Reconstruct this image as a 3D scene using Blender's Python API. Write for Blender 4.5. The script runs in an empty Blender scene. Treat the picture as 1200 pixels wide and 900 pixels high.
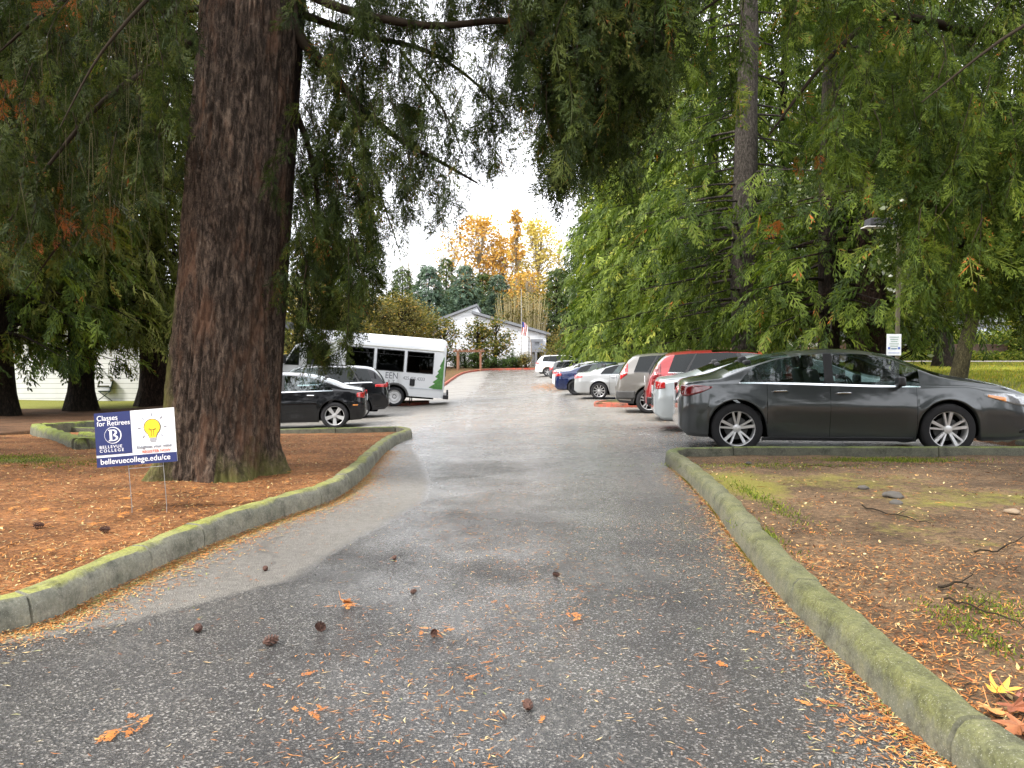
import bpy, bmesh, math, random
import numpy as np
from mathutils import Vector, Matrix
R = math.radians
SC = bpy.context.scene
COL = SC.collection
rng = np.random.default_rng(7)
random.seed(7)

# ------------------------------------------------------------------ camera
CAM_H = 1.33
FPX = 901.0
PITCH = math.atan(30/901)
cam_d = bpy.data.cameras.new('camera')
cam_d.sensor_width = 36
cam_d.lens = FPX/1200*36
cam_d.clip_end = 1500
cam = bpy.data.objects.new('camera', cam_d)
cam.location = (0, 0, CAM_H)
cam.rotation_euler = (math.pi/2-PITCH, 0, 0)
COL.objects.link(cam)
SC.camera = cam

def W(px, py, Y):
    """world point seen at photo pixel (px,py) at depth Y"""
    dx = (px-600)/FPX; dy = -(py-450)/FPX
    c, s = math.cos(PITCH), math.sin(PITCH)
    d = (dx, c+dy*s, -s+dy*c)
    t = Y/d[1]
    return np.array([d[0]*t, Y, CAM_H+d[2]*t])

def smooth(t):
    t = np.clip(t, 0, 1)
    return t*t*(3-2*t)

def g(x, y):
    """terrain height of the paved / natural ground"""
    x = np.asarray(x, float); y = np.asarray(y, float)
    a = np.interp(y, [-50, 11, 14, 21, 30, 55, 80, 400], [0, 0, -.04, -.17, -.28, -.28, .30, .30])
    ramp = np.interp(y, [8, 19, 60, 78], [0, 1, 1.3, 0])
    tri = np.clip(3-x, 0, 9)-np.clip(-x-7, 0, 4.5)-np.clip(-x-4.3, 0, 6.0)*smooth((y-23.5)/5)*smooth((46-y)/8)*1.5*smooth((x+12.5)/2)
    a = a-.042*ramp*tri
    m = smooth((x-7.7)/4)*np.interp(y, [9, 15, 24, 40, 44, 60, 120], [0, .72, .98, 1.28, 1.40, 2.0, 2.4])
    m = np.where(y > 60, m*1.0, m)
    b = smooth((-x-16)/20)*.5
    return a+m+b

def G(px, py, dz=0.0):
    Y = 5.0
    lo, hi = 0.5, 400
    for _ in range(60):
        mid = (lo+hi)/2
        p = W(px, py, mid)
        if p[2] > g(p[0], p[1])+dz: lo = mid
        else: hi = mid
    p = W(px, py, lo)
    return np.array([p[0], p[1], float(g(p[0], p[1])+dz)])

# ------------------------------------------------------------------ object helpers
def tag(o, label=None, cat=None, group=None, kind=None):
    if label: o['label'] = label
    if cat: o['category'] = cat
    if group: o['group'] = group
    if kind: o['kind'] = kind
    return o

def empty(name, loc=(0, 0, 0), rotz=0.0, label=None, cat=None, group=None):
    o = bpy.data.objects.new(name, None)
    o.empty_display_size = .2
    o.location = loc; o.rotation_euler = (0, 0, rotz)
    COL.objects.link(o)
    return tag(o, label, cat, group)

def link(name, me, parent=None):
    o = bpy.data.objects.new(name, me)
    COL.objects.link(o)
    if parent is not None: o.parent = parent
    return o

def npmesh(name, V, quads=None, tris=None, mats=(), parent=None, smooth_=True, attr=None, mi=None):
    """fast mesh from numpy arrays. attr: dict name -> per-vertex float array"""
    V = np.asarray(V, np.float32)
    me = bpy.data.meshes.new(name)
    me.vertices.add(len(V)); me.vertices.foreach_set('co', V.ravel())
    loops = []; totals = []
    if quads is not None and len(quads):
        q = np.asarray(quads, np.int32); loops.append(q.ravel()); totals.append(np.full(len(q), 4, np.int32))
    if tris is not None and len(tris):
        t = np.asarray(tris, np.int32); loops.append(t.ravel()); totals.append(np.full(len(t), 3, np.int32))
    lv = np.concatenate(loops); tt = np.concatenate(totals)
    st = np.concatenate([[0], np.cumsum(tt)[:-1]]).astype(np.int32)
    me.loops.add(len(lv)); me.loops.foreach_set('vertex_index', lv)
    me.polygons.add(len(tt)); me.polygons.foreach_set('loop_start', st); me.polygons.foreach_set('loop_total', tt)
    if mi is not None: me.polygons.foreach_set('material_index', np.asarray(mi, np.int32))
    me.polygons.foreach_set('use_smooth', np.full(len(tt), bool(smooth_)))
    for m in mats: me.materials.append(m)
    if attr:
        for k, a in attr.items():
            at = me.attributes.new(k, 'FLOAT', 'POINT')
            at.data.foreach_set('value', np.asarray(a, np.float32))
    me.update(calc_edges=True)
    me.validate()
    return link(name, me, parent)

class MB:
    """collects simple solids, built as one mesh"""
    def __init__(s): s.V = []; s.F = []; s.M = []
    def add(s, V, F, m=0):
        b = len(s.V); s.V += [tuple(v) for v in V]
        s.F += [tuple(i+b for i in f) for f in F]; s.M += [m]*len(F); return s
    def box(s, c, d, rot=None, m=0, taper=1.0):
        x, y, z = d[0]/2, d[1]/2, d[2]/2
        V = [(-x, -y, -z), (x, -y, -z), (x, y, -z), (-x, y, -z), (-x*taper, -y*taper, z), (x*taper, -y*taper, z), (x*taper, y*taper, z), (-x*taper, y*taper, z)]
        if rot is not None: V = [rot @ Vector(v) for v in V]
        V = [(v[0]+c[0], v[1]+c[1], v[2]+c[2]) for v in V]
        return s.add(V, [(0, 3, 2, 1), (4, 5, 6, 7), (0, 1, 5, 4), (1, 2, 6, 5), (2, 3, 7, 6), (3, 0, 4, 7)], m)
    def tube(s, pts, rad, n=8, m=0, cap=True):
        pts = [Vector(p) for p in pts]
        if not hasattr(rad, '__len__'): rad = [rad]*len(pts)
        V = []; F = []
        up = None
        for i, p in enumerate(pts):
            d = (pts[min(i+1, len(pts)-1)]-pts[max(i-1, 0)])
            if d.length < 1e-9: d = Vector((0, 0, 1))
            d.normalize()
            if up is None:
                up = Vector((0, 0, 1)) if abs(d.z) < .9 else Vector((1, 0, 0))
            a = d.cross(up)
            if a.length < 1e-6: a = d.cross(Vector((1, .1, 0)))
            a.normalize(); b = a.cross(d); up = b
            for k in range(n):
                t = 2*math.pi*k/n
                V.append(p+(a*math.cos(t)+b*math.sin(t))*rad[i])
        for i in range(len(pts)-1):
            for k in range(n):
                F.append((i*n+k, i*n+(k+1) % n, (i+1)*n+(k+1) % n, (i+1)*n+k))
        if cap:
            F.append(tuple(range(n))[::-1]); F.append(tuple((len(pts)-1)*n+k for k in range(n)))
        return s.add(V, F, m)
    def lathe(s, prof, n=32, M=None, m=0):
        """prof: (r, h) pairs, axis = local Z"""
        V = []; F = []
        for r, h in prof:
            for k in range(n):
                t = 2*math.pi*k/n
                V.append(Vector((r*math.cos(t), r*math.sin(t), h)))
        for i in range(len(prof)-1):
            for k in range(n):
                F.append((i*n+k, i*n+(k+1) % n, (i+1)*n+(k+1) % n, (i+1)*n+k))
        if M is not None: V = [M @ v for v in V]
        return s.add(V, F, m)
    def prism(s, poly, h0, h1, M=None, m=0):
        """polygon (list of 2d) extruded along local Z between h0 and h1"""
        n = len(poly)
        V = [Vector((p[0], p[1], h0)) for p in poly]+[Vector((p[0], p[1], h1)) for p in poly]
        if M is not None: V = [M @ v for v in V]
        F = [tuple(range(n))[::-1], tuple(range(n, 2*n))]+[(i, (i+1) % n, n+(i+1) % n, n+i) for i in range(n)]
        return s.add(V, F, m)
    def build(s, name, mats, parent=None, smooth_=False, bevel=0.0, seg=2):
        me = bpy.data.meshes.new(name)
        me.from_pydata([tuple(v) for v in s.V], [], s.F)
        if not isinstance(mats, (list, tuple)): mats = [mats]
        for mm in mats: me.materials.append(mm)
        for p, mi in zip(me.polygons, s.M): p.material_index = mi
        bm = bmesh.new(); bm.from_mesh(me)
        bmesh.ops.recalc_face_normals(bm, faces=bm.faces)
        if bevel > 0:
            ed = [e for e in bm.edges if len(e.link_faces) == 2 and e.calc_face_angle(0) > R(35)]
            bmesh.ops.bevel(bm, geom=ed, offset=bevel, segments=seg, profile=.5, affect='EDGES')
        if smooth_:
            for f in bm.faces: f.smooth = True
            for e in bm.edges:
                if len(e.link_faces) == 2 and e.calc_face_angle(0) > R(38): e.smooth = False
        bm.to_mesh(me); bm.free(); me.update()
        return link(name, me, parent)

def copy_tree(o, parent=None):
    c = o.copy(); COL.objects.link(c)
    if parent is not None: c.parent = parent
    for ch in list(o.children): copy_tree(ch, c)
    return c

# ------------------------------------------------------------------ material helpers
class NT:
    def __init__(s, name):
        s.mat = bpy.data.materials.new(name); s.mat.use_nodes = True
        s.t = s.mat.node_tree; s.t.nodes.clear()
        s.out = s.n('ShaderNodeOutputMaterial')
    def n(s, typ, **kw):
        nd = s.t.nodes.new(typ)
        for k, v in kw.items():
            if k.startswith('i_'):
                key = k[2:].replace('_', ' ')
                nd.inputs[key].default_value = v
            else: setattr(nd, k, v)
        return nd
    def l(s, a, b): s.t.links.new(a, b)
    def coord(s, which='Object', scale=(1, 1, 1)):
        tc = s.n('ShaderNodeTexCoord'); mp = s.n('ShaderNodeMapping')
        mp.inputs['Scale'].default_value = scale
        s.l(tc.outputs[which], mp.inputs['Vector']); return mp.outputs['Vector']
    def noise(s, vec, scale, detail=4, rough=.55, dist=0):
        nd = s.n('ShaderNodeTexNoise'); nd.inputs['Scale'].default_value = scale
        nd.inputs['Detail'].default_value = detail; nd.inputs['Roughness'].default_value = rough
        nd.inputs['Distortion'].default_value = dist
        s.l(vec, nd.inputs['Vector']); return nd.outputs['Fac']
    def voro(s, vec, scale, feature='F1', out='Distance', rand=1.0):
        nd = s.n('ShaderNodeTexVoronoi'); nd.feature = feature; nd.inputs['Scale'].default_value = scale
        nd.inputs['Randomness'].default_value = rand
        s.l(vec, nd.inputs['Vector']); return nd.outputs[out]
    def ramp(s, fac, stops, interp='LINEAR'):
        nd = s.n('ShaderNodeValToRGB'); cr = nd.color_ramp; cr.interpolation = interp
        while len(cr.elements) > 1: cr.elements.remove(cr.elements[-1])
        for i, (p, c) in enumerate(stops):
            e = cr.elements[0] if i == 0 else cr.elements.new(p)
            e.position = p
            if not hasattr(c, '__len__'): c = (c, c, c)
            e.color = (c[0], c[1], c[2], 1)
        s.l(fac, nd.inputs['Fac']); return nd.outputs['Color']
    def mix(s, fac, a, b, mode='MIX'):
        nd = s.n('ShaderNodeMix'); nd.data_type = 'RGBA'; nd.blend_type = mode
        for sock, v in ((nd.inputs['Factor'], fac), (nd.inputs['A'], a), (nd.inputs['B'], b)):
            pass
        def put(sock, v):
            if hasattr(v, 'links') or hasattr(v, 'is_linked'): s.l(v, sock)
            elif hasattr(v, '__len__'): sock.default_value = (v[0], v[1], v[2], 1)
            else: sock.default_value = v
        put(nd.inputs[0], fac); put(nd.inputs[6], a); put(nd.inputs[7], b)
        return nd.outputs[2]
    def math(s, op, a, b=None, c=None, clamp=False):
        nd = s.n('ShaderNodeMath'); nd.operation = op; nd.use_clamp = clamp
        for i, v in enumerate((a, b, c)):
            if v is None: continue
            if hasattr(v, 'is_linked'): s.l(v, nd.inputs[i])
            else: nd.inputs[i].default_value = v
        return nd.outputs[0]
    def attr(s, name):
        nd = s.n('ShaderNodeAttribute'); nd.attribute_name = name; return nd.outputs['Fac']
    def bump(s, h, strength=.3, dist=.01, normal=None):
        nd = s.n('ShaderNodeBump')
        if hasattr(strength, 'is_linked'): s.l(strength, nd.inputs['Strength'])
        else: nd.inputs['Strength'].default_value = strength
        nd.inputs['Distance'].default_value = dist; s.l(h, nd.inputs['Height'])
        if normal is not None: s.l(normal, nd.inputs['Normal'])
        return nd.outputs['Normal']
    def pbsdf(s, color=(.5, .5, .5), rough=.6, metal=0, spec=.5, normal=None, coat=0, coatn=None,  coat_r=.03, trans=None, sheen=0):
        b = s.n('ShaderNodeBsdfPrincipled')
        def put(sock, v):
            if hasattr(v, 'is_linked'): s.l(v, sock)
            elif hasattr(v, '__len__'): sock.default_value = (v[0], v[1], v[2], 1)
            else: sock.default_value = v
        put(b.inputs['Base Color'], color); put(b.inputs['Roughness'], rough); put(b.inputs['Metallic'], metal)
        put(b.inputs['Specular IOR Level'], spec); put(b.inputs['Coat Weight'], coat); put(b.inputs['Coat Roughness'], coat_r)
        if normal is not None: s.l(normal, b.inputs['Normal'])
        if coatn is not None: s.l(coatn, b.inputs['Coat Normal'])
        return b.outputs[0]
    def done(s, sh):
        s.l(sh, s.out.inputs['Surface']); return s.mat

_M = {}
def simple(name, color, rough=.6, metal=0, spec=.5, coat=0, var=.12, nscale=6, bumps=0.0, bscale=60):
    if name in _M: return _M[name]
    t = NT(name); v = t.coord('Object')
    f = t.noise(v, nscale, 5, .6)
    c = t.mix(t.ramp(f, [(.3, 0), (.7, 1)]), [k*(1-var) for k in color], [min(1, k*(1+var)) for k in color])
    nr = None
    if bumps: nr = t.bump(t.noise(v, bscale, 4), bumps, .01)
    _M[name] = t.done(t.pbsdf(c, rough, metal, spec, nr, coat)); return _M[name]

def paint(name, color, metal=.0, rough=.35, dirt=.25, spec=.5):
    t = NT(name); v = t.coord('Object')
    f = t.noise(v, 3.0, 6, .65)
    geo = t.n('ShaderNodeSeparateXYZ'); t.l(v, geo.inputs[0])
    low = t.math('SUBTRACT', .62, geo.outputs[2]); low = t.math('MULTIPLY', low, 1.1, clamp=True)
    d = t.math('MULTIPLY', t.math('MULTIPLY', low, f), dirt*2.0, clamp=True)
    dust = t.ramp(t.noise(v, 45, 3, .7), [(.45, 0), (.8, 1)])
    d2 = t.math('ADD', d, t.math('MULTIPLY', dust, dirt*.25), clamp=True)
    c = t.mix(d2, color, (.17, .15, .12))
    r = t.math('ADD', rough, t.math('MULTIPLY', d2, .3))
    sp = t.ramp(t.voro(v, 160), [(.0, 1), (.16, .2), (.2, 0)])
    nr = t.bump(sp, .12, .002)
    b = t.pbsdf(c, r, metal, spec, None, 1.0 if spec > .3 else .75, None, .04)
    return t.done(b)

def glass(name, tint=(.10, .13, .13), ior=1.5, minr=.08):
    t = NT(name)
    ge = t.n('ShaderNodeNewGeometry'); dp = t.n('ShaderNodeVectorMath'); dp.operation = 'DOT_PRODUCT'
    t.l(ge.outputs['Incoming'], dp.inputs[0]); t.l(ge.outputs['Normal'], dp.inputs[1])
    fz = t.math('POWER', t.math('SUBTRACT', 1.0, t.math('ABSOLUTE', dp.outputs['Value']), clamp=True), 5)
    gl = t.n('ShaderNodeBsdfGlossy'); gl.inputs['Roughness'].default_value = .015; gl.inputs['Color'].default_value = (.95, 1, 1, 1)
    tr = t.n('ShaderNodeBsdfTransparent'); tr.inputs['Color'].default_value = (*tint, 1)
    mx = t.n('ShaderNodeMixShader')
    f = t.math('ADD', t.math('MULTIPLY', fz, .9), minr, clamp=True)
    t.l(f, mx.inputs[0]); t.l(tr.outputs[0], mx.inputs[1]); t.l(gl.outputs[0], mx.inputs[2])
    return t.done(mx.outputs[0])

def leafmat(name, dark, mid, light, trans=.3, yellow=None, rough=.55, spec=.12, dead=None):
    t = NT(name); a = t.attr('rnd')
    st = [(0, dark), (.45, mid), (.85, light)]
    if yellow is not None: st.append((.95, yellow))
    if dead is not None: st.append((.985, dead))
    c = t.ramp(a, st)
    v = t.coord('Object'); f = t.noise(v, .7, 3, .6)
    c = t.mix(t.ramp(f, [(.35, 0), (.65, 1)]), c, t.mix(1.0, c, (.62, .66, .6), 'MULTIPLY'))
    b = t.pbsdf(c, rough, 0, spec)
    tl = t.n('ShaderNodeBsdfTranslucent')
    t.l(t.mix(1.0, c, (1.5, 1.6, .8), 'MULTIPLY'), tl.inputs['Color'])
    mx = t.n('ShaderNodeMixShader'); mx.inputs[0].default_value = trans
    t.l(b, mx.inputs[1]); t.l(tl.outputs[0], mx.inputs[2])
    return t.done(mx.outputs[0])

def barkmat(name, c1, c2, c3, scale=1.0, moss=0.0, mosscol=(.16, .17, .05), red=None, stem2=False):
    t = NT(name); v = t.coord('Object', (1, 1, .30))
    v2 = t.coord('Object')
    n1 = t.noise(v, 15*scale, 6, .68, .5)
    r1_ = t.math('SUBTRACT', 1.0, t.math('ABSOLUTE', t.math('MULTIPLY_ADD', t.noise(v, 19*scale, 4, .6, .5), 5.5, -2.75)), clamp=True)
    r2_ = t.math('SUBTRACT', 1.0, t.math('ABSOLUTE', t.math('MULTIPLY_ADD', t.noise(v2, 44*scale, 4, .65, .6), 5.0, -2.5)), clamp=True)
    crk = t.math('ADD', t.math('MULTIPLY', r1_, .32), t.math('MULTIPLY', r2_, .16))
    h = t.math('SUBTRACT', t.math('MULTIPLY_ADD', n1, .95, .32), crk)
    c = t.ramp(h, [(.35, c1), (.62, c2), (1.0, c3)])
    fine = t.noise(v2, 90*scale, 4, .7)
    c = t.mix(t.ramp(fine, [(.36, .0), (.62, .8)]), t.mix(1.0, c, (.6, .58, .56), 'MULTIPLY'), c)
    if red is not None:
        rf = t.ramp(t.noise(v, 3.2*scale, 5, .7), [(.52, 0), (.66, 1)])
        c = t.mix(t.math('MULTIPLY', rf, .6), c, red)
    if moss > 0:
        am = t.attr('moss')
        mf = t.math('MULTIPLY', t.ramp(t.math('ADD', t.noise(v2, 3.5, 6, .7), t.math('MULTIPLY', am, .5)), [(.70, 0), (.95, 1)]), moss)
        mf = t.math('MULTIPLY', mf, am, clamp=True)
        c = t.mix(mf, c, mosscol)
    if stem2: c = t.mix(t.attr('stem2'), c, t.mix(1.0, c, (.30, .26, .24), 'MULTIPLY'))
    hh = t.math('ADD', h, t.math('MULTIPLY', fine, .45))
    return t.done(t.pbsdf(c, .9, 0, .15, t.bump(hh, .9, .03)))
# ------------------------------------------------------------------ world and light
SUN_EL, SUN_AZ = 48, 238      # azimuth: compass-like, measured clockwise from +Y; light comes from behind-left
wd = bpy.data.worlds.new('World'); SC.world = wd; wd.use_nodes = True
nt = wd.node_tree; nt.nodes.clear()
wo = nt.nodes.new('ShaderNodeOutputWorld'); bg = nt.nodes.new('ShaderNodeBackground')
sky = nt.nodes.new('ShaderNodeTexSky'); sky.sky_type = 'NISHITA'; sky.sun_disc = False
sky.sun_elevation = R(SUN_EL); sky.sun_rotation = R(SUN_AZ)
sky.air_density = 1.0; sky.dust_density = 3.0; sky.ozone_density = 1.0
tc = nt.nodes.new('ShaderNodeTexCoord'); mp = nt.nodes.new('ShaderNodeMapping')
mp.inputs['Scale'].default_value = (1, 1, 2.5)
nz = nt.nodes.new('ShaderNodeTexNoise'); nz.inputs['Scale'].default_value = 3; nz.inputs['Detail'].default_value = 6
cr = nt.nodes.new('ShaderNodeValToRGB')
cr.color_ramp.elements[0].position = .35; cr.color_ramp.elements[0].color = (.78, .78, .78, 1)
cr.color_ramp.elements[1].position = .6; cr.color_ramp.elements[1].color = (1, 1, 1, 1)
mx = nt.nodes.new('ShaderNodeMix'); mx.data_type = 'RGBA'
cl = nt.nodes.new('ShaderNodeMix'); cl.data_type = 'RGBA'; cl.blend_type = 'MULTIPLY'; cl.inputs[0].default_value = 1
CLOUD = 9.5
cl.inputs[7].default_value = (CLOUD*.985, CLOUD*.99, CLOUD*1.02, 1)
L_ = nt.links.new
L_(tc.outputs['Generated'], mp.inputs['Vector']); L_(mp.outputs[0], nz.inputs['Vector']); L_(nz.outputs['Fac'], cr.inputs['Fac'])
L_(cr.outputs[0], cl.inputs[6]); mx.inputs[0].default_value = .88
L_(sky.outputs[0], mx.inputs[6]); L_(cl.outputs[2], mx.inputs[7]); L_(mx.outputs[2], bg.inputs['Color'])
bg.inputs['Strength'].default_value = .12
L_(bg.outputs[0], wo.inputs['Surface'])
sd = bpy.data.lights.new('sun', 'SUN'); sd.energy = 2.0; sd.angle = R(10); sd.color = (1, .95, .87)
so = bpy.data.objects.new('sun', sd); COL.objects.link(so)
az = R(SUN_AZ); el = R(SUN_EL)
dirn = Vector((math.sin(az)*math.cos(el), math.cos(az)*math.cos(el), math.sin(el)))   # towards the sun
so.rotation_euler = dirn.to_track_quat('Z', 'Y').to_euler(); so.location = dirn*60
so['kind'] = 'helper'
SC.view_settings.view_transform = 'Standard'; SC.view_settings.look = 'None'
SC.view_settings.gamma = 1; SC.view_settings.exposure = 1.62
SC.view_settings.use_curve_mapping = False
SC.render.engine = 'CYCLES'
cy = SC.cycles
cy.max_bounces = 4; cy.diffuse_bounces = 2; cy.glossy_bounces = 2; cy.transmission_bounces = 2; cy.transparent_max_bounces = 8
cy.caustics_reflective = False; cy.caustics_refractive = False
cy.sample_clamp_indirect = 4; cy.use_denoising = True
try: cy.denoiser = 'OPENIMAGEDENOISE'
except Exception: pass
cy.use_adaptive_sampling = True; cy.adaptive_threshold = .02

# ------------------------------------------------------------------ ground materials
def asphalt_mat():
    t = NT('asphalt'); v = t.coord('Object')
    dry = t.attr('dry'); moss = t.attr('moss'); deb = t.attr('debris')
    big = t.noise(v, .9, 5, .6)
    e = t.math('ADD', dry, t.math('MULTIPLY', t.math('SUBTRACT', t.noise(v, 5, 6, .65), .5), .55))
    dryf = t.ramp(e, [(.34, 0), (.70, 1)])
    stone = t.n('ShaderNodeTexVoronoi'); stone.inputs['Scale'].default_value = 135; t.l(v, stone.inputs['Vector'])
    sep = t.n('ShaderNodeSeparateColor'); t.l(stone.outputs['Color'], sep.inputs[0])
    sc = t.ramp(sep.outputs[0], [(0, (.016, .017, .020)), (.5, (.036, .037, .040)), (.75, (.085, .083, .08)), (.9, (.33, .31, .28)), (1, (.6, .58, .54))])
    stone2 = t.n('ShaderNodeTexVoronoi'); stone2.inputs['Scale'].default_value = 290; t.l(v, stone2.inputs['Vector'])
    sep2 = t.n('ShaderNodeSeparateColor'); t.l(stone2.outputs['Color'], sep2.inputs[0])
    sc2 = t.ramp(sep2.outputs[1], [(0, (.018, .018, .02)), (.7, (.055, .055, .056)), (.95, (.25, .24, .22))])
    c = t.mix(.45, sc, sc2)
    c = t.mix(1.0, c, t.ramp(big, [(.36, (.48, .48, .50)), (.64, (1.05, 1.03, 1.0))]), 'MULTIPLY')
    farv = t.attr('far'); n25 = t.noise(v, 24, 3, .8); n7 = t.noise(v, 5, 6, .75)
    cf = t.ramp(n25, [(.36, (.050, .050, .054)), (.5, (.155, .15, .146)), (.62, (.38, .365, .335))])
    cf = t.mix(1.0, cf, t.ramp(n7, [(.32, (.62, .63, .66)), (.68, (1.35, 1.3, 1.2))]), 'MULTIPLY')
    c = t.mix(farv, c, cf)
    cd = t.mix(.62, c, t.ramp(t.noise(v, 14, 5, .7), [(.3, (.17, .155, .135)), (.7, (.29, .27, .235))]))
    c = t.mix(dryf, c, cd)
    mf = t.ramp(t.math('ADD', moss, t.math('MULTIPLY', t.math('SUBTRACT', t.noise(v, 9, 6, .7), .5), 1.1)), [(.45, 0), (.8, 1)])
    c = t.mix(t.math('MULTIPLY', mf, .75), c, t.ramp(t.noise(v, 30, 4, .6), [(.3, (.10, .10, .015)), (.7, (.36, .31, .035))]))
    df = t.ramp(t.math('ADD', deb, t.math('MULTIPLY', t.math('SUBTRACT', t.noise(v, 6, 7, .75), .5), 1.2)), [(.5, 0), (.95, 1)])
    c = t.mix(t.math('MULTIPLY', df, .6), c, (.13, .095, .055))
    # cracks and seams
    wv = t.n('ShaderNodeMapping'); wv.inputs['Scale'].default_value = (1, .7, 1); t.l(v, wv.inputs['Vector'])
    dn = t.n('ShaderNodeTexNoise'); dn.inputs['Scale'].default_value = 2.2; dn.inputs['Detail'].default_value = 5
    t.l(wv.outputs[0], dn.inputs['Vector'])
    va = t.n('ShaderNodeVectorMath'); va.operation = 'MULTIPLY_ADD'; t.l(dn.outputs['Color'], va.inputs[0]); va.inputs[1].default_value = (.5, .5, .5); t.l(wv.outputs[0], va.inputs[2])
    ck = t.voro(va.outputs[0], .55, 'DISTANCE_TO_EDGE')
    ckf = t.math('MULTIPLY', t.ramp(ck, [(0, 1), (.006, 1), (.012, 0)]), t.ramp(t.noise(v, .5, 3), [(.5, 0), (.6, .7)]))
    c = t.mix(ckf, c, (.02, .02, .02))
    rr = t.math('ADD', t.math('MULTIPLY', dryf, .38), t.ramp(t.noise(v, .6, 6, .7), [(.38, .13), (.62, .34)]))
    rr = t.math('ADD', rr, t.math('MULTIPLY', t.math('ADD', mf, df), .25), clamp=True)
    hb = t.math('ADD', stone.outputs['Distance'], t.math('MULTIPLY', stone2.outputs['Distance'], .5))
    nr = t.bump(hb, t.math('MULTIPLY_ADD', farv, -.42, .8), .012)
    nr = t.bump(t.noise(v, 1.3, 4), .12, .05, nr)
    wet = t.math('MULTIPLY', t.math('SUBTRACT', 1.0, dryf), t.ramp(t.noise(v, .9, 6, .7), [(.40, .03), (.64, .55)]))
    cnr = t.bump(hb, .16, .012)
    return t.done(t.pbsdf(c, rr, 0, .55, nr, wet, cnr, .16))
M_ASPH = asphalt_mat()

def soil_mat(name, palette, mosscol=((.06, .085, .015), (.20, .24, .04)), grass=False):
    t = NT(name); v = t.coord('Object'); moss = t.attr('moss'); bare = t.attr('bare')
    f1 = t.noise(v, 22, 7, .75, .5); f2 = t.noise(v, 110, 4, .75); f3 = t.noise(v, 1.6, 5, .6)
    f = t.math('ADD', t.math('MULTIPLY', f1, .6), t.math('MULTIPLY', f2, .45))
    c = t.ramp(f, palette)
    c = t.mix(1.0, c, t.ramp(f3, [(.32, (.50, .48, .47)), (.66, (1.15, 1.1, 1.05))]), 'MULTIPLY')
    bf = t.ramp(t.math('ADD', bare, t.math('MULTIPLY', t.math('SUBTRACT', t.noise(v, 5, 6, .7), .5), .9)), [(.45, 0), (.8, 1)])
    c = t.mix(t.math('MULTIPLY', bf, .8), c, t.ramp(f2, [(.3, (.06, .05, .045)), (.7, (.20, .17, .15))]))
    mf = t.ramp(t.math('ADD', moss, t.math('MULTIPLY', t.math('SUBTRACT', t.noise(v, 4.5, 7, .72), .5), 1.1)), [(.45, 0), (.75, 1)])
    mc = t.ramp(t.noise(v, 60, 4, .7), [(.3, mosscol[0]), (.7, mosscol[1])])
    c = t.mix(t.math('MULTIPLY', mf, .85), c, mc)
    h = t.math('ADD', f1, t.math('MULTIPLY', f2, .6))
    return t.done(t.pbsdf(c, .95, 0, .2, t.bump(h, .9, .02)))
M_SOIL_L = soil_mat('needle_litter_orange', [(.33, (.030, .018, .012)), (.45, (.12, .062, .032)), (.57, (.34, .155, .06)), (.72, (.55, .30, .13))])
M_SOIL_R = soil_mat('needle_litter_brown', mosscol=((.10, .105, .02), (.30, .27, .05)), palette=[(.34, (.022, .017, .012)), (.46, (.085, .060, .038)), (.58, (.20, .132, .075)), (.74, (.42, .29, .17))])
M_SOIL = soil_mat('earth', [(.32, (.03, .02, .012)), (.5, (.10, .055, .03)), (.65, (.20, .11, .055)), (.8, (.3, .2, .1))],
                  mosscol=((.09, .12, .02), (.27, .27, .05)))
M_LAWN = soil_mat('lawn_grass', [(.3, (.20, .22, .04)), (.5, (.36, .38, .06)), (.65, (.52, .48, .10)), (.8, (.6, .42, .14))])

def concrete_mat(name, base=(.30, .29, .25), moss=(.19, .21, .07), amt=1.0, mossthr=.45):
    t = NT(name); v = t.coord('Object')
    n1 = t.noise(v, 3, 6, .7); n2 = t.noise(v, 60, 5, .7); n3 = t.noise(v, 12, 5, .65)
    c = t.mix(t.ramp(n2, [(.3, 0), (.7, 1)]), [k*.55 for k in base], [k*1.12 for k in base])
    c = t.mix(t.ramp(n1, [(.35, .8), (.6, 0)]), c, (.11, .115, .085))
    geo = t.n('ShaderNodeNewGeometry'); sx = t.n('ShaderNodeSeparateXYZ'); t.l(geo.outputs['Normal'], sx.inputs[0])
    up = t.ramp(t.math('ADD', sx.outputs[2], t.math('MULTIPLY', t.math('SUBTRACT', n3, .5), .9)), [(mossthr, 0), (mossthr+.4, 1)])
    mm = t.math('MULTIPLY', up, t.ramp(t.noise(v, 1.1, 5, .65), [(.25, .25), (.6, 1)]))
    mc = t.ramp(n2, [(.3, [k*.5 for k in moss]), (.7, [k*1.25 for k in moss])])
    c = t.mix(t.math('MULTIPLY', mm, amt), c, mc)
    c = t.mix(1.0, c, t.ramp(t.noise(v, 7, 7, .75), [(.34, (.50, .50, .50)), (.5, (.95, .95, .95)), (.68, (1.2, 1.17, 1.1))]), 'MULTIPLY')
    sp = t.ramp(t.noise(v, 140, 3, .8), [(.60, 0), (.68, .55)])
    c = t.mix(sp, c, (.48, .47, .4))
    return t.done(t.pbsdf(c, .82, 0, .3, t.bump(t.math('ADD', n2, t.math('MULTIPLY', n3, 1.5)), .5, .008)))
M_KERB = concrete_mat('kerb_concrete', (.175, .17, .125), (.118, .122, .042), .9, .05)
M_KERB_L = concrete_mat('kerb_concrete_dry', (.27, .262, .21), (.25, .26, .055), 1.0, .55)
M_KERB_MOSS = concrete_mat('mossy_concrete', (.15, .15, .11), (.22, .27, .03), 1.0, .1)
M_KERB_DARK = concrete_mat('wet_mossy_concrete', (.13, .13, .10), (.12, .15, .03), 1.0, .2)
M_KERB_RED = concrete_mat('red_painted_concrete', (.55, .10, .06), (.3, .12, .08), .35, .8)

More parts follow.
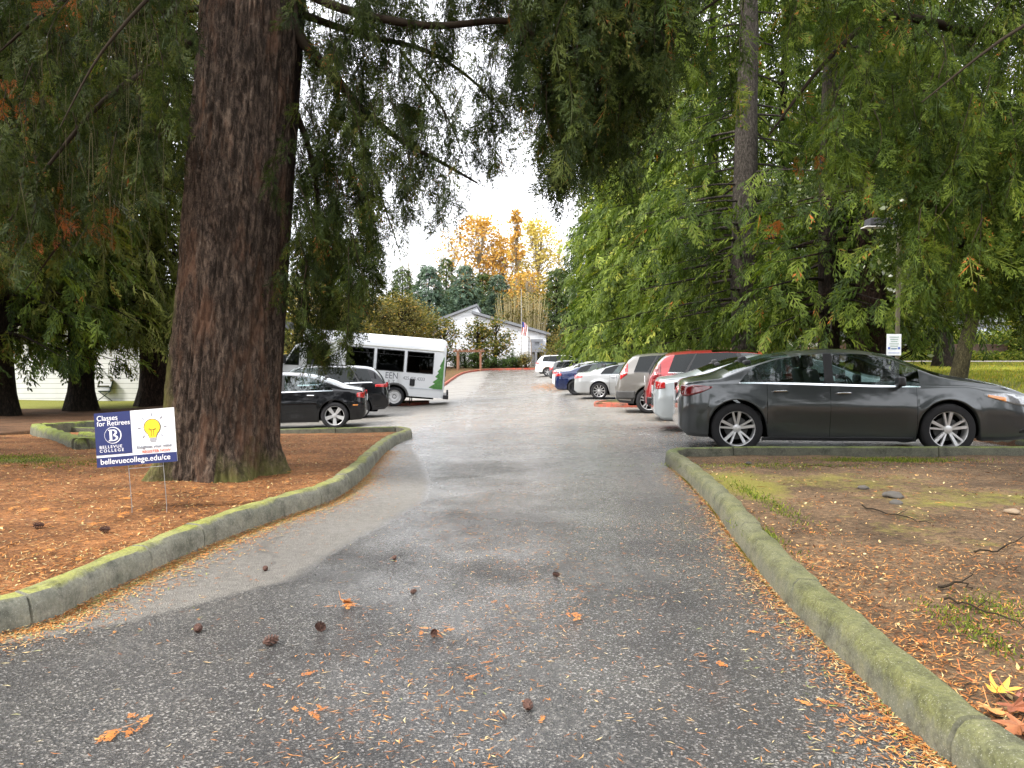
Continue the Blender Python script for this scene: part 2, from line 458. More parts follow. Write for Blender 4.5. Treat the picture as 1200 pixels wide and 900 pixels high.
# ------------------------------------------------------------------ kerb lines (photo pixels -> ground)
def catm(P, n=12):
    P = [np.array(p, float) for p in P]; out = []
    for i in range(len(P)-1):
        p0 = P[max(i-1, 0)]; p1 = P[i]; p2 = P[i+1]; p3 = P[min(i+2, len(P)-1)]
        for k in range(n):
            t = k/n
            out.append(.5*((2*p1)+(-p0+p2)*t+(2*p0-5*p1+4*p2-p3)*t*t+(-p0+3*p1-3*p2+p3)*t**3))
    out.append(P[-1]); return np.array(out)

LK_px = [(0, 746), (110, 703), (240, 643), (340, 605), (397, 584), (428, 560), (440, 545)]
LK = [G(*p)[:2] for p in LK_px]
LK = [np.array([-5.3, .6]), np.array([-3.55, 2.4])]+LK+[np.array([-1.93, 12.7]), np.array([-1.9, 14.6]), np.array([-2.25, 15.8])]
LKB = [np.array([-2.55, 16.05]), np.array([-4.0, 16.35]), np.array([-6, 16.45]), np.array([-10.0, 16.5])]
RK_px = [(1112, 900), (1010, 800), (925, 715), (868, 645), (830, 592), (797, 558), (776, 540)]
RK = [G(*p)[:2] for p in RK_px]
RK = [np.array([2.0, -1.5]), np.array([1.6, 1.2])]+RK
RK[-1] = np.array([1.93, 9.55])
RKB = [np.array([1.99, 9.93]), np.array([2.18, 10.14]), np.array([2.55, 10.22]), np.array([6, 10.22]), np.array([14, 10.2])]
print('LK', [tuple(np.round(p, 2)) for p in LK]); print('RK', [tuple(np.round(p, 2)) for p in RK])

def sweep_kerb(name, pts, inward, mat, h=.16, w=.16, joints=(), parent=None, zoff=0, closed=False, lump=.006):
    """pts: (n,2) base line on the road side; inward: +1 = body lies to the left of travel direction"""
    d = np.diff(pts, axis=0); L = np.concatenate([[0], np.cumsum(np.linalg.norm(d, axis=1))])
    ss = list(np.arange(0, L[-1], .12))+[L[-1]]
    groove = {}
    for j in joints:
        for k, (o, sh) in enumerate([(-.016, 0), (-.009, .0), (0, 1), (.009, 0), (.016, 0)]):
            ss.append(j+o); groove[round(j+o, 5)] = sh
    ss = sorted(set(round(s, 5) for s in ss if 0 <= s <= L[-1]))
    prof = [(0, -.06), (.0, .0), (.006, h*.55), (.018, h*.84), (.04, h*.985), (.065, h*1.0), (w-.03, h*1.0), (w-.008, h*.93), (w, h*.7), (w+.01, -.06)]
    V = []; n = len(prof); rr = np.random.default_rng(3)
    ph = rr.uniform(0, 6, 8)
    seg_off = {}
    for s in ss:
        x = np.interp(s, L, pts[:, 0]); y = np.interp(s, L, pts[:, 1])
        e = .06
        tx = np.interp(s+e, L, pts[:, 0])-np.interp(s-e, L, pts[:, 0]); ty = np.interp(s+e, L, pts[:, 1])-np.interp(s-e, L, pts[:, 1])
        ln = math.hypot(tx, ty)+1e-9; nx, ny = -ty/ln*inward, tx/ln*inward
        gr = groove.get(s, 0)
        k = sum(1 for j in joints if j < s)
        if k not in seg_off: seg_off[k] = (rr.uniform(-.006, .006), rr.uniform(-.008, .008))
        ox, oz = seg_off[k]
        for (a, b) in prof:
            lu = lump*(math.sin(s*9+ph[0]+a*40)+.6*math.sin(s*23+ph[1]+b*60))
            aa = a+ox+(lu if b > .02 else 0); bb = b+(oz+lu*.5 if b > .02 else 0)
            if gr and b > .02:
                cx, cz = w*.5, h*.45
                aa = aa+(cx-aa)*.34; bb = bb+(cz-bb)*.34
            V.append((x+nx*aa, y+ny*aa, float(g(x, y))+bb+zoff))
    F = []
    m = len(ss)
    for i in range(m-1):
        for k in range(n-1):
            q = (i*n+k, i*n+k+1, (i+1)*n+k+1, (i+1)*n+k)
            F.append(q if inward > 0 else q[::-1])
    mb = MB(); mb.add(V, F)
    if not closed:
        mb.F.append(tuple(range(n))); mb.M.append(0); mb.F.append(tuple((m-1)*n+k for k in range(n))); mb.M.append(0)
    return mb.build(name, mat, parent, smooth_=True)

LKc = catm(LK, 14); RKc = catm(RK, 14)
Lall = catm(LK+LKB, 12); Rall = catm(RK+RKB, 12)
def xE(curve, y):
    yy = curve[:, 1]; o = np.argsort(yy); return np.interp(y, yy[o], curve[o, 0])
BED_H = .115
def bedh(x, y):
    x = np.asarray(x, float); y = np.asarray(y, float)
    return BED_H-.065*np.where(x > 0, smooth((y-8.4)/1.2), smooth((y-13.2)/2))

def bedgrid(name, ys, xs_fn, mat, h=BED_H, mossf=None, baref=None, bump=.02, fine=None):
    """structured sheet; xs_fn(y) -> array of x (same length for all y)"""
    rows = [xs_fn(y) for y in ys]; nx = len(rows[0]); ny = len(ys)
    X = np.array(rows); Y = np.repeat(np.array(ys)[:, None], nx, 1)
    Z = g(X, Y)+bedh(X, Y)+bump*(np.sin(X*2.1+Y*1.3)*np.sin(Y*1.7-X*.6)*.6+np.sin(X*6.3+1)*np.sin(Y*5.1)*.35)
    V = np.stack([X, Y, Z], -1).reshape(-1, 3)
    i, j = np.meshgrid(np.arange(ny-1), np.arange(nx-1), indexing='ij')
    q = np.stack([i*nx+j, i*nx+j+1, (i+1)*nx+j+1, (i+1)*nx+j], -1).reshape(-1, 4)
    x = V[:, 0]; y = V[:, 1]
    at = {'moss': mossf(x, y) if mossf else np.zeros(len(V)), 'bare': baref(x, y) if baref else np.zeros(len(V))}
    return npmesh(name, V, q, mats=[mat], attr=at), (X, Y, Z)

def blob(x, y, cx, cy, rx, ry):
    return np.exp(-(((x-cx)/rx)**2+((y-cy)/ry)**2))

# base ground everywhere (dips under the asphalt)
AX0, AX1, AY0, AY1 = -9.8, 7.6, -8, 83
def in_lot(x, y):
    return (x > AX0) & (x < AX1) & (y > AY0) & (y < AY1)
xs = np.unique(np.concatenate([np.linspace(-320, -40, 18), np.linspace(-40, AX0-.3, 50), [AX0-.02, AX0+.02], np.linspace(AX0+.3, AX1-.3, 30), [AX1-.02, AX1+.02], np.linspace(AX1+.3, 40, 60), np.linspace(40, 320, 18)]))
ys = np.unique(np.concatenate([np.linspace(-60, -8.5, 8), np.linspace(-7.9, 82.9, 130), [AY1+.02], np.linspace(84, 130, 20), np.linspace(130, 700, 20)]))
X, Y = np.meshgrid(xs, ys)
Z = g(X, Y)+np.where(in_lot(X, Y), -.06, .10)+np.interp(Y, [100, 170, 700], [0, 6, 6])
V = np.stack([X, Y, Z], -1).reshape(-1, 3); nx = len(xs); ny = len(ys)
i, j = np.meshgrid(np.arange(ny-1), np.arange(nx-1), indexing='ij')
q = np.stack([i*nx+j, i*nx+j+1, (i+1)*nx+j+1, (i+1)*nx+j], -1).reshape(-1, 4)
x, y = V[:, 0], V[:, 1]
moss = .9*smooth((x-9.0)/1.5)*smooth((40.5-y)/1)*(y > 10)+.9*smooth((-x-12)/1)*smooth((y-24.5)/1)
npmesh('ground', V, q, mats=[M_SOIL], attr={'moss': moss, 'bare': x*0})['kind'] = 'structure'

# asphalt sheet, fine near the camera
xs = np.unique(np.concatenate([np.linspace(AX0, -5, 18), np.linspace(-5, 3.5, 110), np.linspace(3.5, AX1, 16)]))
ys = np.unique(np.concatenate([np.linspace(AY0, .8, 12), np.linspace(.8, 13, 140), np.linspace(13, 32, 90), np.linspace(32, AY1, 60)]))
X, Y = np.meshgrid(xs, ys); Z = g(X, Y)
V = np.stack([X, Y, Z], -1).reshape(-1, 3); nx = len(xs); ny = len(ys)
i, j = np.meshgrid(np.arange(ny-1), np.arange(nx-1), indexing='ij')
q = np.stack([i*nx+j, i*nx+j+1, (i+1)*nx+j+1, (i+1)*nx+j], -1).reshape(-1, 4)
x, y = V[:, 0], V[:, 1]
kx = xE(LKc, y); kr = xE(RKc, y)
dl = x-kx; dr = kr-x
# dry strip by the left kerb, dry beige far lot
wdt = np.interp(y, [3.2, 3.9, 4.6, 6, 8, 10, 12.5], [-.1, .45, .95, .95, .75, .6, .3])
dry = smooth((wdt-dl)/.35+.5)*(y < 13)*(dl > -.1)*.9
far = smooth((y-11)/7)
dry = np.maximum(dry, far*np.clip(.30+.35*smooth((np.abs(x)-1.6)/1.5), 0, .65))
moss = .72*np.exp(-(np.clip(dl, 0, 9)/.22)**2)*(y < 9)*(dl > -.3)+.30*np.exp(-(np.clip(dr, 0, 9)/.07)**2)*(y < 10)*(y > 4)
moss += .30*blob(x, y, -.15, 9.4, .5, 1.1)+.32*blob(x, y, -4.2, 16.9, 2.2, .7)+.3*blob(x, y, -2.7, 26.5, 1.5, 1.0)
deb = .35*np.exp(-((x+.12+.03*(y-5))/.20)**2)*smooth((9.5-y)/3)*smooth((y-3.3)/1)
deb += .25*np.exp(-(np.clip(dr, 0, 9)/.10)**2)*(y < 10)+.30*smooth((y-13)/8)*smooth((x-1.2)/1.2)+.25*smooth((y-15)/8)*smooth((-x-1.5)/1.2)+.3*blob(x, y, 1.9, 44, 1.2, 5)
deb += .45*np.exp(-(np.clip(dl, 0, 9)/.12)**2)*(y < 9)
npmesh('road', V, q, mats=[M_ASPH], attr={'dry': dry, 'moss': moss, 'debris': deb, 'far': smooth((y-4.5)/8)*.85})['kind'] = 'structure'

# planted beds
ysL = np.unique(np.concatenate([np.linspace(-6, 1, 12), np.linspace(1, 16.2, 200), [16.35]]))
tl = np.concatenate([np.linspace(0, .6, 40)[:-1], np.linspace(.6, 1, 150)])
def xsL(y):
    xe = xE(Lall, np.array([y]))[0]-.10
    if y > 15.7: xe = np.interp(y, [15.7, 16.0, 16.35], [xe, -2.9, -3.9])
    return -26+(xe+26)*tl
def mossL(x, y):
    return .35*blob(x, y, -4.3, 7.0, .8, .4)+.75*blob(x, y, -6.4, 9.6, 1.6, .55)+.5*blob(x, y, -8.6, 9.0, 1.5, .5)+.35*blob(x, y, -3.0, 12.6, 1.5, .8)+.4*blob(x, y, -2.6, 14.5, .8, .9)
def bareL(x, y):
    return .45*blob(x, y, -3.1, 14.6, 2.2, 1.2)+.45*blob(x, y, -3.4, 5.7, .8, .6)+.3*blob(x, y, -2.6, 11, .7, 1.5)
bedL, BL = bedgrid('left_ground_bed', ysL, xsL, M_SOIL_L, mossf=mossL, baref=bareL)
bedL.name = 'ground_bed'; bedL['kind'] = 'structure'; bedL['label'] = 'left planting bed covered in orange needle litter'
ysR = np.unique(np.concatenate([np.linspace(-6, 1, 12), np.linspace(1, 10.08, 150)]))
tr = np.concatenate([np.linspace(0, .35, 140)[:-1], np.linspace(.35, 1, 50)])
def xsR(y):
    xe = xE(RKc, np.array([y]))[0]+.10+max(0, y-9.7)*.8
    return xe+(26-xe)*tr
def mossR(x, y):
    return .58*blob(x, y, 3.3, 7.6, 1.6, .9)+.5*blob(x, y, 4.6, 6.6, 1.0, .5)+.48*blob(x, y, 2.9, 5.2, .7, .9)+.35*blob(x, y, 5.5, 8.6, 1.2, .5)+.5*blob(x, y, 2.2, 7.2, .35, 1.6)+.55*blob(x, y, 4.6, 9.5, .9, .2)+.5*blob(x, y, 2.9, 9.0, 1.0, .4)+.4*blob(x, y, 2.5, 4.0, .35, .3)+.4*blob(x, y, 1.75, 5.4, .2, .8)+.35*blob(x, y, 3.4, 6.3, .7, .5)
def bareR(x, y):
    return .3*blob(x, y, 3.2, 8.2, 1.6, .7)+.35*blob(x, y, 2.3, 3.6, .4, .3)
bedR, BR = bedgrid('bed', ysR, xsR, M_SOIL_R, mossf=mossR, baref=bareR)
bedR.name = 'ground_bed'; bedR['kind'] = 'structure'; bedR['label'] = 'right planting bed of brown litter and moss'

def joints_at(curve, px_list, dz=.1):
    d = np.diff(curve, axis=0); L = np.concatenate([[0], np.cumsum(np.linalg.norm(d, axis=1))])
    out = []
    for p in px_list:
        q_ = G(*p)[:2]; k = np.argmin(np.linalg.norm(curve-q_, axis=1)); out.append(float(L[k]))
    return out
kL_ = 12*(len(LK)-1)+1; kR_ = 12*(len(RK)-1)+1
k = sweep_kerb('kerb', Lall[:kL_], +1, M_KERB_L, h=.165, joints=joints_at(Lall, [(37, 733), (180, 670), (242, 642), (340, 607), (372, 592), (400, 575), (432, 545)]))
tag(k, kind='structure')
k = sweep_kerb('kerb', Lall[kL_-1:], +1, M_KERB_DARK, h=.165, joints=[1.6, 4.0]); tag(k, kind='structure')
k = sweep_kerb('kerb', Rall[kR_-1:], -1, M_KERB_DARK, h=.165, joints=[1.5, 4.2, 7.0]); tag(k, kind='structure')
k = sweep_kerb('kerb', Rall[:kR_], -1, M_KERB, h=.165, joints=joints_at(Rall, [(1105, 893), (925, 715), (866, 640), (835, 600)]))
tag(k, kind='structure')
# lot edge kerbs
k = sweep_kerb('kerb', np.array([[AX1, 10.2], [AX1, 82.9]]), -1, M_KERB_DARK, h=.15); tag(k, kind='structure')
k = sweep_kerb('kerb', np.array([[AX0, 16.6], [AX0, 60]]), +1, M_KERB_DARK, h=.15); tag(k, kind='structure')
# ------------------------------------------------------------------ foliage
from mathutils import noise as mn
def frond_template(n, fine=False, width=.36, leafw=.03, droop=.28, seed=1, variants=4, drop=.12):
    """several variants of a flat cedar / fir spray made of slim blades"""
    out = []
    for vv in range(variants):
        tr_ = np.random.default_rng(seed*10+vv); Q = []
        def rh(p, q, w):
            p = np.array(p, float); q = np.array(q, float); d = q-p; nn = np.array([-d[1], d[0], 0]); nn = nn/(np.linalg.norm(nn)+1e-9)*w
            m = p+d*.45+np.array([0, 0, tr_.normal(0, .012)])
            Q.append([p, m+nn, q, m-nn])
        for i in range(n):
            t = (i+.5)/n
            for s in (-1, 1):
                if tr_.random() < drop: 
                    Q.append([np.array([t, 0, 0])]*4); continue
                ln = (width*(1-t)**.7*(.5+.5*min(1, t*5))+.04)*tr_.uniform(.55, 1.35)
                x0 = t+(.025 if s > 0 else 0); a = R(44-10*t+tr_.normal(0, 9))
                z_ = tr_.normal(-.12, .12)*ln
                tip = (x0+math.cos(a)*ln, s*math.sin(a)*ln, z_)
                rh((x0, 0, 0), tip, leafw*(.8 if not fine else .5))
                if fine:
                    for k in (.25, .5, .74):
                        b_ = np.array([x0, 0, 0])*(1-k)+np.array(tip)*k
                        for s2 in (-1, 1):
                            aa = a+s2*R(36+tr_.normal(0, 6)); l2 = ln*(.46-.30*k)*tr_.uniform(.7, 1.3)
                            rh(b_, (b_[0]+math.cos(aa)*l2, b_[1]+s*math.sin(aa)*l2, b_[2]-.1*l2), leafw*.42)
                        
                else:
                    b_ = np.array([x0, 0, 0])*.5+np.array(tip)*.5
                    aa = a-R(34); l2 = ln*.5
                    rh(b_, (b_[0]+math.cos(aa)*l2, b_[1]+s*math.sin(aa)*l2, b_[2]-.1*l2), leafw*.6)
        rh((0, 0, 0), (1.05, 0, 0), leafw*.3)
        m = max(len(Q), 1); T = np.array(Q)
        T[..., 2] -= droop*T[..., 0]**2
        T[..., 2] -= .25*np.abs(T[..., 1])
        out.append(T)
    return out
T_FAR = frond_template(5, leafw=.050, width=.42)
T_BG = frond_template(5, leafw=.065, width=.45, seed=5)
T_MID = frond_template(7, leafw=.036, width=.40, seed=2)
T_FINE = frond_template(7, fine=True, leafw=.030, width=.42, seed=3)

def unit(a): return a/(np.linalg.norm(a, axis=-1, keepdims=True)+1e-9)

def fronds(P, D, S, T, rg, up=None, roll=.5):
    """instances of the frond templates merged to one array"""
    if isinstance(T, list):
        k = rg.integers(0, len(T), len(P)); Vs = []; rs = []; S = np.asarray(S)
        for q_, t_ in enumerate(T):
            m = k == q_
            if m.sum() == 0: continue
            v_, r_ = fronds(P[m], D[m], S[m], t_, rg, up, roll); Vs.append(v_); rs.append(r_)
        V = np.concatenate(Vs).reshape(-1, 4, 3); r = np.concatenate(rs)
        ok = np.linalg.norm(V[:, 0]-V[:, 2], axis=1) > 1e-5
        return V[ok].reshape(-1, 3), r.reshape(-1, 4)[ok].reshape(-1)
    a = unit(D); n = len(P)
    upv = np.tile(np.array([0, 0, 1.]), (n, 1))+rg.normal(0, .25, (n, 3))
    b = unit(np.cross(upv, a)); c = np.cross(a, b)
    th = rg.normal(0, roll, n)[:, None]
    b2 = b*np.cos(th)+c*np.sin(th); c2 = -b*np.sin(th)+c*np.cos(th)
    S = np.asarray(S)[:, None, None, None]
    wy = rg.uniform(.6, 1.25, n)[:, None, None, None]
    V = P[:, None, None, :]+S*(T[None, ..., 0:1]*a[:, None, None, :]+wy*T[None, ..., 1:2]*b2[:, None, None, :]+T[None, ..., 2:3]*c2[:, None, None, :])
    nq = T.shape[0]
    base = rg.random(n)
    rnd = np.clip(base[:, None]*.75+rg.random((n, nq))*.3-.03, 0, 1)
    return V.reshape(-1, 3), np.repeat(rnd.reshape(-1), 4)

def leaf_mesh(name, V, rnd, mat, parent):
    q = np.arange(len(V)).reshape(-1, 4)
    return npmesh(name, V, q, mats=[mat], parent=parent, smooth_=False, attr={'rnd': rnd})

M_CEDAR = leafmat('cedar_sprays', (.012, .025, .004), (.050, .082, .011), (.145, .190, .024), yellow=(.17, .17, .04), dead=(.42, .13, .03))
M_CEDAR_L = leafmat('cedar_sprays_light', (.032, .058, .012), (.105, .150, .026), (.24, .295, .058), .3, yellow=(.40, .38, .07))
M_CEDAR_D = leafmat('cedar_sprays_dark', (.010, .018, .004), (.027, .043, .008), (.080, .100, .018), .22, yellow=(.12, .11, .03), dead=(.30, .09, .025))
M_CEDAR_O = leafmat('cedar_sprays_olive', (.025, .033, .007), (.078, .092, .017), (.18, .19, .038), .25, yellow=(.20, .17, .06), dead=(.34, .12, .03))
M_FIR_BLUE = leafmat('fir_needles_blue', (.03, .055, .042), (.075, .12, .085), (.16, .22, .15), .2)
M_FIR = leafmat('fir_needles', (.022, .038, .014), (.055, .085, .024), (.13, .17, .05), .25, yellow=(.16, .16, .06))
M_OLIVE = leafmat('dry_olive_foliage', (.06, .055, .018), (.13, .115, .035), (.24, .21, .07), .3, yellow=(.36, .22, .06))
M_ORANGE = leafmat('orange_leaves', (.36, .17, .05), (.58, .31, .08), (.72, .46, .16), .4)
M_YELLOW = leafmat('yellow_leaves', (.36, .25, .07), (.60, .44, .12), (.75, .60, .24), .4)
M_MAG = leafmat('glossy_broad_leaves', (.04, .065, .02), (.10, .12, .03), (.28, .20, .05), .3, yellow=(.42, .27, .07), rough=.35)
M_BROAD = leafmat('broad_leaves', (.03, .05, .018), (.075, .11, .028), (.17, .20, .06), .3, yellow=(.40, .42, .30), rough=.35, spec=.6)
M_SHRUB = leafmat('shrub_leaves', (.02, .045, .015), (.05, .09, .025), (.11, .16, .045), .25)
M_TWIG = simple('twig_bark', (.028, .021, .014), .9, spec=.1)
M_TWIG_PALE = simple('pale_twigs', (.26, .22, .16), .9, spec=.1)
M_BARK_GREY = barkmat('grey_bark', (.03, .026, .022), (.10, .088, .075), (.22, .20, .17), 1.2)
M_BARK_RED = barkmat('cedar_bark', (.014, .009, .007), (.055, .034, .024), (.13, .085, .062), .8)
M_BARK_DARK = barkmat('dark_bark', (.012, .010, .008), (.04, .03, .022), (.09, .07, .05), 1.0)
M_BARK_MOSS = barkmat('mossy_bark', (.03, .028, .015), (.09, .08, .04), (.17, .15, .08), 1.5)

def trunk_mesh(name, base, top, r0, r1, mat, parent, n=20, m=26, flare=1.5, fl_h=.8, seed=0, wob=.05):
    base = np.array(base, float); top = np.array(top, float); V = []
    for i in range(m+1):
        t = (i/m)**1.3; c = base+(top-base)*t
        z = c[2]-base[2]; r = r0+(r1-r0)*t
        fl = 1+(flare-1)*math.exp(-max(z, 0)/fl_h*2.2)
        cx = c[0]+wob*math.sin(z*.6+seed)*min(1, z); cy = c[1]+wob*math.cos(z*.5+seed)*min(1, z)
        for k in range(n):
            a = 2*math.pi*k/n
            rr = r*(1+(fl-1)*(1+.35*math.sin(a*4+seed)+.2*math.sin(a*7+seed*2)))*(1+.05*math.sin(a*3+z*1.1+seed)+.03*math.sin(a*9+z*2))
            V.append((cx+math.cos(a)*rr, cy+math.sin(a)*rr, c[2]-(.25 if i == 0 else 0)))
    F = [(i*n+k, i*n+(k+1) % n, (i+1)*n+(k+1) % n, (i+1)*n+k) for i in range(m) for k in range(n)]
    return npmesh(name, V, F, mats=[mat], parent=parent)

def tubes(paths, n=3):
    """many thin tubes; paths: list of (pts (k,3), r0, r1). returns V, quads"""
    Vs = []; Qs = []; b = 0
    for pts, r0, r1 in paths:
        pts = np.asarray(pts, float); k = len(pts)
        d = unit(np.gradient(pts, axis=0)); ref = np.array([.31, .17, .93]) if abs(d[0][2]) < .9 else np.array([1, .2, .1])
        a = unit(np.cross(d, ref)); c = np.cross(d, a)
        r = np.linspace(r0, r1, k)[:, None, None]
        th = np.arange(n)*2*math.pi/n
        ring = pts[:, None, :]+r*(np.cos(th)[None, :, None]*a[:, None, :]+np.sin(th)[None, :, None]*c[:, None, :])
        Vs.append(ring.reshape(-1, 3))
        i, j = np.meshgrid(np.arange(k-1), np.arange(n), indexing='ij'); j2 = (j+1) % n
        Qs.append(np.stack([i*n+j, i*n+j2, (i+1)*n+j2, (i+1)*n+j], -1).reshape(-1, 4)+b); b += k*n
    return np.concatenate(Vs), np.concatenate(Qs)

def conifer(name, base, H, r_trunk, rfun, zlow, nl, fs, T, mat, bark, label, cat='tree', group=None, seed=0, lean=(0, 0), dens=3.0,
            droop=.35, hang=.8, zfront=None, flare=1.5, only_az=None):
    rg = np.random.default_rng(seed)
    base = np.array(base, float)
    root = empty(name, base, 0, label, cat, group)
    top = np.array([lean[0], lean[1], H])
    trunk_mesh('trunk', (0, 0, 0), top, r_trunk, r_trunk*.12, bark, root, flare=flare, seed=seed)
    P = []; D = []; S = []; limbs = []
    zs = zlow+(H-zlow)*np.sort(rg.random(nl))**1.0
    for q_, z in enumerate(zs):
        az = q_*2.399+rg.normal(0, .35)
        if only_az and not only_az(az, z, rg): continue
        ln = rfun((z)/H)*rg.uniform(.72, 1.12)
        if ln < .2: continue
        t = z/H
        start = top*t
        o = np.array([math.cos(az), math.sin(az), 0])
        lat = np.array([-o[1], o[0], 0])
        s = np.linspace(0, 1, 7)
        dz = ln*(.10*s-droop*s**2+.12*s**4)
        pts = start+o*ln*s[:, None]+np.array([0, 0, 1])*dz[:, None]+lat*(rg.normal(0, .06)*ln*s[:, None]**2)
        limbs.append((pts, max(.012, .016*ln), .006))
        k = max(4, int(ln*dens*rg.uniform(.8, 1.2)/fs))
        u = rg.uniform(.18, 1.0, k)**.75
        pp = np.stack([np.interp(u, s, pts[:, c]) for c in range(3)], -1)
        sd = rg.choice([-1, 1], k)[:, None]*rg.uniform(.2, 1.1, k)[:, None]
        dd = o*rg.uniform(.2, 1.0, k)[:, None]+lat*sd-np.array([0, 0, 1])*rg.uniform(.1, hang*1.3, k)[:, None]
        off = rg.normal(0, .16*fs, (k, 3))+lat*sd*.35*fs
        P.append(pp+off); D.append(dd); S.append(fs*rg.uniform(.6, 1.25, k))
    P = np.concatenate(P); D = np.concatenate(D); S = np.concatenate(S)
    V, rnd = fronds(P, D, S, T, rg)
    leaf_mesh('crown', V, rnd, mat, root)
    tv, tq = tubes(limbs, 5)
    npmesh('branches', tv, tq, mats=[bark], parent=root)
    return root

def shapeR(r, low=.75, k=.9):
    def f(t):
        t = max(0, min(1, t))
        return r*(1-t)**k*min(1, low+(1-low)*t*5)+.1
    return f

def leaf_quads(C, size, rg, flat=.3):
    n = len(C)
    a = unit(rg.normal(0, 1, (n, 3))*np.array([1, 1, .5])); b = unit(np.cross(a, rg.normal(0, 1, (n, 3))))
    s = (size*rg.uniform(.6, 1.3, n))[:, None]
    V = np.stack([C-a*s*.5, C+b*s*.3, C+a*s*.55, C-b*s*.3], 1)
    return V.reshape(-1, 3), np.repeat(rg.random(n), 4)

def broadleaf(name, base, H, spread, r_trunk, nclump, per, leaf, mat, bark, label, cat='tree', group=None, seed=0, lean=(0, 0), zlow=.3,
              clump_r=.5, shape='round', trunk_h=None, twig=True, rise=1.0, twigmat=None, zbr=.2):
    rg = np.random.default_rng(seed)
    root = empty(name, base, 0, label, cat, group)
    th = trunk_h or H*.8
    top = np.array([lean[0], lean[1], th])
    trunk_mesh('trunk', (0, 0, 0), top, r_trunk, r_trunk*.25, bark, root, n=12, m=14, flare=1.3, fl_h=.4, seed=seed, wob=.04)
    cl = []; paths = []
    for i in range(nclump):
        if shape == 'column':
            z = H*(zlow+(1-zlow)*rg.random()); rr = spread*(1-z/H)**.5*rg.random()**.5
        else:
            z = H*(zlow+(1-zlow)*rg.random()); e = (z/H-zlow)/(1-zlow); rr = spread*math.sqrt(max(.03, 1-(2*e-.9)**2/1.25))*rg.random()**.45
        a = rg.uniform(0, 2*math.pi)
        t = min(1, z/th)*.8
        c0 = top*t
        c = np.array([math.cos(a)*rr+lean[0]*min(1.3, z/th), math.sin(a)*rr+lean[1]*min(1.3, z/th), z])
        cl.append(c)
        zz = np.array([c0[0], c0[1], max(zbr, min(c0[2], z-rr*rise*.8))])
        mid = (zz+c)/2+rg.normal(0, .08*rr+.02, 3)+np.array([0, 0, -.05*rr])
        paths.append((np.stack([zz, zz*.6+mid*.4, mid, mid*.4+c*.6, c]), max(.01, r_trunk*.22), .005))
        for _ in range(3 if twig else 0):
            e = c+rg.normal(0, clump_r*.8, 3)
            paths.append((np.stack([mid, (mid+e)/2+rg.normal(0, .05, 3), e]), .008+r_trunk*.05, .004))
    cl = np.array(cl)
    if per > 0:
        C = np.repeat(cl, per, 0)+rg.normal(0, 1, (len(cl)*per, 3))*clump_r*np.array([1, 1, .7])*rg.uniform(.5, 1.2, (len(cl)*per, 1))
        V, rnd = leaf_quads(C, leaf, rg)
        leaf_mesh('crown', V, rnd, mat, root)
    tv, tq = tubes(paths, 4)
    npmesh('branches', tv, tq, mats=[twigmat or bark], parent=root)
    return root

def at(px, Y, dz=.05):
    x = (px-600)/FPX*Y
    return (x, Y, float(g(x, Y))+dz)

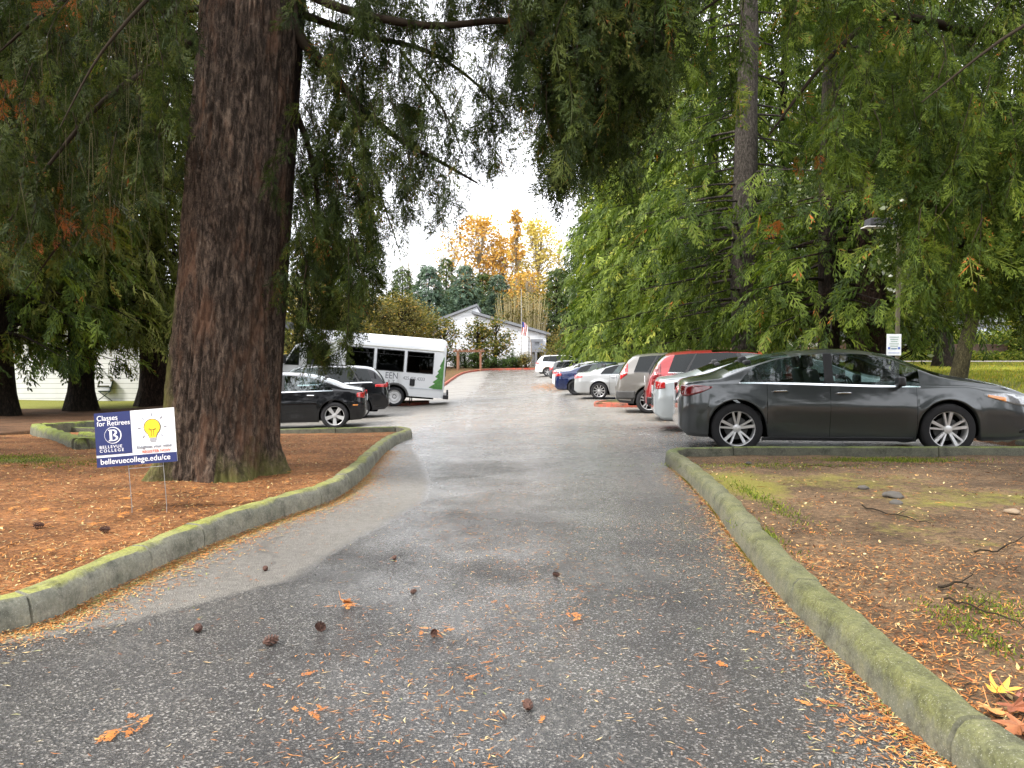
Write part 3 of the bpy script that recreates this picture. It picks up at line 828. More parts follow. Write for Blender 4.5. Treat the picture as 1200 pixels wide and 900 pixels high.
# --------------------------------------------- the big fir on the left
def big_trunk():
    b = W(256, 565, 8.15); zb = float(g(b[0], 8.15))+BED_H
    root = empty('fir_tree', (b[0], 8.15, zb), 0, 'huge mossy conifer trunk with furrowed bark beside the blue and white yard sign', 'tree')
    n = 300; zs = np.concatenate([np.linspace(-.2, .9, 70), np.linspace(.9, 6.5, 300)[1:], np.linspace(6.5, 16, 40)[1:]])
    th = np.linspace(0, 2*math.pi, n, endpoint=False)
    V = np.zeros((len(zs), n, 3)); MO = np.zeros((len(zs), n)); S2 = np.zeros((len(zs), n))
    lean = (W(294, 0, 8.15)[0]-b[0])/(W(294, 0, 8.15)[2]-zb)
    for i, z in enumerate(zs):
        r = np.interp(z, [-.2, 0, .3, .7, 1.3, 2.2, 5.4, 16], [.66, .62, .59, .57, .555, .53, .485, .30])
        for k in range(n):
            a = th[k]; ca, sa = math.cos(a), math.sin(a)
            butt = .13*math.exp(-max(z, 0)/.28)*(max(0, math.sin(a*5+.8))*1.2+.5*math.sin(a*9+2)+.6*mn.noise((ca*3, sa*3, z*2)))
            rr = r+butt
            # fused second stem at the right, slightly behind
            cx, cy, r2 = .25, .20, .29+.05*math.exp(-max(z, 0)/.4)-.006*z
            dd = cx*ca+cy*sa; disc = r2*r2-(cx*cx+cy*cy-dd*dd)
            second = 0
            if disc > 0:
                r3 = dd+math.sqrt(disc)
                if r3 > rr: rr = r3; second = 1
            u = a*r*1.0
            w1 = mn.noise((ca*2.2, sa*2.2, z*.9))*.5
            p = (ca*6.5+w1, sa*6.5, z*1.35+w1*.6)
            f = 1-abs(mn.noise(p))*2.0
            f2 = 1-abs(mn.noise((ca*13+w1, sa*13, z*2.6+5)))*2.0
            f3 = mn.noise((ca*34, sa*34, z*11))
            if second: disp = -.018*max(0, 1-abs(mn.noise((ca*11, sa*11, z*.35)))*3)+.004*f3
            else: disp = -.052*max(0, f-.42)-.030*max(0, f2-.35)+.010*f3+.018*mn.noise((ca*3, sa*3, z*1.7))
            rr += disp
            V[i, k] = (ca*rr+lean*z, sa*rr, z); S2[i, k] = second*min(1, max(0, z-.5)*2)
            # moss: towards the left, near the foot
            left = max(0, -ca)
            MO[i, k] = min(1, (left**1.5*max(0, 1-z/3.0)*1.25+.75*math.exp(-max(z, 0)/.3)*(1 if (ca > .3) else .2)+.15*math.exp(-z/1.2)))*(0 if second and z > .7 else 1)
    m = len(zs)
    i, j = np.meshgrid(np.arange(m-1), np.arange(n), indexing='ij'); j2 = (j+1) % n
    q = np.stack([i*n+j, i*n+j2, (i+1)*n+j2, (i+1)*n+j], -1).reshape(-1, 4)
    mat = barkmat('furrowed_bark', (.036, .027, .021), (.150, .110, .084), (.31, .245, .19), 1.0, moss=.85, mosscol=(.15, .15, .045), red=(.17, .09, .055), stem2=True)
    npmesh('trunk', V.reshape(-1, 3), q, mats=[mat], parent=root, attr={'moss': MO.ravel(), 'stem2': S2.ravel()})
    return root, b, zb
FIR, FB, FZ = big_trunk()

def canopy(px0, px1, outline, ytop, d0, d1, n, rg, slen=(.5, 1.4), fl=(.22, .42), per=11, dens=None, tip=1.0):
    """hanging strands with fronds; returns arrays + strand paths (world space)"""
    P = []; D = []; S = []; paths = []
    for i in range(n):
        px = rg.uniform(px0, px1); Y = rg.uniform(d0, d1)
        bot = outline(px)+rg.normal(0, 12)
        ln_px = rg.uniform(*slen)*FPX/Y
        yb = bot-abs(rg.normal(0, 1))*.0-rg.random()**1.3*max(10, (bot-ytop))
        if dens is not None and rg.random() > dens(px, yb): continue
        p1 = W(px, yb, Y); L = ln_px*Y/FPX
        sway = rg.normal(0, .16, 2)*L
        s = np.linspace(0, 1, 6)
        p0 = p1+np.array([sway[0], sway[1], L])
        bend = rg.normal(0, .10, 2)*L
        pts = p0+(p1-p0)*s[:, None]+np.stack([np.sin(s*3.1)*bend[0], np.sin(s*3.1)*bend[1], 0*s], -1)
        paths.append((pts, .0045, .0015))
        k = int(per*L/.9*rg.uniform(.7, 1.3))+2
        u = rg.uniform(.05, 1, k)
        pp = np.stack([np.interp(u, s, pts[:, c]) for c in range(3)], -1)
        dd = rg.normal(0, .42, (k, 3)); dd[:, 2] = -rg.uniform(.35, 1.0, k)*tip
        P.append(pp); D.append(dd); S.append(rg.uniform(*fl, k))
    return np.concatenate(P), np.concatenate(D), np.concatenate(S), paths

def limbpath(pts, n=5):
    P = [W(*p) for p in pts]
    return catm(P, n)

rg = np.random.default_rng(21)
def interp_fn(xs, ys): return lambda p: float(np.interp(p, xs, ys))
out_c = interp_fn([345, 375, 405, 432, 445, 452, 466, 478, 485, 505, 540, 560, 575, 600, 625, 640, 660, 700, 735, 765, 790],
                  [425, 422, 400, 375, 335, 275, 312, 330, 250, 275, 262, 200, 195, 208, 170, 205, 225, 200, 190, 120, 40])
def dens_c(px, y):
    d = 1.0
    cn = mn.noise((px/38, y/48, 3.7))
    if px < 430: d = .95 if cn > -.2 else .45
    if 425 < px < 640: d = .92 if cn > -.13 else .25
    if y > out_c(px)-35: d *= .75
    if 590 < px < 640 and y > 150: d *= .7
    return d
Pc, Dc, Sc, pc = canopy(345, 790, out_c, -190, 7.2, 10.0, 900, rg, dens=dens_c, per=11, fl=(.18, .36))
P2, D2, S2, p2 = canopy(640, 790, out_c, -190, 6.8, 9.0, 240, rg, per=13, fl=(.2, .4))
P3, D3, S3, p3 = canopy(345, 430, interp_fn([345, 380, 415, 430], [425, 428, 395, 330]), 60, 9.0, 11.0, 115, rg, per=12, slen=(.4, .9), fl=(.2, .36))
limbs_c = [([(335, 20, 8.2), (365, 62, 8.2), (400, 100, 8.3), (425, 128, 8.4), (470, 165, 8.5), (520, 192, 8.6), (560, 215, 8.7)], .075, .01),
           ([(330, 100, 8.4), (350, 140, 8.6), (366, 190, 8.8), (372, 250, 9.0), (358, 320, 9.2), (362, 380, 9.4)], .045, .008),
           ([(335, -20, 8.2), (400, 10, 8.0), (500, 30, 7.9), (600, 25, 7.8), (640, 55, 7.8), (690, 110, 7.7), (735, 160, 7.6)], .055, .008),
           ([(335, -90, 8.2), (450, -60, 8.0), (600, -50, 7.8), (720, -30, 7.6), (790, 20, 7.5)], .06, .008),
           ([(335, 10, 8.3), (420, 40, 8.8), (500, 60, 9.2), (560, 100, 9.4), (600, 150, 9.5)], .05, .006),
           ([(640, -30, 7.8), (660, 40, 7.8), (700, 80, 7.9), (730, 120, 8.0)], .02, .004),
           ([(410, 110, 8.3), (430, 180, 8.3), (450, 240, 8.3), (470, 300, 8.3)], .022, .004),
           ([(470, 60, 8.3), (520, 130, 8.3), (550, 200, 8.4)], .02, .004)]
limbs_l = [([(235, 40, 8.2), (205, 62, 8.0), (170, 85, 7.8), (120, 120, 7.5), (60, 190, 7.2), (10, 260, 7.0)], .055, .008),
           ([(235, 120, 8.3), (200, 150, 8.4), (150, 195, 8.5), (90, 260, 8.6), (30, 340, 8.7)], .035, .006),
           ([(235, -60, 8.2), (150, -40, 7.6), (60, 10, 7.2), (0, 60, 7.0)], .05, .008),
           ([(235, 10, 8.4), (150, 20, 9), (60, 60, 9.4), (0, 120, 9.6)], .04, .006),
           ([(190, -20, 6.5), (120, 60, 6.3), (70, 150, 6.2)], .02, .004)]
out_l = interp_fn([0, 60, 110, 150, 190, 225], [330, 330, 250, 240, 250, 150])
P4, D4, S4, p4 = canopy(-60, 225, out_l, -190, 6.6, 10.5, 330, rg, per=10, slen=(.5, 1.3), fl=(.18, .36))
allp = [(limbpath(p), a, b) for p, a, b in limbs_c+limbs_l]
# overhead crown of the fir above the frame
Po = []; Do = []; So = []
for k_ in range(70):
    z = rg.uniform(8.6, 15); az_ = rg.uniform(0, 2*math.pi); ln = 5.2*(1-(z-6)/13)*rg.uniform(.7, 1.1)
    o = np.array([math.cos(az_), math.sin(az_), 0]); s = np.linspace(0, 1, 6)
    pts = np.array([FB[0]+.25, 8.15, z])+o*ln*s[:, None]+np.array([0, 0, 1])*(-.22*ln*s**2)[:, None]
    allp.append((pts, .05, .008)); kk = int(ln*7)
    u = rg.uniform(.15, 1, kk); pp = np.stack([np.interp(u, s, pts[:, c]) for c in range(3)], -1)
    Po.append(pp+rg.normal(0, .25, pp.shape)); dd = rg.normal(0, .6, (kk, 3)); dd[:, 2] = -rg.uniform(.2, .9, kk); Do.append(dd); So.append(rg.uniform(.5, .9, kk))
Po = np.concatenate(Po); Do = np.concatenate(Do); So = np.concatenate(So)
ctr = np.array(FIR.location)
V1, r1 = fronds(np.concatenate([Pc, P2, P3, P4]), np.concatenate([Dc, D2, D3, D4]), np.concatenate([Sc, S2, S3, S4]), T_FINE, rg, roll=.9)
def deadpatch(spots, rg):
    P_ = []; 
    for (px, py, Y, sp, n_) in spots: P_.append(W(px, py, Y)+rg.normal(0, sp, (n_, 3)))
    P_ = np.concatenate(P_); D_ = rg.normal(0, .4, P_.shape); D_[:, 2] = -rg.uniform(.4, 1, len(P_))
    v_, r_ = fronds(P_, D_, rg.uniform(.12, .24, len(P_)), T_FINE, rg, roll=.9); return v_, np.ones(len(r_))
Vd, rd_ = deadpatch([(75, 250, 7.5, .14, 16), (115, 262, 7.8, .10, 10), (70, 8, 7, .10, 8), (8, 110, 7, .12, 8), (705, 45, 7.6, .08, 6), (20, 300, 8, .15, 8)], rg)
V1 = np.concatenate([V1, Vd]); r1 = np.concatenate([r1, rd_])
V2, r2 = fronds(Po, Do, So, T_MID, rg)
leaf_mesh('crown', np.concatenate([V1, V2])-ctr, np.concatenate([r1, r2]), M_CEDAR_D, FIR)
# bare hanging twigs on the left
tw = []
for k_ in range(230):
    px = rg.choice([rg.uniform(0, 110), rg.uniform(130, 170), rg.uniform(0, 215)]); y0 = rg.uniform(-120, 230); Y = rg.uniform(6.6, 9.0)
    p = W(px, y0, Y); L = rg.uniform(.25, .95); sw = rg.normal(0, .12, 2)
    s = np.linspace(0, 1, 5)
    tw.append((p+np.stack([sw[0]*s*L, sw[1]*s*L, -L*s+.05*np.sin(s*5)], -1), .0035, .0015))
tv, tq = tubes(tw, 3)
npmesh('hanging_twigs', tv-ctr, tq, mats=[simple('dry_twigs', (.11, .10, .05), .9, spec=.1)], parent=FIR)
tv, tq = tubes(pc+p2+p3+p4+allp, 5)
npmesh('branches', tv-ctr, tq, mats=[M_TWIG], parent=FIR)

# --------------------------------------------- near cedar on the right, trunk outside the frame
rt = empty('cedar_tree', (9.6, 8.2, float(g(9.6, 8.2))+BED_H), 0, 'near cedar at the right edge drooping dark sprays over the grey sedan', 'tree')
ctr = np.array(rt.location)
trunk_mesh('trunk', (0, 0, 0), (0, 0, 16), .45, .08, M_BARK_RED, rt)
out_r = interp_fn([785, 800, 850, 900, 940, 960, 1000, 1008, 1050, 1100, 1150, 1200, 1260],
                  [60, 110, 150, 225, 215, 250, 300, 325, 335, 345, 365, 368, 375])
def dens_r(px, y):
    if 845 < px < 905 and y > -60: return .05
    if 985 < px < 1066 and y > 205: return 0
    return .85 if px > 980 else (.30 if y < 70 else .14)
P1, D1, S1, p1_ = canopy(785, 1260, out_r, -160, 6.6, 9.6, 700, rg, per=12, slen=(.45, 1.1), fl=(.2, .42), dens=dens_r)
P5, D5, S5, p5_ = canopy(990, 1260, out_r, 150, 6.4, 8.2, 240, rg, per=13, slen=(.35, .8), fl=(.22, .42), dens=dens_r)
limbs_r = [([(1560, 60, 8.2), (1300, 60, 8.0), (1150, 40, 7.8), (1040, 20, 7.6), (970, 70, 7.5), (900, 160, 7.4)], .08, .008),
           ([(1560, 150, 8.3), (1350, 200, 8.2), (1200, 260, 8.0), (1120, 290, 7.8), (1070, 320, 7.6), (1065, 330, 7.5)], .06, .006),
           ([(1560, -40, 8.3), (1300, -60, 8.6), (1100, -60, 8.6), (900, -30, 8.4), (800, 30, 8.3)], .07, .008),
           ([(1150, 40, 7.8), (1080, 110, 7.8), (1072, 180, 7.8), (1080, 240, 7.8)], .03, .004),
           ([(1560, 0, 8), (1300, 0, 7), (1200, 30, 6.6), (1080, 120, 6.4)], .04, .005)]
V1, r1 = fronds(np.concatenate([P1, P5]), np.concatenate([D1, D5]), np.concatenate([S1, S5]), T_FINE, rg, roll=.8)
Vd, rd_ = deadpatch([(962, 182, 8.2, .05, 5), (938, 192, 8.2, .05, 4), (915, 250, 8.2, .04, 3)], rg)
V1 = np.concatenate([V1, Vd]); r1 = np.concatenate([r1, rd_])
Po = []; Do = []; So = []; over = []
for k_ in range(60):
    z = rg.uniform(8.6, 15); az_ = rg.uniform(0, 2*math.pi); ln = 5.0*(1-(z-6)/13)*rg.uniform(.7, 1.1)
    o = np.array([math.cos(az_), math.sin(az_), 0]); s = np.linspace(0, 1, 6)
    pts = np.array([9.6, 8.2, z])+o*ln*s[:, None]+np.array([0, 0, 1])*(-.22*ln*s**2)[:, None]
    over.append((pts, .05, .008)); kk = int(ln*7)
    u = rg.uniform(.15, 1, kk); pp = np.stack([np.interp(u, s, pts[:, c]) for c in range(3)], -1)
    Po.append(pp+rg.normal(0, .25, pp.shape)); dd = rg.normal(0, .6, (kk, 3)); dd[:, 2] = -rg.uniform(.2, .9, kk); Do.append(dd); So.append(rg.uniform(.5, .9, kk))
V2, r2 = fronds(np.concatenate(Po), np.concatenate(Do), np.concatenate(So), T_MID, rg)
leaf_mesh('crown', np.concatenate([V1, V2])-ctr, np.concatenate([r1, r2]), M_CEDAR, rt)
tv, tq = tubes(p1_+p5_+over+[(limbpath(p), a, b) for p, a, b in limbs_r], 5)
npmesh('branches', tv-ctr, tq, mats=[M_TWIG], parent=rt)

# --------------------------------------------- trees behind the right row of cars
GR = 'tall conifers behind the right row of parked cars'
conifer('fir_tree', at(872, 25.5), 27, .50, shapeR(3.9, .9, .7), 2.6, 300, .95, T_MID, M_CEDAR, M_BARK_GREY,
        'tall fir with bare grey upper trunk rising behind the red hatchback', group=GR, seed=1, dens=4.2, flare=1.5,
        only_az=lambda az, z, r_: not (z > 7.6 and math.sin(az) < -.05) )
conifer('cedar_tree', at(833, 31), 24, .26, shapeR(3.4, .9, .7), 2.2, 230, .95, T_FAR, M_CEDAR_L, M_BARK_DARK,
        'light green cedar just beyond the tall bare-trunked fir', group=GR, seed=2, dens=4.5)
conifer('cedar_tree', at(776, 40), 25, .3, shapeR(4.6, .95, .75), 1.6, 330, 1.1, T_FAR, M_CEDAR_L, M_BARK_DARK,
        'bright green bushy cedar with foliage down to the silver sedan roofs', group=GR, seed=3, dens=5)
conifer('cedar_tree', at(745, 48), 25, .34, shapeR(4.8, .9, .75), 2.0, 330, 1.2, T_FAR, M_CEDAR_L, M_BARK_GREY,
        'green cedar on a pale grey trunk behind the silver sedan', group=GR, seed=4, dens=5)
conifer('cedar_tree', at(727, 55), 22, .42, shapeR(4.2, .9, .7), 2.2, 260, 1.2, T_FAR, M_CEDAR, M_BARK_DARK,
        'dark cedar with a stout brown trunk left of the pale grey trunk', group=GR, seed=5, dens=5)
conifer('fir_tree', at(700, 70), 21, .35, shapeR(3.2, .9, .6), .8, 260, 1.4, T_FAR, M_FIR, M_BARK_DARK,
        'dark drooping fir at the end of the row closest to the white building', group=GR, seed=6, dens=5)
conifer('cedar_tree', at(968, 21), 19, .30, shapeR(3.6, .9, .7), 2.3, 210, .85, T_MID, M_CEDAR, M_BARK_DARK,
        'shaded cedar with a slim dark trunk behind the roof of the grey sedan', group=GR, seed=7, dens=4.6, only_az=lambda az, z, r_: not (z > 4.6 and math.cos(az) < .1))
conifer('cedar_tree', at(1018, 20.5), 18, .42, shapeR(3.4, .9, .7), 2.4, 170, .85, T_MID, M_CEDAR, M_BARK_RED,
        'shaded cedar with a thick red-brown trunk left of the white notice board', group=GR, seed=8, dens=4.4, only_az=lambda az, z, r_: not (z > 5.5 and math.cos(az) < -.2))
conifer('fir_tree', (18.5, 33, float(g(18.5, 33))+.1), 21, .35, shapeR(4.6, .9, .7), 6.0, 200, 1.1, T_FAR, M_FIR, M_BARK_DARK,
        'dense fir standing at the far side of the lawn behind the lamp post', group=GR, seed=9, dens=4.5)
conifer('fir_tree', (27.5, 36, float(g(27.5, 36))+.1), 22, .35, shapeR(5.0, .9, .7), 6.0, 200, 1.1, T_FAR, M_FIR, M_BARK_DARK,
        'dense fir at the far right beyond the sunlit lawn', group=GR, seed=10, dens=4.5)
conifer('cedar_tree', at(915, 36), 25, .3, shapeR(4.2, .9, .65), 3.0, 280, 1.1, T_FAR, M_CEDAR_L, M_BARK_DARK,
        'tall green cedar filling the gap right of the bare grey upper trunk', group=GR, seed=17, dens=4.6)
conifer('cedar_tree', at(1000, 38), 24, .3, shapeR(4.6, .9, .65), 4.0, 280, 1.1, T_FAR, M_CEDAR, M_BARK_DARK,
        'tall cedar behind the lamp post and the dark upper boughs', group=GR, seed=18, dens=4.6)
broadleaf('maple_tree', (9.35, 16.3, float(g(9.35, 16.3))+.05), 6.2, 2.2, .20, 130, 60, .13, M_BROAD, M_BARK_MOSS,
          'leaning broadleaf tree with a mossy trunk at the edge of the lawn', seed=11, lean=(.95, 0), zlow=.42, clump_r=.42, trunk_h=4.2, zbr=2.0)
broadleaf('maple_tree', (11.3, 23.5, float(g(11.3, 23.5))+.05), 7.5, 3.4, .16, 150, 50, .17, M_BROAD, M_BARK_DARK,
          'leafy green tree behind the white notice board and lamp post', seed=12, zlow=.2, clump_r=.5)

# --------------------------------------------- trees on the left
GL = 'conifers between the left lawn and the white sided building'
def low(z0): return z0
conifer('cedar_tree', at(93, 24, .10), 17, .36, shapeR(4.4, .9, .6), 2.9, 330, .85, T_MID, M_CEDAR_O, M_BARK_DARK,
        'cedar with a dark trunk directly behind the mossy kerb planter', group=GL, seed=13, dens=5.0, droop=.42, hang=1.2)
conifer('cedar_tree', at(181, 27, .10), 18, .50, shapeR(4.6, .9, .6), 3.0, 330, .9, T_MID, M_CEDAR_O, M_BARK_RED,
        'cedar with a wide flared trunk between the lawn chair and the big trunk', group=GL, seed=14, dens=5.0, droop=.42, hang=1.2)
conifer('cedar_tree', at(0, 21.5, .10), 17, .40, shapeR(4.0, .9, .6), 2.0, 330, .85, T_MID, M_CEDAR, M_BARK_DARK,
        'cedar cut by the left edge of the picture with low green sprays', group=GL, seed=15, dens=5.0, droop=.42, hang=1.2)
conifer('cedar_tree', (-9.0, 9.6, float(g(-9.0, 9.6))+.1), 15, .3, shapeR(4.4, .9, .5), 3.6, 260, .7, T_MID, M_CEDAR_O, M_BARK_DARK,
        'cedar with its trunk outside the frame, sprays filling the upper left corner', group=GL, seed=16, dens=5.0, droop=.4, hang=1.2)

# unseen conifers added behind the camera to darken reflections on glass and paint
n_ = 5200; Xw = rg.uniform(-55, 55, n_); Hw = 9+5*np.sin(Xw*.45)+3*np.sin(Xw*1.3+2); Zw = rg.random(n_)**.8*np.maximum(Hw, 5)
Pw = np.stack([Xw, -24+rg.normal(0, 2.2, n_), Zw+.5], -1); Dw = rg.normal(0, .7, (n_, 3)); Dw[:, 2] = -rg.uniform(.1, .9, n_)
V_, r_ = fronds(Pw, Dw, rg.uniform(1.8, 3.0, n_), T_BG, rg); o_ = leaf_mesh('unseen_woods', V_, r_, M_FIR, None)
tag(o_, 'unseen belt of conifers added behind the camera for reflections', 'unseen_woods', kind='stuff')
# ------------------------------------------------------------------ background
def gz(x, y): return float(g(x, y))+float(np.interp(y, [100, 170, 700], [0, 6, 6]))
GB = 'trees on the rise behind the white building'
def bgc(px, Y, H, r, mat, lab, seed, T=T_BG, n=150, fs=1.0, bark=None, zlow=1.0, k=.8):
    x = (px-600)/FPX*Y
    return conifer('fir_tree', (x, Y, gz(x, Y)), H, .3, shapeR(r*.92, .9, k), zlow, int(n*1.5), fs, T, mat, bark or M_BARK_DARK, lab, group=GB, seed=seed, dens=3.6, droop=.12, hang=.35)
bgc(503, 108, 13.5, 6.0, M_FIR_BLUE, 'blue green fir rising just left of the roof peak', 31, n=230)
bgc(545, 118, 13.8, 6.6, M_FIR_BLUE, 'blue green fir directly behind the roof peak', 32, n=230)
bgc(472, 125, 14, 6.5, M_FIR, 'dull green fir between the minibus and the blue green firs', 33, n=200)
bgc(437, 128, 18, 4.4, M_FIR, 'pointed pale fir left of the open sky gap', 34, n=200, k=1.0)
bgc(652, 104, 13, 4.0, M_FIR, 'dark fir over the low right end of the roof', 35, n=200)
bgc(585, 122, 12.5, 6, M_FIR_BLUE, 'dark blue fir in front of the orange maples', 36, n=200)
bgc(523, 132, 15.5, 5, M_FIR, 'dull olive fir between the two blue green firs', 51, n=200)
bgc(565, 128, 12.8, 6, M_FIR, 'olive fir just right of the roof peak', 52, n=220)
bgc(610, 130, 13, 6, M_FIR_BLUE, 'dark fir behind the pale twiggy willows', 53, n=220)
bgc(400, 118, 17, 5, M_FIR, 'tall fir hidden behind the hanging sprays over the minibus', 37, n=180)
bgc(360, 112, 18, 5.5, M_FIR, 'tall fir behind the roof of the minibus cab', 38, n=180)
bgc(672, 115, 18, 5.0, M_FIR, 'fir in the gap left of the green cedar row', 39, n=180)
def bgb(nm, px, Y, H, sp, nc, per, leaf, mat, bark, lab, seed, **kw):
    x = (px-600)/FPX*Y
    return broadleaf(nm, (x, Y, gz(x, Y)), H, sp, .22, nc, per, leaf, mat, bark, lab, group=kw.pop('group', GB), seed=seed, **kw)
bgb('maple_tree', 562, 135, 22.5, 5.4, 170, 20, .6, M_ORANGE, M_TWIG_PALE, 'half bare maple with orange leaves behind the roof peak', 41, zlow=.35, clump_r=.8)
bgb('maple_tree', 530, 140, 20.5, 5, 110, 6, .5, M_ORANGE, M_TWIG_PALE, 'nearly bare maple left of the orange one', 42, zlow=.3, clump_r=.9)
bgb('maple_tree', 590, 138, 19, 4.5, 150, 16, .55, M_ORANGE, M_TWIG_PALE, 'orange brown maple between the bare maple and the yellow poplar', 43, zlow=.3, clump_r=.9)
bgb('poplar_tree', 605, 118, 22, 1.9, 130, 14, .5, M_ORANGE, M_TWIG_PALE, 'narrow golden orange poplar standing straight up', 44, zlow=.2, clump_r=.4, shape='column')
bgb('birch_tree', 630, 122, 21, 4.2, 210, 20, .5, M_YELLOW, M_TWIG_PALE, 'golden yellow birch right of the narrow poplar', 45, zlow=.3, clump_r=.7)
bgb('maple_tree', 618, 108, 12.5, 3.0, 60, 14, .4, M_ORANGE, M_TWIG_PALE, 'low orange maple below the golden birch', 46, zlow=.4, clump_r=.6)
bgb('maple_tree', 480, 146, 19, 5, 60, 1, .4, M_OLIVE, M_TWIG_PALE, 'bare grey maple at the left edge of the sky gap', 47, zlow=.3, clump_r=.9)
bgb('maple_tree', 655, 140, 22, 4.5, 70, 4, .45, M_YELLOW, M_TWIG_PALE, 'thin bare maple beside the dark drooping fir', 48, zlow=.3, clump_r=.9)
# pale twiggy osiers
for idx, (px, Y) in enumerate([(597, 100), (612, 101), (626, 99)]):
    x = (px-600)/FPX*Y; base = (x, Y, gz(x, Y)); rg_ = np.random.default_rng(60+idx)
    rt_ = empty('willow_tree', base, 0, ['pale twiggy willow closest to the roof peak', 'pale twiggy willow in the middle of its group of three', 'pale twiggy willow nearest the low roof end'][idx], 'tree', 'pale willows behind the roof slope')
    pp = []
    for k_ in range(170):
        a_ = rg_.uniform(0, 6.28); r_ = rg_.uniform(.1, 1.9); h_ = rg_.uniform(5, 9.5)
        s = np.linspace(0, 1, 5); pp.append((np.stack([math.cos(a_)*r_*s**.7, math.sin(a_)*r_*s**.7, h_*s], -1), .05, .02))
    tv, tq = tubes(pp, 3); npmesh('branches', tv, tq, mats=[simple('osier', (.42, .36, .20), .9, spec=.1)], parent=rt_)
    C = np.concatenate([p[0][2:] for p in pp]); C = np.repeat(C, 4, 0)+rg_.normal(0, .25, (len(C)*4, 3))
    V, rnd = leaf_quads(C, .28, rg_); leaf_mesh('crown', V, rnd, M_OLIVE, rt_)
# olive shrubby trees on the left of the building
GS = 'olive brown trees left of the white building'
for idx, (px, Y, H, sp) in enumerate([(395, 66, 7.2, 3.4), (432, 72, 7.4, 3.2), (468, 76, 7.2, 3.0), (492, 82, 6.2, 2.6), (350, 62, 7.5, 3.4)]):
    lab = ['olive shrubby tree above the middle of the minibus roof', 'olive brown tree above the rear half of the minibus roof', 'brownish tree above the rear corner of the minibus',
           'small brownish tree left of the three magnolias', 'olive tree behind the cab of the minibus'][idx]
    bgb('shrub_tree', px, Y, H, sp, 130, 44, .24, M_OLIVE, M_TWIG, lab, 70+idx, zlow=.15, clump_r=.55, group=GS)
# yellowish hedge trees right of the building
GH = 'yellowing hedge trees at the far right corner of the lot'
for idx, (px, Y, H, sp, mt) in enumerate([(657, 78, 4.2, 1.6, M_OLIVE), (668, 74, 4.0, 1.7, M_OLIVE), (690, 70, 3.6, 1.6, M_SHRUB), (712, 64, 3.4, 1.5, M_OLIVE)]):
    lab = ['yellowing hedge shrub beside the building door', 'yellow brown hedge shrub above the white pickup-height car roofs', 'green hedge shrub behind the silver car roof', 'olive hedge shrub before the first grey trunk'][idx]
    bgb('hedge_shrub', px, Y, H, sp, 60, 60, .17, mt, M_TWIG, lab.replace('pickup-height ', 'SUV and '), 80+idx, zlow=.05, clump_r=.45, group=GH)

# ------------------------------------------------------------------ white building at the end of the lot
def siding(name, base=(.72, .74, .77), pitch=.42):
    t = NT(name); v = t.coord('Object'); sx = t.n('ShaderNodeSeparateXYZ'); t.l(v, sx.inputs[0])
    m = t.math('FRACT', t.math('DIVIDE', sx.outputs[2], pitch))
    ln = t.ramp(m, [(0, .25), (.05, .35), (.09, 1), (1, 1)])
    n_ = t.ramp(t.noise(v, 1.4, 5, .7), [(.3, .86), (.7, 1)])
    c = t.mix(1.0, t.mix(1.0, base, ln, 'MULTIPLY'), n_, 'MULTIPLY')
    return t.done(t.pbsdf(c, .6, 0, .3, t.bump(m, .6, .03)))
M_SIDE = siding('white_lap_siding'); M_SIDE2 = siding('white_horizontal_siding', (.74, .75, .76), .2)
M_GREYTRIM = simple('grey_trim', (.17, .18, .20), .7); M_ROOFD = simple('dark_shingle', (.10, .105, .115), .9)
M_WHITE = simple('white_paint', (.78, .78, .76), .5); M_DARK = simple('dark_plastic', (.02, .02, .022), .5)
M_WINDARK = glass('dark_window_glass', (.01, .012, .014), minr=.10)
M_WOOD = simple('cedar_timber', (.24, .115, .065), .7)

BY = 88.0; bx = lambda px, Y=BY: (px-600)/FPX*Y; bz = lambda py, Y=BY: W(600, py, Y)[2]
bld = empty('white_building', (bx(575), BY, gz(0, BY)), 0, 'white sided building with two offset grey-edged shed roofs closing the end of the lot', 'building')
o0 = np.array(bld.location)
def bwall(name, poly, y0, y1, mat, parent=bld, org=o0):
    mb = MB(); n = len(poly)
    V = [(p[0], y0, p[1]) for p in poly]+[(p[0], y1, p[1]) for p in poly]
    V = [(v[0]-org[0], v[1]-org[1], v[2]-org[2]) for v in V]
    mb.add(V, [tuple(range(n)), tuple(range(n, 2*n))[::-1]]+[(i, (i+1) % n, n+(i+1) % n, n+i) for i in range(n)])
    return mb.build(name, mat, parent)
zb = gz(0, BY)-.3
bwall('wall', [(bx(508), zb), (bx(573), zb), (bx(573), bz(372)), (bx(562), bz(367)), (bx(558), bz(359.5)), (bx(508), bz(378))], BY+.5, BY+12, M_SIDE)
bwall('wall', [(bx(555), zb), (bx(640), zb), (bx(640), bz(392.5)), (bx(555), bz(368.5))], BY, BY+11, M_SIDE)
def slab(name, xa, za, xb, zb_, y0, y1, th, mat, parent=bld, org=o0):
    mb = MB(); V = []
    for (x_, z_) in ((xa, za), (xb, zb_), (xb, zb_+th), (xa, za+th)):
        V.append((x_-org[0], y0-org[1], z_-org[2]))
    for (x_, z_) in ((xa, za), (xb, zb_), (xb, zb_+th), (xa, za+th)):
        V.append((x_-org[0], y1-org[1], z_-org[2]))
    mb.add(V, [(0, 1, 2, 3), (7, 6, 5, 4), (0, 4, 5, 1), (1, 5, 6, 2), (2, 6, 7, 3), (3, 7, 4, 0)])
    return mb.build(name, mat, parent)
slab('roof', bx(503), bz(380), bx(559), bz(358.5), BY+.2, BY+12, .28, M_GREYTRIM)
slab('roof', bx(553), bz(367.3), bx(645), bz(393.4), BY-.4, BY+11.2, .30, M_GREYTRIM)
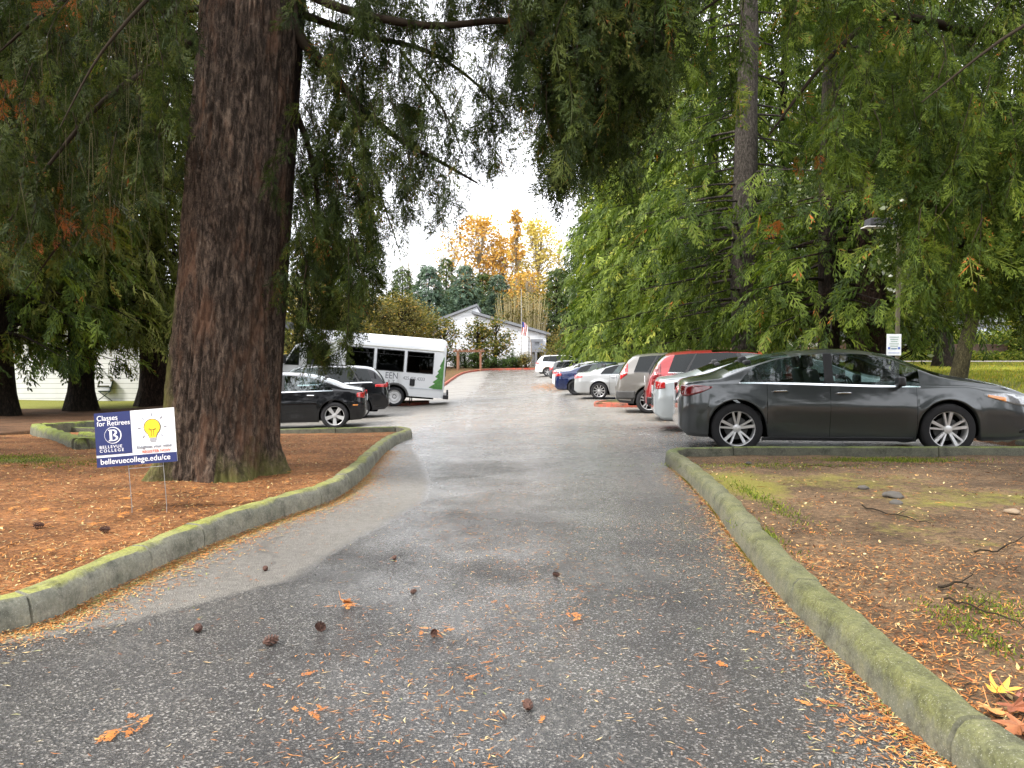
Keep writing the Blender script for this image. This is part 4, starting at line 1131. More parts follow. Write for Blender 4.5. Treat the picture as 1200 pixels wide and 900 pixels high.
# entrance at right end
mb = MB()
for px in (624.5, 633.5): mb.box((bx(px)-o0[0], -.25, (bz(399)+zb)/2-o0[2]), (.35, .3, bz(399)-zb))
mb.box((bx(629)-o0[0], -.25, bz(399)-o0[2]), (1.35, .34, .3)); mb.build('porch_frame', M_GREYTRIM, bld)
d_ = bwall('door', [(bx(626), zb), (bx(632), zb), (bx(632), bz(413)), (bx(626), bz(413))], BY-.06, BY-.005, M_WINDARK)
mb = MB(); mb.box((bx(634)-o0[0], -1.0, bz(411)-o0[2]), (2.2, 2.0, .35)); mb.build('porch_roof', M_GREYTRIM, bld)
for px in (627.5, 638):
    mb = MB(); mb.box((bx(px)-o0[0], -1.9, (bz(412)+zb)/2-o0[2]), (.25, .25, bz(412)-zb)); mb.build('porch_post', M_GREYTRIM, bld)
# downpipe
mb = MB(); mb.tube([(bx(618.5)-o0[0], -.08, bz(388)-o0[2]), (bx(618.5)-o0[0], -.08, zb-o0[2])], .05); mb.build('downpipe', M_WHITE, bld)
# low dark wing with white squares
wing = empty('low_wing', (bx(500, 90), 90, gz(0, 90)), 0, 'low brown building with white square windows left of the white gable', 'building')
ow = np.array(wing.location); M_BROWN = simple('brown_siding', (.12, .095, .07), .8)
wx = lambda px: (px-600)/FPX*90
bwall('wall', [(wx(470), zb), (wx(506), zb), (wx(506), bz(381, 90)), (wx(470), bz(381, 90))], 90, 98, M_BROWN, wing, ow)
slab('roof', wx(465), bz(381, 90), wx(517), bz(381.5, 90), 89.2, 98.5, .35, M_ROOFD, wing, ow)
for px in (484, 491, 498, 505):
    for py, hh in ((389, .55), (396, .45)):
        f_ = MB(); f_.box((wx(px)-ow[0], -.06, bz(py, 90)-ow[2]), (.52, .1, hh)); w_ = f_.build('window', M_WHITE, wing)
# white patch wall right of the wing
bwall('wall', [(bx(507, 89), zb), (bx(514, 89), zb), (bx(514, 89), bz(383, 89)), (bx(507, 89), bz(383, 89))], 89, 89.4, M_SIDE, wing, ow)

# planting island with the red kerb in front of the building
RKL = catm([np.array(p) for p in [G(522, 452)[:2]-np.array([.0, .0]), G(530, 446)[:2], G(546, 437.5)[:2], G(575, 434)[:2], (1.5, 76.5), (4.6, 77.0), (7.6, 77.0)]], 10)
kk = sweep_kerb('red_kerb', RKL, +1, M_KERB_RED, h=.17, w=.18); tag(kk, kind='structure')
def isl(curve, depth, name, mat, mossv=.2):
    n = len(curve); m = 10; V = []
    for k_ in range(n):
        i0, i1 = max(k_-1, 0), min(k_+1, n-1); t_ = curve[i1]-curve[i0]; t_ = t_/np.linalg.norm(t_)
        for u in range(m+1):
            x_, y_ = curve[k_][0]-.1*t_[1], curve[k_][1]+.1*t_[0]
            f = u/m; xx = x_-(6 if k_ < n*.35 else 0)*f*(1-k_/n/.35 if k_ < n*.35 else 0); yy = y_+(84-y_)*f
            V.append((xx, yy, gz(xx, yy)+.12))
    F = [(a*(m+1)+b, (a+1)*(m+1)+b, (a+1)*(m+1)+b+1, a*(m+1)+b+1) for a in range(n-1) for b in range(m)]
    return npmesh(name, V, F, mats=[mat], attr={'moss': np.full(len(V), mossv), 'bare': np.zeros(len(V))})
i_ = isl(RKL, 8, 'ground_bed', M_SOIL, .45); i_['kind'] = 'structure'
# flag pole
fx = bx(611, 80); fp = empty('flagpole', (fx, 80, gz(fx, 80)), 0, 'thin pole with a small red and white striped flag before the white wall', 'flagpole')
mb = MB(); mb.tube([(0, 0, 0), (0, 0, bz(338, 80)-gz(fx, 80))], [.035, .02], 8); mb.build('pole', simple('grey_pole', (.4, .4, .4), .5), fp)
def flagmesh():
    nx_, nz_ = 12, 14; V = []; MI = []
    for a in range(nz_+1):
        for b in range(nx_+1):
            u = b/nx_; w_ = a/nz_
            V.append((.05+u*.55+.05*math.sin(w_*4), .10*math.sin(u*9+w_*2), -w_*1.35*(1-.1*u)-.6*u*u*.6))
    F = []
    for a in range(nz_):
        for b in range(nx_):
            F.append((a*(nx_+1)+b, a*(nx_+1)+b+1, (a+1)*(nx_+1)+b+1, (a+1)*(nx_+1)+b))
            MI.append(2 if (a < 6 and b < 5) else (b % 4)//2)
    return np.array(V)+np.array([0, 0, bz(377, 80)-gz(fx, 80)]), F, MI
V_, F_, MI_ = flagmesh()
npmesh('flag', V_, F_, mats=[simple('flag_red', (.55, .06, .07), .8), M_WHITE, simple('flag_blue', (.05, .07, .25), .8)], parent=fp, mi=MI_)
# small lamp post near the porch
lx = bx(622.5, 82); lp = empty('path_lamp', (lx, 82, gz(lx, 82)), 0, 'slim curved pole light between the flagpole and the porch', 'lamp post')
mb = MB(); hz = bz(393, 82)-gz(lx, 82); mb.tube([(0, 0, 0), (0, 0, hz*.75), (-.2, 0, hz*.93), (-.7, 0, hz), (-1.1, 0, hz*.97)], [.05, .04, .04, .035, .03], 8); mb.build('pole', simple('bronze', (.25, .2, .16), .5), lp)
mb = MB(); mb.lathe([(0, .12), (.12, .1), (.2, 0), (0, -.02)], 12, Matrix.Translation((-1.15, 0, hz*.97))); mb.build('lamp_shade', M_WHITE, lp)
# pergola
px0 = bx(536, 74); pg = empty('pergola', (px0, 74, gz(px0, 74)), 0, 'low orange timber pergola beneath the magnolias', 'pergola')
hz = bz(412.5, 74)-gz(px0, 74)
for a, b in ((0, 0), (2.2, 0), (0, 1.8), (2.2, 1.8)):
    mb = MB(); mb.box((a, b, hz/2), (.14, .14, hz)); mb.build('post', M_WOOD, pg)
mb = MB()
for b in (0, 1.8): mb.box((1.1, b, hz+.08), (3.0, .1, .16))
for a in np.linspace(-.2, 2.4, 8): mb.box((a, .9, hz+.22), (.07, 2.5, .12))
mb.build('beam', M_WOOD, pg)
# magnolias
GM = 'small magnolias planted in front of the white wall'
for idx, (px, Y, H, sp, sd_) in enumerate([(521, 78, 5.0, 1.9, 90), (560, 79, 4.9, 1.5, 91), (581, 79, 5.3, 1.9, 92)]):
    lab = ['dark green magnolia at the left end of the white wall', 'thin brownish magnolia in the middle of the wall', 'fuller bronze and green magnolia toward the flagpole'][idx]
    bgb('magnolia_tree', px, Y, H, sp, 60, 26, .26, M_MAG, M_TWIG, lab, sd_, zlow=.22, clump_r=.38, group=GM)
GK = 'low round shrubs along the red kerb'
for idx, px in enumerate([535, 545, 556, 568, 577, 590, 600, 606, 616]):
    Y = 77.5+(idx % 2)*.9
    lab = ['clipped shrub beside the pergola post', 'dark round shrub under the pergola edge', 'shrub right of the pergola', 'low shrub below the thin magnolia', 'low shrub below the fuller magnolia',
           'wide low shrub near the fuller magnolia', 'round shrub left of the flagpole', 'shrub touching the foot of the flagpole', 'reddish shrub right of the flagpole'][idx]
    bgb('round_shrub', px, Y, [1.6, 1.8, 1.6, 1.0, 1.1, 1.0, 1.7, 1.1, 1.5][idx], .85, 26, 45, .13, M_SHRUB if idx != 8 else M_OLIVE, M_TWIG, lab, 100+idx, zlow=.1, clump_r=.28, group=GK, trunk_h=.6)

# ------------------------------------------------------------------ left building behind the trees
LBY = 31.0
lb = empty('white_outbuilding', (-16, LBY, gz(-14, LBY)), 0, 'long white wall of horizontal siding seen between the left trunks', 'building')
ol = np.array(lb.location)
zl = float(g(-14, LBY))
bwall('wall', [(-26, zl-.3), (-11.6, zl-.3), (-11.6, zl+3.3), (-26, zl+3.3)], LBY, LBY+8, M_SIDE2, lb, ol)
mb = MB(); mb.box((-18.8-ol[0], LBY-.03-ol[1], zl-.02-ol[2]), (14.5, .12, .14)); mb.build('footing', simple('concrete_grey', (.3, .29, .27), .9), lb)
slab('roof', -26.5, zl+3.3, -11.2, zl+3.3, LBY-.6, LBY+8.6, .35, M_ROOFD, lb, ol)

# ------------------------------------------------------------------ garden bank, brick wall and houses at far right
M_BRICK_ = None
def brick():
    t = NT('rough_brick'); v = t.coord('Object', (1, 1, 1)); b = t.n('ShaderNodeTexBrick'); 
    mp_ = t.n('ShaderNodeMapping'); mp_.inputs['Rotation'].default_value = (math.pi/2, 0, 0); t.l(v, mp_.inputs[0]); t.l(mp_.outputs[0], b.inputs['Vector'])
    b.inputs['Scale'].default_value = 2.2; b.inputs['Color1'].default_value = (.26, .15, .11, 1); b.inputs['Color2'].default_value = (.18, .115, .09, 1); b.inputs['Mortar'].default_value = (.2, .18, .16, 1)
    c = t.mix(t.ramp(t.noise(v, 3, 5, .7), [(.35, .0), (.65, .6)]), b.outputs[0], (.10, .085, .07))
    return t.done(t.pbsdf(c, .9, 0, .2, t.bump(t.noise(v, 20, 4), .4, .02)))
M_BRICK_ = brick()
yy = 45.0; xa = (1096-600)/FPX*yy; xb = (1180-600)/FPX*yy
zt = W(600, 405, yy)[2]; zb_ = float(g(xa, yy))-.1
mb = MB(); mb.box(((xa+xb)/2, yy+.2, (zt+zb_)/2), (xb-xa, .4, zt-zb_)); mb.box(((xa+xb)/2, yy+.2, zt+.04), (xb-xa+.1, .5, .08))
w_ = mb.build('brick_wall', M_BRICK_); tag(w_, 'low rough brick retaining wall on the planted bank beyond the lawn', 'wall')
def slopepath():
    xs_ = np.linspace(14, 60, 40); V = []; F = []
    for x_ in xs_:
        for yv in (41.2, 42.8): V.append((x_, yv, float(g(x_, yv))+.115))
    for k_ in range(len(xs_)-1): F.append((2*k_, 2*k_+2, 2*k_+3, 2*k_+1))
    return V, F
V_, F_ = slopepath(); o_ = npmesh('path', V_, F_, mats=[simple('pale_path', (.42, .38, .33), .9, spec=.1)]); o_['kind'] = 'structure'
rg5 = np.random.default_rng(5)
def groundcover(name, x0, x1, y0, y1, n, h, mat, leaf, lab, zfn=None):
    X_ = rg5.uniform(x0, x1, n); Y_ = rg5.uniform(y0, y1, n); Z_ = (g(X_, Y_) if zfn is None else zfn(X_, Y_))+.1+rg5.random(n)**1.3*h*(.5+.5*np.sin(X_*1.3+Y_*2)**2)
    V, rnd = leaf_quads(np.stack([X_, Y_, Z_], -1), leaf, rg5)
    o = npmesh(name, V, np.arange(len(V)).reshape(-1, 4), mats=[mat], smooth_=False, attr={'rnd': rnd})
    tag(o, lab, 'plants', kind='stuff'); return o
M_GCL = leafmat('bright_groundcover', (.06, .10, .02), (.16, .22, .04), (.34, .36, .07), .3, yellow=(.5, .42, .08))
groundcover('groundcover_plants', 20, 42, 43.2, 45, 14000, .55, M_GCL, .16, 'light green groundcover on the bank below the brick wall')
groundcover('groundcover_plants', 23.5, 42, 45.6, 52, 22000, .9, M_GCL, .2, 'yellow green groundcover above the brick wall', zfn=lambda X_, Y_: np.full_like(X_, zt-.25)+(Y_-45.6)*.08)
mb = MB(); mb.add([(23.2, 45.4, zt-.2), (44, 45.4, zt-.2), (44, 56, zt+.5), (23.2, 56, zt+.5), (23.2, 45.4, zt-2), (44, 45.4, zt-2), (44, 56, zt-2), (23.2, 56, zt-2)], [(0, 1, 2, 3), (4, 5, 1, 0), (5, 6, 2, 1), (6, 7, 3, 2), (7, 4, 0, 3)])
o_ = mb.build('terrace_ground', simple('dark_soil', (.07, .05, .035), .95, spec=.1)); o_['kind'] = 'structure'
# far houses
def house(px0, px1, Y, ptop, pbot, wallc, roofc, lab, seed):
    x0, x1 = (px0-600)/FPX*Y, (px1-600)/FPX*Y; zt_, zb2 = W(600, ptop, Y)[2], W(600, pbot, Y)[2]-1.5
    r_ = empty('house', ((x0+x1)/2, Y, zb2), 0, lab, 'house', 'houses beyond the planted bank'); w = x1-x0; h = zt_-zb2
    mb = MB(); mb.box((0, 4, h/2), (w, 8, h)); mb.build('wall', wallc, r_)
    mb = MB(); mb.add([(-w/2-.4, -.5, h), (w/2+.4, -.5, h), (w/2+.4, 4, h+1.6), (-w/2-.4, 4, h+1.6), (w/2+.4, 8.5, h), (-w/2-.4, 8.5, h)], [(0, 1, 2, 3), (3, 2, 4, 5), (0, 3, 5), (1, 4, 2), (0, 5, 4, 1)]); mb.build('roof', roofc, r_)
    k_ = int(w/2.6)
    for a in range(k_):
        xx = -w/2+(a+.5)*w/k_
        mb = MB(); mb.box((xx, -.04, h*.62), (1.15, .09, 1.05)); f_ = mb.build('window', M_WHITE, r_)
        mb = MB(); mb.box((xx, -.10, h*.62), (.95, .04, .85)); mb.build('pane', M_WINDARK, f_)
house(1086, 1150, 70, 380, 406, simple('cream_wall', (.62, .56, .45), .8), M_ROOFD, 'cream walled house left of the two, beyond the brick wall', 1)
house(1158, 1230, 66, 378, 404, simple('blue_grey_wall', (.42, .48, .58), .8), M_ROOFD, 'blue grey house at the far right edge beyond the bank', 2)
house(880, 1010, 78, 396, 418, simple('pale_wall', (.60, .58, .55), .8), M_ROOFD, 'pale low house glimpsed between the right trunks', 3)
# far car glimpsed (blue)
# background shrubs on the bank, far right
GSB = 'shrubs on the planted bank'
for idx, (px, Y, H, sp) in enumerate([(1060, 46, 2.2, 1.6), (1078, 47, 2.0, 1.4), (1195, 45.5, 2.6, 1.8), (1215, 44.5, 2.4, 1.6), (940, 58, 4.5, 2.4), (905, 60, 4.2, 2.4), (1030, 52, 4.6, 2.6)]):
    lab = ['grey green shrub just right of the notice board', 'shrub touching the left end of the brick wall', 'yellow green shrub at the right end of the brick wall', 'bushy shrub cut by the right edge',
           'tall shrub between the two shaded cedars', 'tall shrub seen past the stout fir trunk', 'tall shrub behind the red-brown trunk'][idx]
    x_ = (px-600)/FPX*Y
    broadleaf('bank_shrub', (x_, Y, float(g(x_, Y))+.05), H, sp, .06, 50, 60, .16, M_GCL if idx < 4 else M_BROAD, M_TWIG, lab, cat='shrub', group=GSB, seed=120+idx, zlow=.05, clump_r=.4)
# backdrop trees closing the view on the far right and far left
GF = 'distant trees behind the houses'
for idx, (px, Y, H, r) in enumerate([(830, 92, 17, 5.5), (900, 96, 18, 6), (980, 92, 18, 6), (1065, 95, 18, 6), (1140, 98, 17, 6), (1215, 94, 18, 6), (760, 100, 18, 5.5), (250, 95, 17, 6), (150, 95, 18, 6), (50, 92, 18, 6), (310, 105, 18, 5.5)]):
    lab = ['far fir behind the light green cedar', 'far fir behind the stout fir trunk', 'far fir behind the slim dark trunk', 'far fir above the notice board', 'far fir above the cream house', 'far fir above the blue grey house',
           'far fir behind the pale grey trunk', 'far fir hidden behind the huge trunk', 'far fir behind the wide flared trunk', 'far fir behind the left white wall', 'far fir right behind the huge trunk'][idx]
    x_ = (px-600)/FPX*Y
    if idx in (8,): continue
    conifer('fir_tree', (x_, Y, gz(x_, Y)), H, .3, shapeR(r, .9, .6), 2, 130, 1.9, T_BG, M_FIR, M_BARK_DARK, lab, group=GF, seed=140+idx, dens=4, droop=.3, hang=.5)
# ------------------------------------------------------------------ cars
M_TYRE = simple('tyre_rubber', (.022, .022, .024), .85, spec=.3, bumps=.2)
M_RIM = simple('alloy', (.6, .6, .61), .35, metal=.55, var=.05)
M_RIM_D = simple('dark_alloy', (.05, .05, .055), .35, metal=.6, var=.05)
M_BLACK = simple('black_trim', (.014, .014, .016), .45, var=.2)
M_CHROME = simple('chrome', (.75, .76, .78), .10, metal=1, var=.02)
M_RED = simple('red_lens', (.42, .012, .012), .12, spec=.7, coat=1, var=.1)
M_REDD = simple('dark_red_lens', (.16, .008, .010), .12, spec=.7, coat=1, var=.1)
M_AMBER = simple('amber_lens', (.75, .25, .02), .15, spec=.7, coat=1)
M_CLEAR = simple('headlight_lens', (.32, .33, .34), .08, metal=.35, coat=1, var=.4, nscale=20)
M_SEAT = simple('seat_fabric', (.05, .05, .052), .85)
M_SEATL = simple('seat_light', (.30, .29, .27), .8)
M_GLASS = glass('car_glass', (.42, .50, .48)); M_GLASS_D = glass('tinted_car_glass', (.05, .06, .06), minr=.035)
M_PLATE = simple('licence_plate', (.62, .64, .66), .5)
M_LINER = simple('wheel_arch_liner', (.008, .008, .008), .95, spec=.05)

RIMF = .72
def wheel(parent, x, y, r, w, side, style, rimmat):
    """axis along Y; side=+1 outer face towards +y"""
    e = empty('wheel', (x, y, r)); e.parent = parent
    Mx = Matrix.Rotation(-math.pi/2*side, 4, 'X')
    rr = r*RIMF
    mb = MB()
    prof = [(rr*.97, -w*.5), (rr*1.04, -w*.53), (r*.93, -w*.50), (r*.985, -w*.42), (r, -w*.3), (r*.994, -w*.29), (r*.994, -w*.26), (r, -w*.25), (r, -.01), (r*.992, -.008), (r*.992, .008), (r, .01), (r, w*.25), (r*.994, w*.26), (r*.994, w*.29), (r, w*.3), (r*.985, w*.42), (r*.93, w*.50), (rr*1.04, w*.53), (rr*.97, w*.5)]
    mb.lathe(prof, 48, Mx); mb.build('tyre', M_TYRE, e, smooth_=True)
    mb = MB()
    mb.lathe([(rr*.985, -w*.5), (rr*.93, -w*.35), (rr*.9, 0), (rr*.91, w*.36), (rr*.945, w*.47), (rr*.99, w*.50), (rr*1.0, w*.485)], 48, Mx)
    mb.lathe([(rr*.22, w*.20), (rr*.215, w*.40), (rr*.15, w*.43), (0, w*.43)], 20, Mx)
    def spoke(a0, wi, wo, h0=.34, h1=.46, r0=.16, r1=.93, thick=.05):
        c, s = math.cos(a0), math.sin(a0)
        V = []
        for (ra, wd_, h) in ((r0, wi, h0), (r1, wo, h1)):
            for sg in (-1, 1):
                for dh in (0, -thick/w):
                    px_ = rr*ra; py_ = sg*rr*wd_
                    V.append(Mx @ Vector((px_*c-py_*s, px_*s+py_*c, (h+dh)*w)))
        mb.add(V, [(0, 1, 3, 2), (4, 6, 7, 5), (0, 2, 6, 4), (1, 5, 7, 3), (0, 4, 5, 1), (2, 3, 7, 6)])
    if style == 'five':
        for k in range(5): spoke(2*math.pi*k/5+.3, .14, .21)
    elif style == 'split':
        for k in range(5):
            a = 2*math.pi*k/5+math.pi/2
            spoke(a-.16, .06, .085); spoke(a+.24, .05, .05)
    elif style == 'ten':
        for k in range(10): spoke(2*math.pi*k/10, .05, .065)
    elif style == 'wide5':
        for k in range(5):
            a = 2*math.pi*k/5+math.pi/2; spoke(a, .13, .20)
    elif style == 'steel':
        mb.lathe([(rr*.9, w*.2), (rr*.7, w*.22), (rr*.62, w*.38), (rr*.35, w*.34), (rr*.3, w*.30)], 32, Mx)
    mb.build('rim', rimmat, e, smooth_=True)
    mb = MB(); mb.lathe([(0, w*.02), (rr*.62, w*.02), (rr*.64, 0), (rr*.64, -w*.05)], 32, Mx)
    mb.build('brake_disc', simple('brake_steel', (.10, .10, .10), .5, metal=.6), e)
    mb = MB(); mb.lathe([(rr*.95, -w*.30), (0, -w*.30)], 32, Mx); mb.build('hub_backing', M_LINER, e)
    return e

def make_car(name, loc, heading, label, paintmat, S, group=None, cat='car'):
    """S: spec dict. local frame: x from rear (0) to front (L), y left, z up"""
    L, WD = S['L'], S['W']/2
    root = empty(name, loc, heading, label, cat, group)
    top = np.array(S['top']); belt = np.array(S['belt']); bot = np.array(S['bot'])
    xr, xf, ra, rw = S['xr'], S['xf'], S['arch'], S['rw']
    sh = np.array(S.get('shear', [(0, 0), (L, 0)])); tumble = S.get('tumble', .40)
    pr, pf = S.get('endr', .45), S.get('endf', .75)
    def half(x):
        e = 0
        if x < pr: e = (pr-x)/pr; f = (1-e**2.6)**(1/2.6)*(1-S.get('minr', .62))+S.get('minr', .62)
        elif x > L-pf: e = (x-L+pf)/pf; f = (1-e**2.4)**(1/2.4)*(1-S.get('minf', .45))+S.get('minf', .45)
        else: f = 1
        # slight plan taper
        f *= 1-.035*abs((x-L*.5)/(L*.5))**3
        return WD*f
    # stations
    xs = set(np.round(np.arange(0, L, .07), 4)) | {0, L}
    for e in np.linspace(0, 1, 14): xs.add(round(pr*(1-math.cos(e*math.pi/2)), 4)); xs.add(round(L-pf*(1-math.cos(e*math.pi/2)), 4))
    for e in np.linspace(0, math.pi, 27):
        xs.add(round(xr+ra*math.cos(e), 4)); xs.add(round(xf+ra*math.cos(e), 4))
    key = sorted(set(S['keys']))
    xs = sorted(x for x in xs if all(abs(x-k) > .022 for k in key))
    # thin out
    tmp = []
    for x in xs:
        if not tmp or x-tmp[-1] > .006: tmp.append(x)
    xs = sorted(tmp+list(key))
    n = len(xs); NB, NC, ND = 13, 6, 9
    zw = rw+.01
    def sm(arr, x):  # smoothed interpolation
        return float(np.mean([np.interp(x+o, arr[:, 0], arr[:, 1]) for o in (-.05, -.025, 0, .025, .05)]))
    P = np.zeros((n, 1+NB+NC+ND, 3))
    crease = S.get('crease', .62)
    for i, x in enumerate(xs):
        hw = half(x); zb0 = float(np.interp(x, bot[:, 0], bot[:, 1]))
        for xc in (xr, xf):
            if abs(x-xc) < ra:
                zb0 = max(zb0, zw+math.sqrt(max(0, ra*ra-(x-xc)**2)))
        zbel = sm(belt, x)
        shx = float(np.interp(x, sh[:, 0], sh[:, 1]))
        zt = sm(top, x+shx)
        zbel = min(zbel, zt-.012)
        h = zt-zbel
        zr = zt-min(.075, h*.55)
        def sidey(z):
            t = (z-.18)/(zbel-.18)
            f = .925+.075*math.sin(min(1, max(0, t)/.62)*math.pi/2)
            if t > crease: f -= .055*((t-crease)/(1-crease))**1.6
            fl = 0
            for xc in (xr, xf):
                d = math.hypot(x-xc, z-zw)
                fl = max(fl, .022*math.exp(-((d-ra)/.07)**2))
            dent = -.016*math.exp(-((t-.28)/.16)**2)*float(smooth((x-xr-ra)/.3)*smooth((xf-ra-x)/.3))
            cr_ = .010*math.exp(-((t-crease)/.05)**2)
            return hw*f+fl+dent+cr_
        P[i, 0] = (x, hw*.80, zb0)
        for k in range(NB):
            z = zb0+(zbel-zb0)*k/(NB-1); P[i, 1+k] = (x, sidey(z), z)
        yb = sidey(zbel)
        inset = min(.03, h*.3)
        for k in range(NC):
            t = (k+1)/NC if k else .06
            z = zbel+(zr-zbel)*t
            y = yb-inset-tumble*(z-zbel)
            P[i, 1+NB+k] = (x+shx*t, max(.05, y), z)
        yr = P[i, NB+NC, 1]; x_r = x+shx
        for k in range(ND):
            u = [.975, .93, .86, .72, .55, .38, .2, .08, 0][k]
            z = zr+(zt-zr)*(1-u**2.6) if S.get('rf', 0) == 0 else zr+(zt-zr)*(1-u**S['rf'])
            bow = 0
            P[i, 1+NB+NC+k] = (x_r, yr*u, z)
    NP = P.shape[1]
    J_B0, J_BELT, J_C1, J_RAIL = 1, NB, 1+NB, NB+NC
    # windscreen / rear window bow
    for (a, b, amt) in S.get('bow', []):
        for i, x in enumerate(xs):
            w_ = math.sin(math.pi*np.clip((x-a)/(b-a), 0, 1))
            for j in range(J_RAIL, NP):
                yr = P[i, J_RAIL, 1]; P[i, j, 0] += amt*w_*(1-(P[i, j, 1]/yr)**2)
    def cell_kind(i, j):
        xm = (xs[i]+xs[i+1])/2
        if J_C1 <= j < J_RAIL:
            for (a, b, kd) in S['side']:
                if a < xm < b: return kd
            return 'body'
        if J_BELT <= j < J_C1:
            a, b = S['side'][0][0], S['side'][-1][1]
            if a < xm < b: return 'sill'
            return 'body'
        if j >= J_RAIL+2:
            for (a, b, kd) in S['screens']:
                if a < xm < b: return kd
            if 'roofblack' in S and S['roofblack'][0] < xm < S['roofblack'][1]: return 'roofglass'
        if j >= J_RAIL and j < J_RAIL+2: pass
        if J_B0 <= j < J_BELT:
            for q_, (a, b) in enumerate(S['doors']):
                if a < xm < b and P[i, J_B0, 2] < .99*P[i, J_BELT, 2]:
                    return 'door%d' % q_
        if j == 0: return 'under'
        z_mid = (P[i, j, 2]+P[i, j+1, 2])/2
        return 'body'
    groups = {}
    for i in range(n-1):
        for j in range(NP-1):
            k = cell_kind(i, j)
            if k == 'body' and S.get('clad') and j < J_BELT and max(P[i, j+1, 2], P[i+1, j+1, 2]) < S['clad']: k = 'cladding'
            if k.startswith('door') and S.get('clad') and max(P[i, j+1, 2], P[i+1, j+1, 2]) < S['clad']: k = 'cladding'
            groups.setdefault(k, []).append((i, j))
    vid = lambda i, j: i*NP+j
    PR = P.reshape(-1, 3); PL = PR*np.array([1, -1, 1]); NV = len(PR)
    allV = np.concatenate([PR, PL])
    def sub(cells, nm, mat, par, sides=(1, -1), off=0.0):
        F = []
        for (i, j) in cells:
            q = (vid(i, j), vid(i+1, j), vid(i+1, j+1), vid(i, j+1))
            if 1 in sides: F.append(q[::-1])
            if -1 in sides: F.append(tuple(a+NV for a in q))
        F = np.array(F); u, inv = np.unique(F, return_inverse=True)
        V = allV[u].copy()
        if off:
            V[:, 1] += np.sign(V[:, 1])*off
        return npmesh(nm, V, inv.reshape(F.shape), mats=[mat], parent=par)
    body_cells = groups.get('body', [])+groups.get('under', [])
    # full skin incl. end caps
    b_ = sub(body_cells, 'body', paintmat, root)
    mod = b_.modifiers.new('weld', 'WELD'); mod.merge_threshold = .0008
    caps = MB()
    for ci in (0, n-1):
        ring = [tuple(P[ci, j]) for j in range(NP)]; ringL = [(a, -b, c) for a, b, c in ring[::-1]]
        m = NP
        V = ring+[(a, -b, c) for a, b, c in ring]
        F = []
        for j in range(NP-1):
            q = (j, j+1, m+j+1, m+j); F.append(q if ci == 0 else q[::-1])
        caps.add(V, F)
    caps.build('bumper_face', paintmat, root, smooth_=True)
    if 'cladding' in groups: sub(groups['cladding'], 'cladding', M_BLACK, root, off=.002)
    if 'sill' in groups: sub(groups['sill'], 'window_trim', M_CHROME if S.get('chrome', 1) else M_BLACK, root)
    if 'roofglass' in groups: sub(groups['roofglass'], 'sunroof', M_GLASS_D, root)
    gl = {'g': S.get('gf', M_GLASS), 'd': S.get('gr', M_GLASS_D)}
    runs = {}
    for (a, b, kd) in S['side']:
        cells = [(i, j) for (i, j) in groups.get(kd, []) if a < (xs[i]+xs[i+1])/2 < b]
        if not cells: continue
        if kd == 'pillar':
            for sd_ in (1, -1): sub(cells, 'pillar', M_BLACK, root, sides=(sd_,))
        elif kd == 'p': sub(cells, 'pillar', paintmat, root)
        else:
            for sd_ in (1, -1): sub(cells, 'side_window', gl[kd], root, sides=(sd_,))
    for (a, b, kd) in S['screens']:
        cells = [(i, j) for (i, j) in groups.get(kd, []) if a < (xs[i]+xs[i+1])/2 < b]
        if cells: sub(cells, 'windscreen' if kd == 'ws' else 'rear_window', S.get('gf', M_GLASS) if kd == 'ws' else S.get('grw', gl['d']), root)
    # side lookup
    xarr = np.array(xs)
    def ys(x, z):
        i = int(np.clip(np.searchsorted(xarr, x)-1, 0, n-2)); t = (x-xarr[i])/(xarr[i+1]-xarr[i]); t = min(max(t, 0), 1)
        def yy(ii):
            c = P[ii, :NP]; zz = c[:J_RAIL+1, 2]; return np.interp(z, zz[1:], c[1:J_RAIL+1, 1])
        return yy(i)*(1-t)+yy(i+1)*t
    def patch(nm, x0, x1, zlo, zhi, mat, par, off=.006, sides=(1, -1), nx_=14, nz_=5, name_each=True):
        out = []
        for sd_ in sides:
            V = []; F = []
            for a in range(nx_+1):
                # denser sampling near the end of the car
                x = x0+(x1-x0)*(a/nx_)**(1.6 if x0 < .2 else 1)
                zl, zh = zlo(x), zhi(x)
                for b in range(nz_+1):
                    z = zl+(zh-zl)*b/nz_; V.append((x, sd_*(ys(x, z)+off), z))
            for a in range(nx_):
                for b in range(nz_):
                    q = (a*(nz_+1)+b, (a+1)*(nz_+1)+b, (a+1)*(nz_+1)+b+1, a*(nz_+1)+b+1)
                    F.append(q[::-1] if sd_ > 0 else q)
            # rim towards the body so the patch has thickness
            o = npmesh(nm, V, F, mats=[mat], parent=par)
            md = o.modifiers.new('t', 'SOLIDIFY'); md.thickness = off*1.5; md.offset = -1
            out.append(o)
        return out
    def strip(mb, pts, w=.004, off=.0015):
        """dark seam following side surface pts=[(x,z)..] both sides"""
        for sd_ in (1, -1):
            V = []
            for (x, z) in pts:
                V.append(Vector((x, sd_*(ys(x, z)+off-.003), z)))
            mb.tube(V, w, 4)
    # doors
    seam = MB()
    for q_, (a, b) in enumerate(S['doors']):
        cells = groups.get('door%d' % q_, [])
        for sd_ in (1, -1):
            d_ = sub(cells, 'door', paintmat, root, sides=(sd_,))
            hx = a+S.get('hdl', .16); hz = float(np.interp(hx, belt[:, 0], belt[:, 1]))-S.get('hdz', .10)
            mb = MB(); yy0 = ys(hx, hz)
            mb.tube([(hx-.10, sd_*(yy0-.005), hz), (hx-.085, sd_*(yy0+.030), hz+.004), (hx+.085, sd_*(yy0+.030), hz+.008), (hx+.10, sd_*(yy0-.005), hz+.006)], .016, 8)
            mb.build('handle', M_CHROME if S.get('chrome', 1) else paintmat, d_, smooth_=True)
